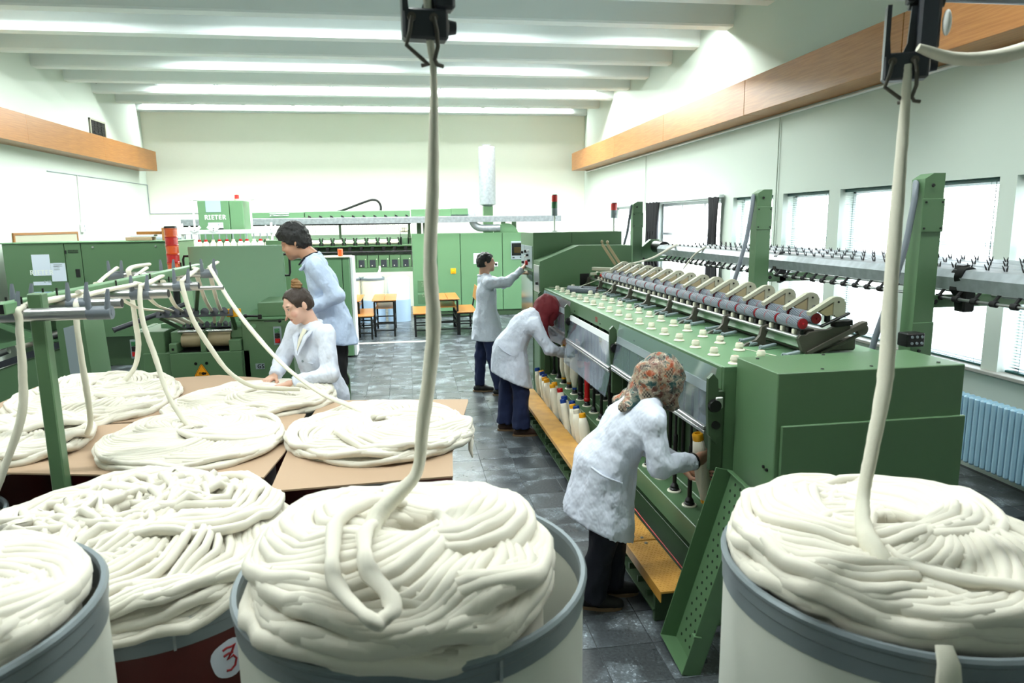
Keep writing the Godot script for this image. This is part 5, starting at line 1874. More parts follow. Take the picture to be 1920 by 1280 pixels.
func build_left_machines():
	# low machine at the left edge
	var t := thing("feed_machine", "low green machine with sloping rails and a grey door at the left frame edge", "machine", Vector3(0, 0, -6.5))
	var m := MB.new()
	m.prism(PackedVector2Array([Vector2(-4.4, 0.0), Vector2(-2.9, 0.0), Vector2(-2.9, 1.04), Vector2(-3.1, 1.04), Vector2(-4.4, 0.62)]), -0.5, -0.1)
	obj("body", m, "green", t)
	m = MB.new()
	m.prism(PackedVector2Array([Vector2(-4.4, 0.63), Vector2(-3.1, 1.05), Vector2(-3.02, 1.05), Vector2(-3.02, 1.10), Vector2(-3.12, 1.10), Vector2(-4.4, 0.69)]), -0.45, -0.08)
	obj("rail", m, "dark_plastic", t)
	for k in 4:
		m = MB.new()
		m.cyl(Vector3(-4.1 + k * 0.28, 0.86 + k * 0.09, -0.3), Vector3(-3.9 + k * 0.28, 0.925 + k * 0.09, -0.3), 0.035, 0.03, 14)
		obj("roller", m, "steel" if k % 2 else "cap_white", t)
	m = MB.new()
	m.prism(PackedVector2Array([Vector2(-3.05, 0.0), Vector2(-2.80, 0.0), Vector2(-2.86, 1.36), Vector2(-3.08, 1.30)]), -0.45, -0.05)
	var dr := obj("end_frame", m, "green", t)
	m = MB.new()
	m.prism(PackedVector2Array([Vector2(-3.0, 0.4), Vector2(-2.855, 0.4), Vector2(-2.895, 1.27), Vector2(-3.02, 1.235)]), -0.05, -0.04)
	obj("door", m, "panel_grey", dr)
	m = MB.new()
	m.span(Vector3(-4.4, 1.05, -0.6), Vector3(-3.06, 1.30, -0.46), 0.005)
	m.span(Vector3(-4.4, 1.30, -0.7), Vector3(-2.9, 1.375, -0.2), 0.006)
	m.prism(PackedVector2Array([Vector2(-3.75, 1.30), Vector2(-3.65, 1.30), Vector2(-3.28, 1.15), Vector2(-3.3, 1.11), Vector2(-3.36, 1.11)]), -0.25, -0.2)
	m.prism(PackedVector2Array([Vector2(-3.75, 1.02), Vector2(-3.3, 1.12), Vector2(-3.28, 1.16), Vector2(-3.75, 1.07)]), -0.2, -0.15)
	obj("upper_frame", m, "green_light", t)
	m = MB.new()
	m.span(Vector3(-3.2, 1.235, -0.46), Vector3(-3.11, 1.275, -0.455))
	obj("name_plate", m, "panel_grey", t)
	m = MB.new()
	m.ball(Vector3(-3.5, 1.40, -0.4), Vector3(0.22, 0.035, 0.12), 14, 8)
	var b := obj("cloth", m, "black")
	tag(b, "crumpled black cloth lying on top of the low machine at the left", "cloth")
	b.position.z = -6.5
	# tall control cabinets on the left
	t = thing("control_cabinet", "long row of dark green cabinets with white notices on the left, under the framed board", "cabinet", Vector3(0, 0, -11.2))
	var xs := [-5.87, -5.03, -4.80, -3.45]
	for k in 3:
		m = MB.new()
		m.span(Vector3(xs[k] + 0.004, 0.46, -0.9), Vector3(xs[k + 1] - 0.004, 1.885, 0.0), 0.006)
		var d := obj("door", m, "green", t)
		if k == 0:
			notice(d, Vector3(-5.365, 1.57, 0.001), 0.245, 0.31, "paper")
			notice(d, Vector3(-5.14, 1.46, 0.001), 0.2, 0.27, "paper")
			notice(d, Vector3(-5.38, 1.30, 0.001), 0.245, 0.055, "paper")
			notice(d, Vector3(-5.385, 1.06, 0.001), 0.245, 0.23, "blue_film")
			notice(d, Vector3(-5.14, 1.03, 0.001), 0.2, 0.31, "paper")
			brand(d, "RIETER", Vector3(-5.375, 1.46, 0.002), 0.098)
			brand(d, "C 10", Vector3(-5.31, 1.325, 0.003), 0.05, "panel_grey")
			for q in [[-5.14, 1.6, 0.12], [-5.16, 1.55, 0.08], [-5.12, 1.2, 0.1]]:
				m = MB.new()
				for r in 3:
					m.box(Vector3(q[0], q[1] - r * 0.025, 0.003), Vector3(q[2], 0.006, 0.001))
				stuff(obj("print", m, "panel_grey", d))
		elif k == 1:
			m = MB.new()
			for r in 2:
				for c in 12:
					m.box(Vector3(-4.975 + c * 0.012, 1.775 - r * 0.028, 0.001), Vector3(0.006, 0.022, 0.002))
			stuff(obj("vent_slot", m, "black", d))
			m = MB.new()
			m.span(Vector3(-4.905, 1.38, 0.0), Vector3(-4.845, 1.50, 0.006), 0.002)
			m.span(Vector3(-5.02, 1.73, 0.0), Vector3(-5.0, 1.78, 0.02), 0.003)
			obj("lock", m, "black", d)
		else:
			m = MB.new()
			for q in [-4.63, -3.75]:
				m.cyl(Vector3(q, 1.82, 0.0), Vector3(q, 1.82, 0.008), 0.015, 0.015, 12)
			obj("latch", m, "steel", d)
	m = MB.new()
	m.span(Vector3(-5.8, 0.0, -0.85), Vector3(-3.5, 0.46, -0.08), 0.004)
	obj("plinth", m, "green_dark", t)
	m = MB.new()
	m.span(Vector3(-5.88, 1.885, -0.92), Vector3(-3.44, 1.90, 0.01), 0.003)
	obj("top", m, "green_light", t)
	# framed board on the wall above
	t = thing("wall_board", "pale board in a brown wooden frame on the windowless wall above the cabinets", "board", Vector3(XL, 1.5, -13.05))
	m = MB.new()
	m.span(Vector3(0.002, -0.5, -1.05), Vector3(0.02, 0.53, 1.05))
	obj("sheet", m, "beige_pale", t)
	m = MB.new()
	for q in [[-0.54, -0.5, -1.09, 1.09], [0.5, 0.54, -1.09, 1.09], [-0.5, 0.5, -1.09, -1.05], [-0.5, 0.5, 1.05, 1.09]]:
		m.span(Vector3(0.002, q[0], q[2]), Vector3(0.03, q[1], q[3]), 0.003)
	obj("frame", m, "veneer", t)
	# boxes and papers on the cabinets
	var bx := [[Vector3(-4.05, 1.93, -11.5), Vector3(0.36, 0.05, 0.3), "cardboard", "flat brown box lying lowest on the cabinet top"], [Vector3(-4.0, 1.975, -11.5), Vector3(0.32, 0.025, 0.26), "paper", "white papers on the flat brown box"], [Vector3(-3.92, 2.015, -11.55), Vector3(0.34, 0.045, 0.26), "veneer", "light brown box on top of the white papers"], [Vector3(-3.68, 1.995, -11.5), Vector3(0.07, 0.19, 0.25), "veneer_pale", "upright wooden box at the end of the stack on the cabinets"]]
	for q in bx:
		m = MB.new()
		m.box(q[0], q[1], 0.004, Basis(Vector3.UP, 0.1))
		tag(obj("storage_box", m, q[2]), q[3], "box", "things on the cabinet top")

func notice(parent: Node3D, p: Vector3, w: float, h: float, material: String):
	var m := MB.new()
	m.box(p, Vector3(w, h, 0.002))
	obj("notice", m, material, parent)

func brand(parent: Node3D, text: String, p: Vector3, size: float, material := "lettering"):
	var o := obj("lettering", words(text, size, 0.002), material, parent)
	o.position = p

# ------------------------------------------------------------------ machine across the far end
func build_ring_machine():
	var t := thing("spinning_machine", "long green spinning machine across the far end with white yarn rolls in black holders", "machine", Vector3(0, 0, -15.7))
	var m := MB.new()
	# body behind the units
	m.span(Vector3(-3.6, 1.05, -0.6), Vector3(0.1, 1.60, -0.12), 0.01)
	obj("body", m, "green_dark", t)
	m = MB.new()
	m.prism(PackedVector2Array([Vector2(-0.5, 1.88), Vector2(-0.12, 1.79), Vector2(-0.12, 1.60), Vector2(-0.5, 1.60)]), -3.6, 0.1, Transform3D(Basis(Vector3(0, 0, 1), Vector3(0, 1, 0), Vector3(1, 0, 0)), Vector3.ZERO))
	obj("top_slope", m, "green_light", t)
	m = MB.new()
	m.span(Vector3(-3.6, 1.62, -0.12), Vector3(0.1, 1.66, 0.02), 0.004)
	m.span(Vector3(-3.6, 1.055, -0.14), Vector3(0.1, 1.15, 0.02), 0.006)
	obj("beam", m, "green", t)
	m = MB.new()
	m.cyl(Vector3(-3.6, 1.50, 0.04), Vector3(0.1, 1.50, 0.04), 0.022, 0.022, 12)
	m.cyl(Vector3(-3.6, 1.455, 0.0), Vector3(0.1, 1.455, 0.0), 0.012, 0.012, 8)
	obj("pipe", m, "black_metal", t)
	m = MB.new()
	m.cyl(Vector3(-0.093, 1.725, -0.02), Vector3(0.093, 1.725, -0.02), 0.052, 0.052, 18)
	var roll := m.mesh()
	m = MB.new()
	for s in [-0.033, 0.033]:
		m.span(Vector3(s - 0.012, 1.645, -0.07), Vector3(s + 0.012, 1.79, 0.03), 0.005)
		m.span(Vector3(s - 0.016, 1.79, -0.02), Vector3(s + 0.016, 1.815, 0.02), 0.006)
	m.span(Vector3(-0.045, 1.645, -0.06), Vector3(0.045, 1.67, 0.02), 0.004)
	var hold := m.mesh()
	m = MB.new()
	m.cyl(Vector3(0, 1.585, -0.1), Vector3(0, 1.585, 0.03), 0.045, 0.038, 16)
	m.cyl(Vector3(0.02, 1.595, 0.03), Vector3(0.02, 1.595, 0.05), 0.018, 0.018, 10)
	m.span(Vector3(-0.03, 1.5, -0.05), Vector3(0.03, 1.56, 0.02), 0.006)
	var rotor := m.mesh()
	m = MB.new()
	m.span(Vector3(-0.115, 1.15, -0.12), Vector3(0.115, 1.43, 0.0), 0.004)
	var cover := m.mesh()
	m = MB.new()
	m.span(Vector3(-0.07, 1.165, 0.0), Vector3(0.055, 1.325, 0.022), 0.006)
	var plate := m.mesh()
	m = MB.new()
	m.cyl(Vector3(0.08, 1.34, 0.0), Vector3(0.08, 1.34, 0.01), 0.012, 0.012, 10)
	m.cyl(Vector3(-0.02, 1.2, 0.02), Vector3(-0.02, 1.2, 0.03), 0.012, 0.012, 10)
	var dot := m.mesh()
	for k in 13:
		var x := -0.035 - k * 0.242
		if k > 0:
			var r := obj("yarn_roll", roll, "yarn", t)
			r.position.x = x
		obj("roll_holder", hold, "black_metal", t).position.x = x - 0.121
		obj("rotor_box", rotor, "black", t).position.x = x
		var c := obj("unit_cover", cover, "green", t)
		c.position.x = x
		obj("plate", plate, "dark_plastic", c)
		obj("indicator", dot, "cap_white", c)
	# one roll held up in two tall arms at the end
	m = MB.new()
	m.cyl(Vector3(-0.13, 1.97, -0.1), Vector3(0.02, 1.97, -0.1), 0.05, 0.05, 16)
	obj("yarn_roll", m, "yarn", t)
	for x in [-0.14, 0.03]:
		m = MB.new()
		m.span(Vector3(x - 0.012, 1.66, -0.1), Vector3(x + 0.012, 1.82, -0.06), 0.003)
		m.cyl(Vector3(x, 1.8, -0.09), Vector3(x, 1.97, -0.1), 0.006, 0.006, 6)
		obj("tall_arm", m, "black_metal", t)
	# silver channel with hooks
	m = MB.new()
	m.span(Vector3(-4.7, 2.12, -0.06), Vector3(3.5, 2.255, 0.04), 0.004)
	var ch := obj("channel", m, "galvanised", t)
	m = MB.new()
	m.span(Vector3(-4.7, 2.095, -0.04), Vector3(0.1, 2.12, 0.02))
	obj("track", m, "black_metal", ch)
	m = MB.new()
	for k in 34:
		var x := -2.3 + k * 0.071 + 0.02 * sin(k * 2.3)
		var h := 0.14 + 0.04 * absf(sin(k * 1.7))
		m.tube(PackedVector3Array([Vector3(x, 2.1, 0.0), Vector3(x, 2.1 - h, 0.0), Vector3(x + 0.012, 2.08 - h, 0.0), Vector3(x + 0.025, 2.095 - h, 0.0)]), 0.004, 5)
	stuff(obj("hook", m, "black_metal", ch))
	m = MB.new()
	for x in [-1.44, 0.06]:
		m.span(Vector3(x - 0.025, 1.8, -0.06), Vector3(x + 0.025, 2.12, -0.02), 0.003)
	for x in [0.28, 0.42, 2.2, 2.45]:
		m.span(Vector3(x - 0.05, 1.88, -0.3), Vector3(x + 0.05, 2.12, -0.22), 0.003)
	obj("stay", m, "green_dark", t)
	# upper green duct
	for s in [[-3.4, -2.19], [-2.17, 0.09], [0.11, 1.0], [1.0, 1.38]]:
		m = MB.new()
		m.span(Vector3(s[0], 2.26 if s[1] < 1.1 else 2.29, -0.45), Vector3(s[1], 2.385 + 0.012 * (s[0] + 3.4), -0.05), 0.01)
		obj("air_duct", m, "green_light", t)
	m = MB.new()
	for k in 10:
		m.prism(PackedVector2Array([Vector2(-0.05, 0), Vector2(0.0, -0.02), Vector2(0.03, -0.06), Vector2(-0.05, -0.05)]), -0.05, -0.02, Transform3D(Basis.IDENTITY, Vector3(-2.05 + k * 0.232, 2.31, 0.0)))
	stuff(obj("duct_flap", m, "black", t))
	m = MB.new()
	m.cyl(Vector3(-2.9, 2.345, -0.02), Vector3(-2.5, 2.35, -0.02), 0.014, 0.014, 10)
	m.cyl(Vector3(-2.9, 2.31, -0.02), Vector3(-2.5, 2.315, -0.02), 0.01, 0.01, 10)
	obj("handle", m, "bright_steel", t)
	m = MB.new()
	m.tube(smooth_path([Vector3(-1.5, 2.39, -0.3), Vector3(-1.35, 2.43, -0.3), Vector3(-0.85, 2.61, -0.3), Vector3(-0.7, 2.64, -0.3), Vector3(-0.6, 2.60, -0.3), Vector3(-0.55, 2.5, -0.3), Vector3(-0.555, 2.40, -0.3)], [0, 0, 0, 0, 0, 0, 0], 8)[0], 0.025, 8)
	obj("hose", m, "rubber", t)
	# cabinets to the right of the units
	var xs := [0.1, 0.655, 1.18, 2.14, 2.66]
	m = MB.new()
	m.span(Vector3(0.1, 0.0, -0.75), Vector3(2.66, 0.13, -0.03), 0.004)
	obj("plinth", m, "green_dark", t)
	for k in 4:
		m = MB.new()
		m.span(Vector3(xs[k] + 0.006, 0.13, -0.8), Vector3(xs[k + 1] - 0.006, 1.88, 0.0), 0.008)
		var d := obj("cabinet_door", m, "green_light", t)
		if k == 0:
			m = MB.new()
			for b in [[0.58, 0.85], [0.32, 0.54]]:
				m.span(Vector3(0.2, b[0], 0.0), Vector3(0.62, b[1], 0.008), 0.003)
			obj("grille_plate", m, "green", d)
			m = MB.new()
			for r in 6:
				for c in 8:
					m.cyl(Vector3(0.3 + c * 0.035 + (0.017 if r % 2 else 0.0), 0.80 - r * 0.04 - (0.12 if r > 2 else 0.0), 0.008), Vector3(0.3 + c * 0.035 + (0.017 if r % 2 else 0.0), 0.80 - r * 0.04 - (0.12 if r > 2 else 0.0), 0.009), 0.009, 0.009, 6)
			stuff(obj("perforation", m, "beige_pale", d))
		elif k == 1:
			m = MB.new()
			m.span(Vector3(0.95, 0.98, 0.0), Vector3(1.07, 1.10, 0.012), 0.003)
			m.cyl(Vector3(1.01, 1.03, 0.012), Vector3(1.01, 1.03, 0.04), 0.03, 0.026, 14)
			obj("main_switch", m, "yellow", d)
		elif k == 2:
			notice(d, Vector3(1.6, 1.31, 0.003), 0.25, 0.24, "paper")
			m = MB.new()
			m.span(Vector3(1.94, 1.12, 0.0), Vector3(2.03, 1.22, 0.01), 0.003)
			var sw := obj("switch", m, "white_plastic", d)
			m = MB.new()
			m.cyl(Vector3(1.985, 1.17, 0.01), Vector3(1.985, 1.17, 0.04), 0.03, 0.024, 14)
			obj("knob", m, "black", sw)
		else:
			m = MB.new()
			m.span(Vector3(2.335, 1.27, 0.0), Vector3(2.645, 1.68, 0.02), 0.006)
			var sc := obj("screen", m, "panel_grey", d)
			m = MB.new()
			m.span(Vector3(2.35, 1.36, 0.02), Vector3(2.635, 1.64, 0.024), 0.003)
			obj("bezel", m, "screen", sc)
			m = MB.new()
			m.span(Vector3(2.40, 1.42, 0.024), Vector3(2.58, 1.55, 0.026))
			obj("display", m, "screen_lcd", sc)
			m = MB.new()
			for q in [[2.39, 1.315], [2.56, 1.32], [2.6, 1.30]]:
				m.box(Vector3(q[0], q[1], 0.022), Vector3(0.05, 0.03, 0.006), 0.002)
			stuff(obj("key", m, "dark_plastic", sc))
	# vertical silencer duct, elbow, lamp
	var v := thing("silencer_duct", "tall grey vertical duct pipe rising over the far machine against the white wall", "duct", Vector3(1.865, 0, -16.1))
	m = MB.new()
	m.lathe(PackedVector2Array([Vector2(0, 2.48), Vector2(0.10, 2.48), Vector2(0.19, 2.52), Vector2(0.19, 3.78), Vector2(0.17, 3.80), Vector2(0, 3.80)]), 32)
	obj("jacket", m, "galvanised", v)
	m = MB.new()
	m.span(Vector3(-0.01, 2.6, 0.187), Vector3(0.01, 3.74, 0.194))
	for y in [2.75, 3.5]:
		m.lathe(PackedVector2Array([Vector2(0.19, y), Vector2(0.193, y), Vector2(0.193, y + 0.02), Vector2(0.19, y + 0.02)]), 32)
	obj("seam", m, "galvanised", v)
	m = MB.new()
	m.lathe(PackedVector2Array([Vector2(0.1, 3.80), Vector2(0.1, 3.84), Vector2(0.11, 3.85), Vector2(0.09, 3.85), Vector2(0.085, 3.80)]), 24)
	obj("collar", m, "steel", v)
	m = MB.new()
	m.span(Vector3(-0.11, 1.88, -0.11), Vector3(0.11, 2.48, 0.11), 0.004)
	obj("neck", m, "green", v)
	m = MB.new()
	m.tube(smooth_path([Vector3(0.93, 2.33, -15.85), Vector3(1.35, 2.33, -15.85), Vector3(1.46, 2.28, -15.8), Vector3(1.5, 2.1, -15.8), Vector3(1.62, 2.0, -15.8), Vector3(1.85, 1.985, -15.8), Vector3(2.1, 1.99, -15.8)], [0, 0, 0, 0, 0, 0, 0], 6)[0], 0.085, 14)
	tag(obj("air_hose", m, "galvanised"), "grey bent air pipe curling down over the far green cabinets", "pipe")
	m = MB.new()
	m.lathe(PackedVector2Array([Vector2(0, -0.1), Vector2(0.28, -0.1), Vector2(0.28, 0.1), Vector2(0, 0.1)]), 28, Transform3D(Basis(Vector3.RIGHT, PI / 2), Vector3(2.25, 1.81, -15.9)))
	tag(obj("fan_housing", m, "green_light"), "rounded green fan housing at the end of the grey bent pipe", "fan")
	signal_lamp(rf(0.31, 1.985, -5.3), 0.19, ["red_lens", "green_lens"], "red and green signal lamp standing over the far control face")
	# bins with film under the units
	var bx := [-1.27, -0.77, -0.22]
	var say := ["left of the three, beside the green cabinet", "middle of the three, behind the school desk", "right of the three, wrapped in clear film"]
	for k in 3:
		var o := thing("fibre_bin", "white fibre bin with blue lower half, " + say[k], "bin", Vector3(bx[k], 0, -15.35), 0.0, "white fibre bins")
		m = MB.new()
		m.lathe(PackedVector2Array([Vector2(0, 0.01), Vector2(0.235, 0.01), Vector2(0.245, 0.48), Vector2(0.245, 0.94), Vector2(0.23, 0.95), Vector2(0, 0.93)]), 28)
		obj("shell", m, "cap_white" if k < 2 else "plastic_film", o)
		m = MB.new()
		m.lathe(PackedVector2Array([Vector2(0.238, 0.0), Vector2(0.248, 0.0), Vector2(0.249, 0.46), Vector2(0.247, 0.48), Vector2(0.24, 0.48)]), 28)
		obj("film_sleeve", m, "blue_film", o)
		m = MB.new()
		m.lathe(PackedVector2Array([Vector2(0.235, 0.91), Vector2(0.252, 0.91), Vector2(0.255, 0.95), Vector2(0.25, 0.97), Vector2(0.235, 0.97)]), 28)
		if k < 2:
			obj("rim", m, "rim_band", o)
		m = MB.new()
		for q in 5:
			m.ball(Vector3(0.1 * cos(q * 1.3), 0.94, 0.1 * sin(q * 1.3)), Vector3(0.12, 0.06, 0.11), 10, 6)
		obj("film", m, "plastic_film", o)
	strand_thing("sliver_strand", [Vector3(-0.62, 1.18, -15.65), Vector3(-0.62, 1.1, -15.55), Vector3(-0.68, 1.0, -15.45), Vector3(-0.76, 0.97, -15.4)], [0.02, 0.025, 0.022, 0.02], "short white sliver hanging from the far machine into the middle bin", 8)

func build_far_left():
	# header box with lettering and red lamp
	var t := thing("header_box", "green header box with white panel, white lettering and a small red lamp, far left", "machine", Vector3(0, 0, -13.5))
	var m := MB.new()
	m.span(Vector3(-3.74, 1.1, -0.55), Vector3(-3.20, 2.565, 0.0), 0.01)
	m.span(Vector3(-3.19, 1.1, -0.55), Vector3(-2.95, 2.565, 0.0), 0.01)
	obj("body", m, "green_light", t)
	m = MB.new()
	m.span(Vector3(-3.7, 0.0, -0.5), Vector3(-3.0, 1.1, -0.05), 0.006)
	obj("stand", m, "green", t)
	notice(t, Vector3(-3.47, 2.46, 0.003), 0.26, 0.2, "blue_film")
	brand(t, "RIETER", Vector3(-3.45, 2.265, 0.004), 0.115)
	notice(t, Vector3(-3.45, 2.12, 0.003), 0.26, 0.1, "paper")
	brand(t, "R 1", Vector3(-3.38, 2.13, 0.005), 0.05, "panel_grey")
	m = MB.new()
	m.span(Vector3(-3.56, 2.03, 0.0), Vector3(-3.32, 2.065, 0.006))
	obj("slot", m, "black", t)
	for x in [-3.82, -2.82]:
		m = MB.new()
		m.span(Vector3(x - 0.015, 1.95, -0.02), Vector3(x + 0.015, 2.58, 0.01), 0.002)
		m.span(Vector3(x - 0.08, 2.575, -0.3), Vector3(x + 0.08, 2.59, 0.02), 0.002)
		obj("upright", m, "white_plastic", t)
	m = MB.new()
	m.cyl(Vector3(-3.09, 2.565, -0.2), Vector3(-3.09, 2.60, -0.2), 0.05, 0.045, 16)
	obj("lamp_base", m, "beige_pale", t)
	m = MB.new()
	m.lathe(PackedVector2Array([Vector2(0, 2.60), Vector2(0.042, 2.60), Vector2(0.038, 2.675), Vector2(0, 2.68)]), 18, Transform3D(Basis.IDENTITY, Vector3(-3.09, 0, -0.2)))
	obj("lamp_lens", m, "red_lens", t)
	# rail of hanging roving bobbins
	t = thing("bobbin_rail", "white overhead rail with angled brackets carrying hanging bobbins, far left", "rail", Vector3(0, 0, -13.2))
	m = MB.new()
	m.span(Vector3(-4.0, 1.965, -0.1), Vector3(-2.38, 2.04, 0.05), 0.006)
	obj("rail", m, "white_frame", t)
	for x in [-3.95, -2.42]:
		m = MB.new()
		m.cyl(Vector3(x, 0.0, 0.0), Vector3(x, 2.16, 0.0), 0.022, 0.022, 10)
		obj("pole", m, "white_plastic", t)
	for x in [-3.72, -3.4, -2.42]:
		m = MB.new()
		m.bar(Vector3(x - 0.1, 2.1, 0.08), Vector3(x, 2.02, 0.08), 0.05, 0.012, 0.002, Vector3(0, 0, 1))
		m.bar(Vector3(x + 0.1, 2.1, 0.08), Vector3(x, 2.02, 0.08), 0.05, 0.012, 0.002, Vector3(0, 0, 1))
		obj("bracket", m, "white_frame", t)
	for k in 13:
		var x := -3.9 + k * 0.117
		var red := k in [2, 3, 5, 6, 8, 9, 11]
		var o := thing("hanging_bobbin", ("white bobbin with red collar" if red else "plain white bobbin") + " hanging from the far white rail, %s from its left end" % ["first", "second", "third", "fourth", "fifth", "sixth", "seventh", "eighth", "ninth", "tenth", "eleventh", "twelfth", "last"][k], "bobbin", Vector3(x, 1.60, -13.17 + 0.03 * (k % 2)), 0.0, "bobbins hanging from the far rail")
		m = MB.new()
		m.lathe(PackedVector2Array([Vector2(0, 0), Vector2(0.045, 0.0), Vector2(0.055, 0.03), Vector2(0.055, 0.2), Vector2(0.03, 0.235), Vector2(0, 0.235)]), 14, Transform3D.IDENTITY, true)
		obj("yarn_winding", m, "yarn", o)
		m = MB.new()
		m.cyl(Vector3(0, 0.235, 0), Vector3(0, 0.27, 0), 0.03, 0.03, 12)
		obj("collar", m, "red" if red else "cap_white", o)
		m = MB.new()
		m.cyl(Vector3(0, 0.27, 0), Vector3(0, 0.37, 0), 0.012, 0.012, 8)
		obj("hanger", m, "panel_grey", o)
	# green cabinet in the middle distance, behind the young man
	t = thing("green_cabinet", "tall green two-door cabinet with a white side, right behind the standing young man", "cabinet", Vector3(0, 0, -11.2))
	for s in [[-1.82, -1.03], [-1.02, -0.91]]:
		m = MB.new()
		m.span(Vector3(s[0], 0.02, -0.5), Vector3(s[1], 1.59, 0.0), 0.006)
		obj("door", m, "green_light", t)
	m = MB.new()
	m.span(Vector3(-1.83, 1.59, -0.52), Vector3(-0.90, 1.61, 0.01), 0.003)
	obj("top", m, "beige_pale", t)
	m = MB.new()
	m.span(Vector3(-0.905, 0.02, -0.5), Vector3(-0.86, 1.6, -0.03), 0.004)
	obj("side_panel", m, "white_frame", t)
	m = MB.new()
	m.cyl(Vector3(-1.06, 1.0, 0.0), Vector3(-1.06, 1.0, 0.01), 0.014, 0.014, 10)
	obj("lock", m, "steel", t)
	m = MB.new()
	m.lathe(PackedVector2Array([Vector2(0, 0), Vector2(0.04, 0), Vector2(0.042, 0.11), Vector2(0.036, 0.115), Vector2(0, 0.1)]), 16)
	var cup := obj("orange_cup", m, "orange_lens")
	cup.position = Vector3(-1.05, 1.61, -11.3)
	tag(cup, "small orange cup standing on the green cabinet behind the young man", "cup")
	m = MB.new()
	m.cyl(Vector3(-2.4, 0.0, -12.8), Vector3(-2.4, 1.8, -12.8), 0.02)
	# tall green column behind the raised cover
	m = MB.new()
	m.span(Vector3(-2.35, 0.0, -12.6), Vector3(-1.9, 1.86, -12.2), 0.008)
	tag(obj("green_column", m, "green"), "green machine column between the hanging bobbins and the young man's face", "column")
	m = MB.new()
	m.span(Vector3(-4.85, 0.0, -14.2), Vector3(-4.2, 1.92, -13.9), 0.03)
	tag(obj("grey_tank", m, "panel_grey"), "grey machine housing behind the orange and red signal tower", "housing")

func desk_legs(t: Node3D, w: float, l: float, h: float, rails: Array):
	for x in [-w, w]:
		for z in [-l, l]:
			var m := MB.new()
			m.span(Vector3(x - 0.018, 0, z - 0.018), Vector3(x + 0.018, h, z + 0.018), 0.003)
			obj("leg", m, "black", t)
	for y in rails:
		for z in [-l, l]:
			var m := MB.new()
			m.span(Vector3(-w, y - 0.012, z - 0.01), Vector3(w, y + 0.012, z + 0.01), 0.002)
			obj("stretcher", m, "black", t)
		for x in [-w, w]:
			var m := MB.new()
			m.span(Vector3(x - 0.01, y + 0.03, -l), Vector3(x + 0.01, y + 0.054, l), 0.002)
			obj("stretcher", m, "black", t)

func build_school_desks():
	var desks := [[-0.47, -13.7, "in front of the white bins"], [0.72, -13.6, "next to the bench with a back"], [-1.12, -13.7, "half hidden by the green cabinet"]]
	for k in 3:
		var t := thing("school_desk", "wooden school desk with black steel legs, " + desks[k][2], "desk", Vector3(desks[k][0], 0, desks[k][1]), 0.0, "school desks")
		for s in [-1, 1]:
			var m := MB.new()
			m.span(Vector3(-0.225 if s < 0 else 0.003, 0.68, -0.6), Vector3(-0.003 if s < 0 else 0.225, 0.70, 0.6), 0.005)
			obj("top_board", m, "desk_wood", t)
		var m := MB.new()
		m.span(Vector3(-0.17, 0.53, -0.53), Vector3(0.17, 0.545, 0.53), 0.004)
		obj("shelf", m, "desk_wood", t)
		m = MB.new()
		m.span(Vector3(-0.19, 0.655, -0.56), Vector3(0.19, 0.68, 0.56), 0.002)
		obj("apron", m, "black", t)
		desk_legs(t, 0.18, 0.55, 0.66, [0.12, 0.25])
	var benches := [[-0.85, -13.4, "left of the middle school desk", false], [0.25, -13.5, "left of the hanging sliver's lower end", false], [1.08, -13.55, "with a slanted backrest, behind the man at the panel", true]]
	for b in benches:
		var t := thing("school_bench", "wooden school bench on black legs, " + b[2], "bench", Vector3(b[0], 0, b[1]), 0.0, "school benches")
		var m := MB.new()
		m.span(Vector3(-0.19, 0.43, -0.58), Vector3(0.19, 0.452, 0.58), 0.005)
		obj("seat", m, "desk_wood", t)
		m = MB.new()
		m.span(Vector3(-0.16, 0.405, -0.53), Vector3(0.16, 0.43, 0.53), 0.002)
		obj("apron", m, "black", t)
		desk_legs(t, 0.15, 0.52, 0.41, [0.12, 0.22])
		if b[3]:
			for z in [-0.45, 0.45]:
				m = MB.new()
				m.bar(Vector3(0.17, 0.3, z), Vector3(0.27, 0.85, z), 0.03, 0.03)
				obj("back_post", m, "black", t)
			m = MB.new()
			m.box(Vector3(0.235, 0.74, 0), Vector3(0.018, 0.26, 1.1), 0.005, Basis(Vector3(0, 0, 1), -0.18))
			obj("backrest", m, "desk_wood", t)

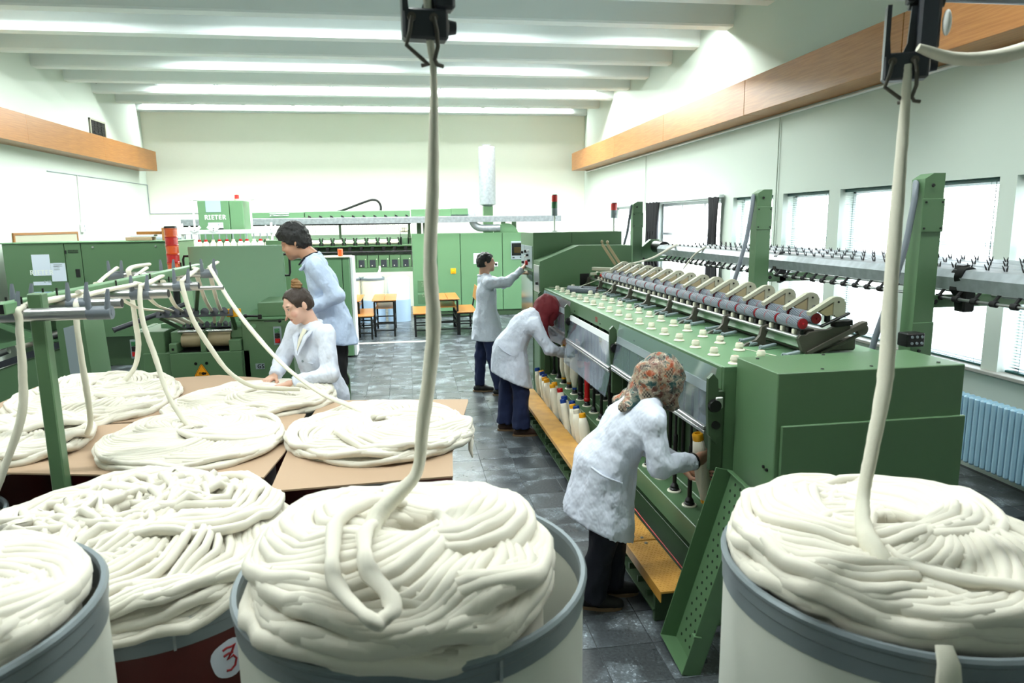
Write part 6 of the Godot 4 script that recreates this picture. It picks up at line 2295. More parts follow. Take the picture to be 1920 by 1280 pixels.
# ------------------------------------------------------------------ people: smooth joined limbs on a grid, meshed as surface nets
class Field:
	var h: float
	var o: Vector3
	var nx: int
	var ny: int
	var nz: int
	var f := PackedFloat32Array()
	var marks := []

	func _init(lo: Vector3, hi: Vector3, step: float):
		h = step
		o = lo
		nx = int((hi.x - lo.x) / step) + 2
		ny = int((hi.y - lo.y) / step) + 2
		nz = int((hi.z - lo.z) / step) + 2
		f.resize(nx * ny * nz)
		f.fill(9.0)

	# tapered limb from a to b; flat squashes along dir (flat.length() = how many times thinner - 1); cap cuts it square at b (1) or a (2)
	func add(a: Vector3, b: Vector3, ra: float, rb: float, k := 0.02, flat := Vector3.ZERO, cap := 0, carve := false):
		var m := maxf(ra, rb) + k + h * 2.0
		var lo := (a.min(b) - Vector3(m, m, m) - o) / h
		var hi := (a.max(b) + Vector3(m, m, m) - o) / h
		var x0 := maxi(int(lo.x), 0)
		var x1 := mini(int(hi.x) + 1, nx - 1)
		var y0 := maxi(int(lo.y), 0)
		var y1 := mini(int(hi.y) + 1, ny - 1)
		var z0 := maxi(int(lo.z), 0)
		var z1 := mini(int(hi.z) + 1, nz - 1)
		var s := flat.length()
		var fd := flat / s if s > 0.0 else Vector3.ZERO
		var ab := b - a
		var dir := ab.normalized()
		ab += fd * (fd.dot(ab) * s)
		var inv := 1.0 / maxf(ab.length_squared(), 1e-8)
		var len := a.distance_to(b)
		for z in range(z0, z1 + 1):
			for y in range(y0, y1 + 1):
				var i := (z * ny + y) * nx + x0
				for x in range(x0, x1 + 1):
					var q := o + Vector3(x, y, z) * h - a
					var p := q + fd * (fd.dot(q) * s) if s > 0.0 else q
					var t := clampf(p.dot(ab) * inv, 0.0, 1.0)
					var d := (p - ab * t).length() - (ra + (rb - ra) * t)
					if cap:
						var e := q.dot(dir)
						d = maxf(d, e - len if cap == 1 else -e)
					var c := f[i]
					if carve:
						d = -d
						var g := maxf(k - absf(c - d), 0.0)
						f[i] = maxf(c, d) + (g * g / (4.0 * k) if k > 0.0 else 0.0)
					else:
						var g := maxf(k - absf(c - d), 0.0)
						f[i] = minf(c, d) - (g * g / (4.0 * k) if k > 0.0 else 0.0)
					i += 1

	# ellipsoid on axes bs
	func ell(c: Vector3, r: Vector3, bs: Basis, k := 0.01, carve := false):
		var m := maxf(r.x, maxf(r.y, r.z)) + k + h * 2.0
		var lo := (c - Vector3(m, m, m) - o) / h
		var hi := (c + Vector3(m, m, m) - o) / h
		var inv := bs.transposed()
		var mr := minf(r.x, minf(r.y, r.z))
		for z in range(maxi(int(lo.z), 0), mini(int(hi.z) + 1, nz - 1) + 1):
			for y in range(maxi(int(lo.y), 0), mini(int(hi.y) + 1, ny - 1) + 1):
				for x in range(maxi(int(lo.x), 0), mini(int(hi.x) + 1, nx - 1) + 1):
					var p := inv * (o + Vector3(x, y, z) * h - c)
					var q := p / r
					var l := q.length()
					var d := (l - 1.0) * l / maxf((q / r).length(), 1e-4) if l > 0.05 else -mr
					var i := (z * ny + y) * nx + x
					var e := f[i]
					if carve:
						d = -d
						var g := maxf(k - absf(e - d), 0.0)
						f[i] = maxf(e, d) + (g * g / (4.0 * k) if k > 0.0 else 0.0)
					else:
						var g := maxf(k - absf(e - d), 0.0)
						f[i] = minf(e, d) - (g * g / (4.0 * k) if k > 0.0 else 0.0)

	func rough(sd: int, amp: float, scale: Vector3, band := 3.0):
		var n := FastNoiseLite.new()
		n.seed = sd
		n.frequency = 1.0
		n.fractal_octaves = 2
		for z in nz:
			for y in ny:
				var i := (z * ny + y) * nx
				for x in nx:
					if absf(f[i]) < h * band:
						var p := (o + Vector3(x, y, z) * h) * scale
						f[i] += n.get_noise_3d(p.x, p.y, p.z) * amp
					i += 1

	# keep what lies on the side the normal points away from
	func cut(p: Vector3, n: Vector3):
		for z in nz:
			for y in ny:
				var i := (z * ny + y) * nx
				for x in nx:
					if f[i] < 1.0:
						f[i] = maxf(f[i], n.dot(o + Vector3(x, y, z) * h - p))
					i += 1

	func mark(c: Vector3, r: float, col: Color, flat := Vector3.ZERO):
		marks.append([c, r, col, flat])

	func to(m: MB, base := Color(0, 0, 0, 0)):
		var ids := PackedInt32Array()
		ids.resize(nx * ny * nz)
		ids.fill(-1)
		var first := m.v.size()
		var sx := 1
		var sy := nx
		var sz := nx * ny
		var corner := [0, sx, sy, sx + sy, sz, sx + sz, sy + sz, sx + sy + sz]
		var edges := [[0, 1], [2, 3], [4, 5], [6, 7], [0, 2], [1, 3], [4, 6], [5, 7], [0, 4], [1, 5], [2, 6], [3, 7]]
		var off := [Vector3(0, 0, 0), Vector3(1, 0, 0), Vector3(0, 1, 0), Vector3(1, 1, 0), Vector3(0, 0, 1), Vector3(1, 0, 1), Vector3(0, 1, 1), Vector3(1, 1, 1)]
		var lim := h * 4.0
		for z in nz - 1:
			for y in ny - 1:
				var i := (z * ny + y) * nx
				for x in nx - 1:
					if absf(f[i]) < lim:
						var neg := 0
						for k in 8:
							if f[i + corner[k]] < 0.0:
								neg += 1
						if neg > 0 and neg < 8:
							var acc := Vector3.ZERO
							var cnt := 0
							for e in edges:
								var a := f[i + corner[e[0]]]
								var b := f[i + corner[e[1]]]
								if (a < 0.0) != (b < 0.0):
									acc += (off[e[0]] as Vector3).lerp(off[e[1]], a / (a - b))
									cnt += 1
							var p := o + (Vector3(x, y, z) + acc / cnt) * h
							if base.a > 0.0:
								var col := base
								for mk in marks:
									var q: Vector3 = p - mk[0]
									var fl: Vector3 = mk[3]
									if fl != Vector3.ZERO:
										q += fl.normalized() * (q.dot(fl.normalized()) * fl.length())
									var w: float = 1.0 - smoothstep(mk[1] * 0.65, mk[1], q.length())
									col = col.lerp(mk[2], w)
								col.a = 1.0
								m.tint = col
							ids[i] = m.put(p, Vector3.ZERO)
					i += 1
		var ax := [[sx, sy, sz], [sy, sz, sx], [sz, sx, sy]]
		for z in range(1, nz - 1):
			for y in range(1, ny - 1):
				var i := (z * ny + y) * nx + 1
				for x in range(1, nx - 1):
					if absf(f[i]) < lim * 1.5:
						for e in ax:
							var a := f[i]
							var b := f[i + e[0]]
							if (a < 0.0) != (b < 0.0):
								var p0 := ids[i]
								var p1 := ids[i - e[1]]
								var p2 := ids[i - e[1] - e[2]]
								var p3 := ids[i - e[2]]
								if p0 < 0 or p1 < 0 or p2 < 0 or p3 < 0:
									continue
								var nn := (m.v[p2] - m.v[p0]).cross(m.v[p3] - m.v[p1])
								if a < 0.0:
									m.ix.append_array([p0, p2, p1, p0, p3, p2])
								else:
									nn = -nn
									m.ix.append_array([p0, p1, p2, p0, p2, p3])
								m.n[p0] += nn
								m.n[p1] += nn
								m.n[p2] += nn
								m.n[p3] += nn
					i += 1
		for k in range(first, m.v.size()):
			m.n[k] = m.n[k].normalized()
		m.tint = Color(0, 0, 0, 0)

func box_of(pts: Array, pad: float) -> Array:
	var lo: Vector3 = pts[0]
	var hi: Vector3 = pts[0]
	for p in pts:
		lo = lo.min(p)
		hi = hi.max(p)
	return [lo - Vector3.ONE * pad, hi + Vector3.ONE * pad]

const SKIN := Color(0.56, 0.32, 0.22)

# a hand from the wrist: d runs to the fingers, n is the way the palm faces, t the thumb side
func add_hand(m: MB, w: Vector3, d: Vector3, n: Vector3, curl: Array, thumb := 0.6, s := 1.0, step := 0.0045, point := false):
	d = d.normalized()
	n = (n - d * n.dot(d)).normalized()
	# caller encodes the side in the sign of thumb
	var t := d.cross(n).normalized() * signf(thumb)
	var fl := Field.new(w - Vector3.ONE * 0.2 * s, w + Vector3.ONE * 0.2 * s, step)
	var fn := n * 1.1
	fl.add(w - d * 0.05 * s, w + d * 0.01 * s, 0.027 * s, 0.026 * s, 0.01, n * 0.25)
	for q in [0.024, 0.006, -0.012, -0.028]:
		fl.add(w + d * 0.01 * s + t * q * 0.6 * s, w + d * 0.082 * s + t * q * s, 0.019 * s, 0.0145 * s, 0.014, n * 0.35)
	var lens := [[0.042, 0.026, 0.021], [0.046, 0.03, 0.022], [0.043, 0.028, 0.021], [0.034, 0.021, 0.018]]
	var offs := [0.028, 0.009, -0.010, -0.029]
	for k in 4:
		var p: Vector3 = w + (d * (0.088 - (0.01 if k == 3 else 0.0)) + t * offs[k]) * s
		var ang: float = curl[k]
		var dir: Vector3 = d + t * (offs[k] * 1.6)
		for j in 3:
			var a := ang * (0.45 + 0.55 * j) if not (point and k == 0) else 0.1
			var v: Vector3 = (dir.normalized() * cos(a) + n * sin(a))
			var e: Vector3 = p + v * (lens[k][j] * s)
			fl.add(p, e, (0.0098 - 0.0009 * j) * s, (0.0088 - 0.001 * j) * s, 0.004)
			p = e
	var b := w + (d * 0.022 + t * 0.028 + n * 0.006) * s
	var ta := absf(thumb)
	var c := b + (d * 0.55 + t * (0.75 - 0.35 * ta) + n * 0.55 * ta).normalized() * 0.042 * s
	var e2 := c + (d * 0.85 + t * (0.35 - 0.55 * ta) + n * 0.45 * ta).normalized() * 0.032 * s
	fl.add(w + d * 0.012 * s + t * 0.012 * s, b, 0.02 * s, 0.017 * s, 0.012)
	fl.add(b, c, 0.015 * s, 0.0112 * s, 0.008)
	fl.add(c, e2, 0.0112 * s, 0.009 * s, 0.004)
	fl.to(m, SKIN)

# head with a face; fw where it looks, up the crown
func add_head(m: MB, c: Vector3, fw: Vector3, up: Vector3, neck: Vector3, tone: Color, woman: bool, step := 0.005):
	fw = fw.normalized()
	up = (up - fw * up.dot(fw)).normalized()
	var r := fw.cross(up).normalized()
	var bs := Basis(r, up, -fw)
	var at := func(x: float, y: float, z: float) -> Vector3: return c + r * x + up * y + fw * z
	var b := box_of([c, neck], 0.15)
	var fl := Field.new(b[0], b[1], step)
	fl.ell(at.call(0, 0.035, -0.012), Vector3(0.074, 0.083, 0.094), bs, 0.01)
	fl.ell(at.call(0, -0.02, 0.022), Vector3(0.062, 0.075, 0.066), bs, 0.03)
	fl.ell(at.call(0, -0.07, 0.045), Vector3(0.038, 0.035, 0.040), bs, 0.04)
	fl.ell(at.call(0, -0.094, 0.066), Vector3(0.018, 0.014, 0.016), bs, 0.025)
	fl.add(at.call(0, -0.045, -0.03), neck, 0.05 if woman else 0.056, 0.056 if woman else 0.064, 0.03)
	for s in [-1.0, 1.0]:
		fl.ell(at.call(s * 0.033, 0.012, 0.092), Vector3(0.016, 0.010, 0.014), bs, 0.012, true)
		fl.ell(at.call(s * 0.042, -0.03, 0.062), Vector3(0.022, 0.018, 0.022), bs, 0.03)
		fl.ell(at.call(s * 0.077, -0.002, -0.012), Vector3(0.009, 0.032, 0.018), Basis(bs.y, 0.35 * s) * bs, 0.006)
	fl.add(at.call(-0.045, 0.032, 0.072), at.call(0.045, 0.032, 0.072), 0.012, 0.012, 0.02)
	fl.add(at.call(0, 0.022, 0.084), at.call(0, -0.017, 0.099), 0.0075, 0.0095, 0.014)
	for s in [-1.0, 1.0]:
		fl.ell(at.call(s * 0.010, -0.023, 0.091), Vector3(0.008, 0.006, 0.008), bs, 0.008)
		fl.ell(at.call(s * 0.031, 0.012, 0.077), Vector3(0.0135, 0.0125, 0.0125), bs, 0.002)
	fl.add(at.call(-0.018, -0.057, 0.081), at.call(0.018, -0.057, 0.081), 0.005, 0.005, 0.008)
	fl.add(at.call(-0.008, -0.055, 0.088), at.call(0.008, -0.055, 0.088), 0.006, 0.006, 0.006)
	fl.add(at.call(-0.012, -0.067, 0.085), at.call(0.012, -0.067, 0.085), 0.0065, 0.0065, 0.006)
	var lip := Color(0.40, 0.13, 0.11) if woman else tone.lerp(Color(0.38, 0.15, 0.12), 0.6)
	fl.mark(at.call(0, -0.061, 0.09), 0.026, lip, up * 1.6)
	for s in [-1.0, 1.0]:
		fl.mark(at.call(s * 0.032, 0.012, 0.09), 0.0155, Color(0.55, 0.50, 0.47), up * 1.4)
		fl.mark(at.call(s * 0.032, 0.011, 0.091), 0.0075, Color(0.03, 0.018, 0.012))
		fl.mark(at.call(s * 0.034, 0.021, 0.088), 0.018, Color(0.05, 0.03, 0.025), up * 4.5)
		fl.mark(at.call(s * 0.036, 0.037, 0.08), 0.025, Color(0.05, 0.032, 0.022) if not woman else Color(0.13, 0.08, 0.05), up * 3.2)
		if woman:
			fl.mark(at.call(s * 0.045, -0.028, 0.07), 0.03, tone.lerp(Color(0.55, 0.20, 0.16), 0.35))
	if not woman:
		fl.mark(at.call(0, -0.085, 0.055), 0.06, tone.lerp(Color(0.14, 0.09, 0.07), 0.45))
	fl.to(m, tone)

# the rest of the skin: one lean continuous figure under the clothes
func add_flesh(m: MB, j: Dictionary, tone: Color):
	var all := [j.pelvis, j.chest, j.neck]
	for s in ["l", "r"]:
		all.append_array([j["sho_" + s], j["elb_" + s], j["wri_" + s], j["knee_" + s], j["ank_" + s]])
	var b := box_of(all, 0.15)
	var fl := Field.new(b[0], b[1], 0.017)
	fl.add(j.pelvis, j.chest, 0.105, 0.11, 0.05, j.front * 0.35)
	fl.add(j.chest, j.neck, 0.10, 0.055, 0.05, j.front * 0.35)
	for s in ["l", "r"]:
		fl.add(j.neck.lerp(j.chest, 0.25), j["sho_" + s], 0.035, 0.035, 0.02)
		fl.add(j["sho_" + s], j["elb_" + s], 0.044, 0.036, 0.02)
		fl.add(j["elb_" + s], j["wri_" + s], 0.037, 0.027, 0.02)
		fl.add(j.pelvis, j["knee_" + s], 0.075, 0.05, 0.03)
		fl.add(j["knee_" + s], j["ank_" + s], 0.05, 0.034, 0.02)
	fl.to(m, tone)

func add_coat(t: Node3D, j: Dictionary, material: String, sd: int, w := 1.0, step := 0.0135):
	var all := [j.pelvis, j.chest, j.neck, j.hem]
	for s in ["l", "r"]:
		all.append_array([j["sho_" + s], j["elb_" + s], j["wri_" + s]])
	var b := box_of(all, 0.3)
	b[0] = b[0] + Vector3(0.03, 0.12, 0.03)
	var fl := Field.new(b[0], b[1], step)
	var fr: Vector3 = j.front
	var mid: Vector3 = j.pelvis.lerp(j.chest, 0.5)
	fl.add(j.chest, j.chest.lerp(j.neck, 0.45), 0.158 * w, 0.125 * w, 0.05, fr * 0.45)
	fl.add(mid, j.chest, 0.15 * w, 0.158 * w, 0.06, fr * 0.35)
	fl.add(j.pelvis, mid, 0.168 * w, 0.15 * w, 0.06, fr * 0.3)
	fl.add(j.neck - (j.neck - j.chest).normalized() * 0.03, j.neck, 0.085 * w, 0.068, 0.05, Vector3.ZERO, 1)
	for s in ["l", "r"]:
		var sh: Vector3 = j["sho_" + s]
		fl.add(j.neck.lerp(j.chest, 0.28), sh, 0.075, 0.07, 0.05, fr * 0.2)
		fl.add(sh, j["elb_" + s], 0.069, 0.058, 0.035)
		var wv: Vector3 = j["wri_" + s]
		fl.add(j["elb_" + s], wv, 0.057, 0.045, 0.025, Vector3.ZERO, 1)
	# skirt of the coat down to the hem, cut square
	var hem: Vector3 = j.hem
	var dir: Vector3 = (hem - j.pelvis).normalized()
	fl.add(j.pelvis, hem + dir * 0.15, 0.165 * w, j.hem_r * 1.12, 0.05, fr * j.get("hem_flat", 0.25), 0)
	if j.has("hem2"):
		fl.add(j.pelvis, j.hem2 + dir * 0.12, 0.15, 0.14, 0.08)
	fl.rough(sd, 0.013, Vector3(7, 3.0, 7))
	fl.rough(sd + 5, 0.008, Vector3(19, 7, 19))
	fl.cut(hem, j.get("hem_n", dir))
	var m := MB.new()
	fl.to(m)
	var coat := obj("lab_coat", m, material, t)
	# turned down collar
	m = MB.new()
	var up: Vector3 = (j.neck - j.chest).normalized()
	var side := fr.cross(up).normalized()
	var ps := PackedVector3Array()
	for k in 17:
		var a := -2.5 + 5.0 * k / 16.0
		var drop := smoothstep(1.2, 2.5, absf(a)) * 0.07
		ps.append(j.neck + (-fr * cos(a) * 0.072 + side * sin(a) * 0.072) - up * (0.004 + drop) + fr * drop * 0.7)
	m.tube(ps, 0.017, 8, 0.7)
	obj("collar", m, material, coat)
	return coat

func add_button(coat: Node3D, p: Vector3, n: Vector3):
	var m := MB.new()
	m.cyl(p, p + n * 0.006, 0.009, 0.008, 10)
	obj("button", m, "panel_grey", coat)

func add_legs(t: Node3D, j: Dictionary, material: String, flare := 0.0, sd := 3):
	var all := [j.pelvis, j.knee_l, j.knee_r, j.ank_l, j.ank_r]
	var b := box_of(all, 0.16)
	b[1].y = minf(b[1].y, j.pelvis.y + 0.1)
	var fl := Field.new(b[0], b[1], 0.0135)
	for s in ["l", "r"]:
		var hip: Vector3 = j.pelvis.lerp(j["hip_" + s], 1.0) if j.has("hip_" + s) else j.pelvis
		fl.add(hip, j["knee_" + s], 0.098, 0.074, 0.05)
		fl.add(j["knee_" + s], j["ank_" + s], 0.072, 0.062 + flare, 0.03, Vector3.ZERO, 1)
	fl.rough(sd, 0.014, Vector3(12, 7, 12))
	var m := MB.new()
	fl.to(m)
	obj("trousers", m, material, t)

func add_shoe(t: Node3D, ank: Vector3, toe: Vector3, upper: String, floor_y := 0.0):
	var d := Vector3(toe.x - ank.x, 0, toe.z - ank.z).normalized()
	var heel := Vector3(ank.x, floor_y, ank.z) - d * 0.045
	var b := box_of([heel, heel + d * 0.27, ank], 0.08)
	var fl := Field.new(b[0], b[1], 0.009)
	fl.add(heel + Vector3(0, 0.045, 0), heel + d * 0.1 + Vector3(0, 0.05, 0), 0.037, 0.04, 0.02)
	fl.add(heel + d * 0.1 + Vector3(0, 0.042, 0), heel + d * 0.2 + Vector3(0, 0.03, 0), 0.042, 0.03, 0.02)
	fl.add(heel + d * 0.03 + Vector3(0, 0.05, 0), heel + d * 0.03 + Vector3(0, 0.10, 0), 0.036, 0.034, 0.02)
	fl.cut(Vector3(0, floor_y + 0.014, 0), Vector3.DOWN)
	var m := MB.new()
	fl.to(m)
	var sh := obj("shoe", m, upper, t)
	m = MB.new()
	var poly := PackedVector2Array()
	for k in 16:
		var a := TAU * k / 16
		poly.append(Vector2(cos(a) * 0.132, sin(a) * (0.042 + 0.008 * cos(a))))
	var sd := d.cross(Vector3.UP)
	m.prism(poly, 0.0, 0.018, Transform3D(Basis(d, sd, Vector3.UP), heel + d * 0.09 + Vector3(0, floor_y + 0.0005 - heel.y, 0)))
	obj("sole", m, "shoe_sole", sh)

func make_person(label: String, group := "") -> Node3D:
	return thing("person", label, "person", Vector3.ZERO, 0.0, group)

func build_people():
	person_front()
	person_red_scarf()
	person_at_panel()
	person_bun()
	person_young_man()

func person_front():
	var t := make_person("woman in a patterned scarf and white coat bending to the spindles with a white bobbin")
	var j := {"pelvis": Vector3(1.0, 0.83, -3.42), "chest": Vector3(1.13, 1.045, -3.40), "neck": Vector3(1.225, 1.18, -3.39), "front": Vector3(0.72, -0.62, -0.1).normalized(),
		"sho_r": Vector3(1.19, 1.105, -3.225), "elb_r": Vector3(1.215, 0.885, -3.175), "wri_r": Vector3(1.425, 0.865, -3.26),
		"sho_l": Vector3(1.20, 1.11, -3.555), "elb_l": Vector3(1.27, 0.87, -3.56), "wri_l": Vector3(1.43, 0.79, -3.42),
		"knee_r": Vector3(0.99, 0.42, -3.38), "ank_r": Vector3(0.925, 0.075, -3.42), "knee_l": Vector3(1.09, 0.43, -3.5), "ank_l": Vector3(1.06, 0.075, -3.535),
		"hem": Vector3(0.955, 0.50, -3.41), "hem_r": 0.205, "hem_flat": 0.05, "hem_n": Vector3(-0.42, -0.9, 0.0).normalized()}
	var m := MB.new()
	add_flesh(m, j, SKIN)
	var fw := Vector3(0.80, -0.58, -0.12)
	add_head(m, Vector3(1.295, 1.285, -3.39), fw, Vector3(0.55, 0.8, 0), j.neck, SKIN, true, 0.0065)
	add_hand(m, Vector3(1.435, 0.864, -3.265), Vector3(0.9, 0.06, -0.42), Vector3(0.3, 0.05, -1), [1.3, 1.25, 1.2, 1.15], -0.7)
	add_hand(m, Vector3(1.44, 0.785, -3.415), Vector3(0.95, -0.28, 0.25), Vector3(0.3, 0.2, 1), [0.9, 0.85, 0.8, 0.8], 0.7)
	obj("body", m, "skin", t)
	var coat: Node3D = add_coat(t, j, "coat", 21, 1.02)
	m = MB.new()
	m.tube(PackedVector3Array([Vector3(0.89, 0.86, -3.285), Vector3(0.93, 0.835, -3.235), Vector3(0.98, 0.81, -3.225), Vector3(1.04, 0.78, -3.24)]), 0.006, 6)
	obj("half_belt", m, "coat", coat)
	m = MB.new()
	m.cyl(Vector3(1.418, 0.864, -3.258), Vector3(1.432, 0.864, -3.264), 0.0465, 0.0465, 16)
	obj("cuff_band", m, "black", coat)
	add_legs(t, j, "navy_trousers", 0.025, 31)
	add_shoe(t, j.ank_l, Vector3(1.3, 0, -3.5), "shoe_black")
	add_shoe(t, j.ank_r, Vector3(1.15, 0, -3.36), "shoe_black")
	# head scarf
	var c := Vector3(1.295, 1.285, -3.39)
	var fl := Field.new(Vector3(0.9, 0.95, -3.68), Vector3(1.5, 1.5, -3.1), 0.010)
	var bs := Basis(Vector3(0, 0, 1), -0.62)
	fl.ell(c + Vector3(-0.005, 0.022, 0), Vector3(0.118, 0.118, 0.098), bs, 0.02)
	fl.add(c + Vector3(0.03, -0.03, 0), c + Vector3(0.055, -0.11, 0), 0.09, 0.068, 0.04)
	fl.add(c + Vector3(-0.06, 0.0, 0), Vector3(1.17, 1.20, -3.39), 0.09, 0.075, 0.05)
	fl.add(Vector3(1.19, 1.2, -3.36), Vector3(1.06, 1.155, -3.32), 0.06, 0.028, 0.05, Vector3(0.3, 0.8, 0.5) * 0.6)
	fl.add(Vector3(1.19, 1.19, -3.46), Vector3(1.10, 1.14, -3.52), 0.05, 0.03, 0.05)
	fl.ell(c + Vector3(0.105, -0.095, 0), Vector3(0.06, 0.075, 0.062), bs, 0.015, true)
	fl.rough(77, 0.012, Vector3(10, 10, 10))
	m = MB.new()
	fl.to(m)
	obj("head_scarf", m, "scarf_pattern", t)
	m = MB.new()
	for k in 12:
		var a := TAU * k / 12
		m.ball(Vector3(1.45, 0.782, -3.412) + Vector3(0.01 * sin(a), cos(a) * 0.029, sin(a) * 0.029), Vector3.ONE * 0.007, 6, 4)
	obj("bracelet", m, "cap_white", t)
	make_bobbin("roving_bobbin", "white bobbin with yellow cap held in both hands of the woman in the patterned scarf", "", Vector3(1.535, 0.605, -3.33), Vector3(-0.16, 1, 0.03), "yellow", 0.68)

func person_red_scarf():
	var t := make_person("woman in a dark red head scarf and white coat stooping over the far spindles")
	var j := {"pelvis": Vector3(0.96, 0.87, -6.66), "chest": Vector3(1.10, 1.10, -6.65), "neck": Vector3(1.225, 1.215, -6.65), "front": Vector3(0.68, -0.68, 0).normalized(),
		"sho_r": Vector3(1.18, 1.12, -6.485), "elb_r": Vector3(1.33, 0.885, -6.44), "wri_r": Vector3(1.51, 0.825, -6.52),
		"sho_l": Vector3(1.19, 1.13, -6.82), "elb_l": Vector3(1.38, 0.99, -6.86), "wri_l": Vector3(1.53, 0.915, -6.74),
		"knee_r": Vector3(1.06, 0.45, -6.57), "ank_r": Vector3(1.055, 0.085, -6.57), "knee_l": Vector3(0.95, 0.47, -6.78), "ank_l": Vector3(0.93, 0.085, -6.78),
		"hem": Vector3(0.965, 0.565, -6.66), "hem_r": 0.215, "hem_flat": 0.05, "hem_n": Vector3(-0.42, -0.9, 0).normalized()}
	var m := MB.new()
	add_flesh(m, j, SKIN)
	var c := Vector3(1.345, 1.265, -6.65)
	add_head(m, c, Vector3(0.75, -0.65, 0), Vector3(0.6, 0.75, 0), j.neck, SKIN, true, 0.0075)
	add_hand(m, Vector3(1.52, 0.824, -6.525), Vector3(1, -0.02, -0.2), Vector3(0.2, 0, -1), [1.1, 1.1, 1.1, 1.0], -0.7, 1.0, 0.006)
	add_hand(m, Vector3(1.54, 0.912, -6.735), Vector3(1, -0.1, 0.3), Vector3(0.2, 0, 1), [0.8, 0.8, 0.8, 0.8], 0.7, 1.0, 0.006)
	obj("body", m, "skin", t)
	var coat: Node3D = add_coat(t, j, "coat", 41, 1.02, 0.015)
	m = MB.new()
	m.tube(PackedVector3Array([Vector3(0.835, 0.93, -6.53), Vector3(0.87, 0.89, -6.49), Vector3(0.93, 0.85, -6.475), Vector3(1.0, 0.82, -6.49)]), 0.006, 6)
	obj("half_belt", m, "coat", coat)
	add_legs(t, j, "denim", 0.03, 37)
	add_shoe(t, j.ank_r, Vector3(1.3, 0, -6.55), "shoe_brown")
	add_shoe(t, j.ank_l, Vector3(1.2, 0, -6.75), "shoe_brown")
	var fl := Field.new(Vector3(1.05, 0.82, -6.9), Vector3(1.55, 1.5, -6.4), 0.0105)
	var bs := Basis(Vector3(0, 0, 1), -0.55)
	fl.ell(c + Vector3(0.0, 0.02, 0), Vector3(0.125, 0.118, 0.10), bs, 0.02)
	fl.add(c + Vector3(-0.06, -0.02, 0.01), Vector3(1.25, 1.12, -6.60), 0.085, 0.08, 0.05)
	fl.add(Vector3(1.26, 1.15, -6.62), Vector3(1.33, 0.95, -6.60), 0.075, 0.035, 0.05)
	fl.add(c + Vector3(0.03, -0.04, 0), c + Vector3(0.05, -0.12, 0), 0.085, 0.06, 0.04)
	fl.add(c + Vector3(0.06, 0.0, 0.02), c + Vector3(0.14, -0.045, 0.02), 0.05, 0.022, 0.05)
	fl.ell(c + Vector3(0.125, -0.13, 0), Vector3(0.075, 0.08, 0.062), bs, 0.015, true)
	fl.rough(78, 0.014, Vector3(11, 6, 11))
	m = MB.new()
	fl.to(m)
	obj("head_scarf", m, "scarf_red", t)

func person_at_panel():
	var t := make_person("dark-haired man in a white coat and jeans reaching up to the control face")
	var j := {"pelvis": Vector3(0.93, 0.93, -8.4), "chest": Vector3(0.935, 1.26, -8.4), "neck": Vector3(0.915, 1.475, -8.4), "front": Vector3(1, 0, 0.05).normalized(),
		"sho_r": Vector3(0.95, 1.395, -8.215), "elb_r": Vector3(1.175, 1.40, -8.22), "wri_r": Vector3(1.365, 1.535, -8.32),
		"sho_l": Vector3(0.95, 1.40, -8.585), "elb_l": Vector3(1.17, 1.35, -8.57), "wri_l": Vector3(1.345, 1.47, -8.50),
		"hip_r": Vector3(0.93, 0.88, -8.335), "hip_l": Vector3(0.92, 0.88, -8.47),
		"knee_r": Vector3(0.985, 0.48, -8.27), "ank_r": Vector3(1.06, 0.085, -8.24), "knee_l": Vector3(0.86, 0.48, -8.47), "ank_l": Vector3(0.84, 0.085, -8.49),
		"hem": Vector3(0.945, 0.68, -8.4), "hem_r": 0.205, "hem_flat": 0.0, "hem_n": Vector3(0, -1, 0)}
	var m := MB.new()
	add_flesh(m, j, SKIN)
	var c := Vector3(0.945, 1.625, -8.4)
	add_head(m, c, Vector3(1, 0.08, 0.05), Vector3(-0.08, 1, 0), j.neck, SKIN, false, 0.006)
	add_hand(m, Vector3(1.373, 1.543, -8.325), Vector3(0.62, 0.78, -0.05), Vector3(0.75, -0.6, -0.1), [0.1, 1.3, 1.4, 1.4], 0.9, 1.0, 0.0055, true)
	add_hand(m, Vector3(1.352, 1.476, -8.497), Vector3(0.9, 0.4, 0.1), Vector3(0.4, -0.9, 0.1), [0.5, 0.6, 0.7, 0.7], -0.6, 1.0, 0.0055)
	obj("body", m, "skin", t)
	var coat: Node3D = add_coat(t, j, "coat", 51, 1.0, 0.0145)
	add_legs(t, j, "denim", 0.0, 39)
	add_shoe(t, j.ank_r, Vector3(1.25, 0, -8.2), "shoe_black")
	add_shoe(t, j.ank_l, Vector3(1.02, 0, -8.46), "shoe_black")
	m = MB.new()
	hair_cap(m, c, Vector3(1, 0.08, 0.05), Vector3(-0.08, 1, 0), 0.012, 0.0, 0.0075, 91)
	obj("hair", m, "hair_black", t)

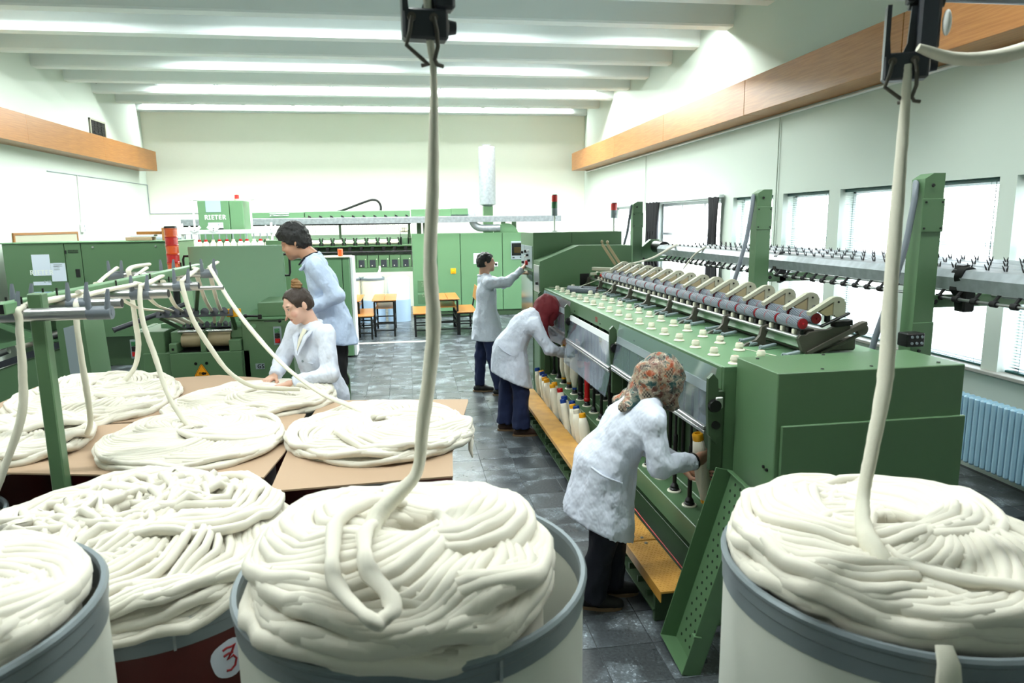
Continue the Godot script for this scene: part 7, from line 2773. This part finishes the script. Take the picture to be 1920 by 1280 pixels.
# hair as a shell round the skull, cut clear of the face
func hair_cap(m: MB, c: Vector3, fw: Vector3, up: Vector3, thick: float, tall: float, step: float, sd: int, nape := -0.05, brow := 0.062, amp := 0.012):
	fw = fw.normalized()
	up = (up - fw * up.dot(fw)).normalized()
	var r := fw.cross(up).normalized()
	var bs := Basis(r, up, -fw)
	var fl := Field.new(c - Vector3.ONE * 0.2, c + Vector3.ONE * 0.2, step)
	fl.ell(c + up * (0.037 + tall * 0.5) - fw * 0.014, Vector3(0.075 + thick, 0.083 + thick + tall * 0.5, 0.094 + thick), bs, 0.01)
	fl.ell(c - up * 0.015 - fw * 0.055, Vector3(0.066 + thick, 0.06, 0.05 + thick), bs, 0.03)
	if tall > 0.01:
		fl.ell(c + up * (0.09 + tall * 0.3) + fw * 0.055, Vector3(0.055, 0.035, 0.05), bs, 0.03)
	fl.rough(sd, amp, Vector3(24, 24, 24))
	# face side and below the ears
	fl.ell(c - up * 0.035 + fw * 0.085, Vector3(0.09, 0.035 + brow, 0.068), bs, 0.012, true)
	fl.ell(c - up * 0.055 + fw * 0.03, Vector3(0.12, 0.062, 0.045), bs, 0.012, true)
	fl.cut(c + up * nape, -up)
	fl.to(m)

func person_bun():
	var t := make_person("fair woman with a hair bun and white coat handling the sliver heap")
	var f := Vector3(-0.72, 0, 0.69)
	var side := Vector3(0.69, 0, 0.72)
	var j := {"pelvis": Vector3(-0.62, 0.86, -5.10), "chest": Vector3(-0.685, 1.18, -5.06), "neck": Vector3(-0.70, 1.415, -5.03), "front": (f + Vector3(0, -0.15, 0)).normalized(),
		"sho_l": Vector3(-0.70, 1.345, -5.03) + side * 0.165, "elb_l": Vector3(-0.555, 1.09, -4.80), "wri_l": Vector3(-0.80, 1.05, -4.74),
		"sho_r": Vector3(-0.705, 1.345, -5.03) - side * 0.165, "elb_r": Vector3(-0.93, 1.12, -5.11), "wri_r": Vector3(-0.955, 1.065, -4.93),
		"knee_l": Vector3(-0.60, 0.46, -5.05), "ank_l": Vector3(-0.58, 0.085, -5.08), "knee_r": Vector3(-0.73, 0.46, -5.18), "ank_r": Vector3(-0.72, 0.085, -5.2),
		"hem": Vector3(-0.63, 0.62, -5.1), "hem_r": 0.2, "hem_flat": 0.15, "hem_n": Vector3(0, -1, 0)}
	var tone := Color(0.68, 0.42, 0.32)
	var m := MB.new()
	add_flesh(m, j, tone)
	var c := Vector3(-0.775, 1.545, -4.99)
	var look := Vector3(-0.78, -0.42, 0.55)
	var up := Vector3(-0.30, 0.92, 0.12)
	add_head(m, c, look, up, j.neck, tone, true, 0.004)
	add_hand(m, Vector3(-0.815, 1.047, -4.735), Vector3(-0.9, -0.12, 0.3), Vector3(-0.25, -0.95, 0.1), [0.7, 0.65, 0.6, 0.6], -0.6)
	add_hand(m, Vector3(-0.96, 1.06, -4.92), Vector3(-0.35, -0.12, 0.9), Vector3(0.1, -1, 0), [0.6, 0.6, 0.6, 0.6], 0.6)
	obj("body", m, "skin", t)
	var coat: Node3D = add_coat(t, j, "coat", 61, 0.98)
	# neckline, buttons, breast pocket
	var fr: Vector3 = j.front
	m = MB.new()
	m.tube(PackedVector3Array([j.neck + fr * 0.075 + side * 0.035 - Vector3(0, 0.02, 0), j.neck + fr * 0.115 + side * 0.02 - Vector3(0, 0.09, 0), j.neck + fr * 0.128 - Vector3(0, 0.16, 0)]), PackedFloat32Array([0.03, 0.022, 0.006]), 8, 0.5)
	obj("neckline", m, "cap_white", coat)
	m = MB.new()
	m.tube(PackedVector3Array([j.neck + side * 0.075 - Vector3(0, 0.005, 0), j.neck + fr * 0.10 + side * 0.062 - Vector3(0, 0.07, 0), j.neck + fr * 0.135 + side * 0.012 - Vector3(0, 0.19, 0)]), PackedFloat32Array([0.02, 0.028, 0.007]), 8, 0.45)
	m.tube(PackedVector3Array([j.neck - side * 0.075 - Vector3(0, 0.005, 0), j.neck + fr * 0.10 - side * 0.05 - Vector3(0, 0.07, 0), j.neck + fr * 0.135 - side * 0.0 - Vector3(0, 0.19, 0)]), PackedFloat32Array([0.02, 0.026, 0.007]), 8, 0.45)
	obj("lapel", m, "coat", coat)
	for k in 2:
		add_button(coat, j.chest + fr * (0.118 + 0.004 * k) + side * 0.01 - Vector3(0, 0.01 + k * 0.12, 0), fr)
	m = MB.new()
	m.box(j.chest + fr * 0.107 + side * 0.085 - Vector3(0, 0.02, 0), Vector3(0.06, 0.005, 0.012), 0.002, Basis(side, Vector3.UP, -f))
	obj("pocket", m, "coat", coat)
	add_legs(t, j, "navy_trousers", 0.0, 43)
	add_shoe(t, j.ank_l, j.ank_l + f * 0.2, "shoe_black")
	add_shoe(t, j.ank_r, j.ank_r + f * 0.2, "shoe_black")
	m = MB.new()
	hair_cap(m, c, look, up, 0.010, 0.0, 0.006, 93, -0.055, 0.1, 0.006)
	var hr := obj("hair", m, "hair_brown", t)
	m = MB.new()
	var bc := c + up.normalized() * 0.135 - look.normalized() * 0.055
	var ps := PackedVector3Array()
	for k in 34:
		var a := k * 0.55
		var rr := 0.034 - 0.0007 * k
		ps.append(bc + (side * cos(a) + f * sin(a)) * rr + up.normalized() * (0.0016 * k - 0.02))
	m.tube(ps, 0.0145, 7)
	m.ball(bc, Vector3(0.034, 0.034, 0.034), 12, 8)
	obj("bun", m, "hair_blond", hr)

func person_young_man():
	var t := make_person("young man with thick black hair, blue-white coat and dark trousers leaning over the draw frame")
	var j := {"pelvis": Vector3(-0.585, 1.33, -5.52), "chest": Vector3(-0.655, 1.66, -5.5), "neck": Vector3(-0.735, 1.865, -5.5), "front": Vector3(-0.95, -0.28, 0.05).normalized(),
		"sho_l": Vector3(-0.68, 1.79, -5.33), "elb_l": Vector3(-0.535, 1.575, -5.30), "wri_l": Vector3(-0.76, 1.47, -5.36),
		"sho_r": Vector3(-0.70, 1.79, -5.68), "elb_r": Vector3(-0.68, 1.54, -5.74), "wri_r": Vector3(-0.80, 1.42, -5.60),
		"knee_l": Vector3(-0.58, 0.88, -5.47), "ank_l": Vector3(-0.55, 0.46, -5.5), "knee_r": Vector3(-0.62, 0.88, -5.62), "ank_r": Vector3(-0.60, 0.46, -5.66),
		"hem": Vector3(-0.565, 1.19, -5.52), "hem_r": 0.165, "hem_flat": 0.1, "hem_n": Vector3(-0.12, -1, 0).normalized()}
	var tone := Color(0.50, 0.27, 0.17)
	var m := MB.new()
	add_flesh(m, j, tone)
	var c := Vector3(-0.845, 1.965, -5.5)
	var look := Vector3(-0.93, -0.34, 0.08)
	var up := Vector3(-0.34, 0.93, 0)
	add_head(m, c, look, up, j.neck, tone, false, 0.005)
	add_hand(m, Vector3(-0.77, 1.466, -5.362), Vector3(-0.9, -0.1, -0.1), Vector3(0, -1, 0), [0.7, 0.7, 0.7, 0.7], 0.6)
	add_hand(m, Vector3(-0.806, 1.412, -5.595), Vector3(-0.5, -0.8, 0.3), Vector3(0, -1, 0), [0.5, 0.5, 0.5, 0.5], -0.6)
	obj("body", m, "skin", t)
	var coat: Node3D = add_coat(t, j, "coat_blue", 71, 0.94)
	m = MB.new()
	m.tube(PackedVector3Array([j.neck + Vector3(0.055, 0.03, 0.03), j.neck + Vector3(0.02, 0.02, 0.068), j.neck + Vector3(-0.04, -0.01, 0.06), j.neck + Vector3(-0.085, -0.06, 0.03)]), PackedFloat32Array([0.012, 0.014, 0.013, 0.01]), 8, 0.6)
	obj("shirt_collar", m, "navy_trousers", coat)
	add_legs(t, j, "dark_trousers", 0.0, 47)
	add_shoe(t, j.ank_l, j.ank_l + Vector3(-0.2, 0, 0.03), "shoe_black", 0.375)
	add_shoe(t, j.ank_r, j.ank_r + Vector3(-0.2, 0, 0.0), "shoe_black", 0.375)
	m = MB.new()
	hair_cap(m, c, look, up, 0.021, 0.03, 0.0065, 95, -0.07, 0.06, 0.011)
	obj("hair", m, "hair_black", t)
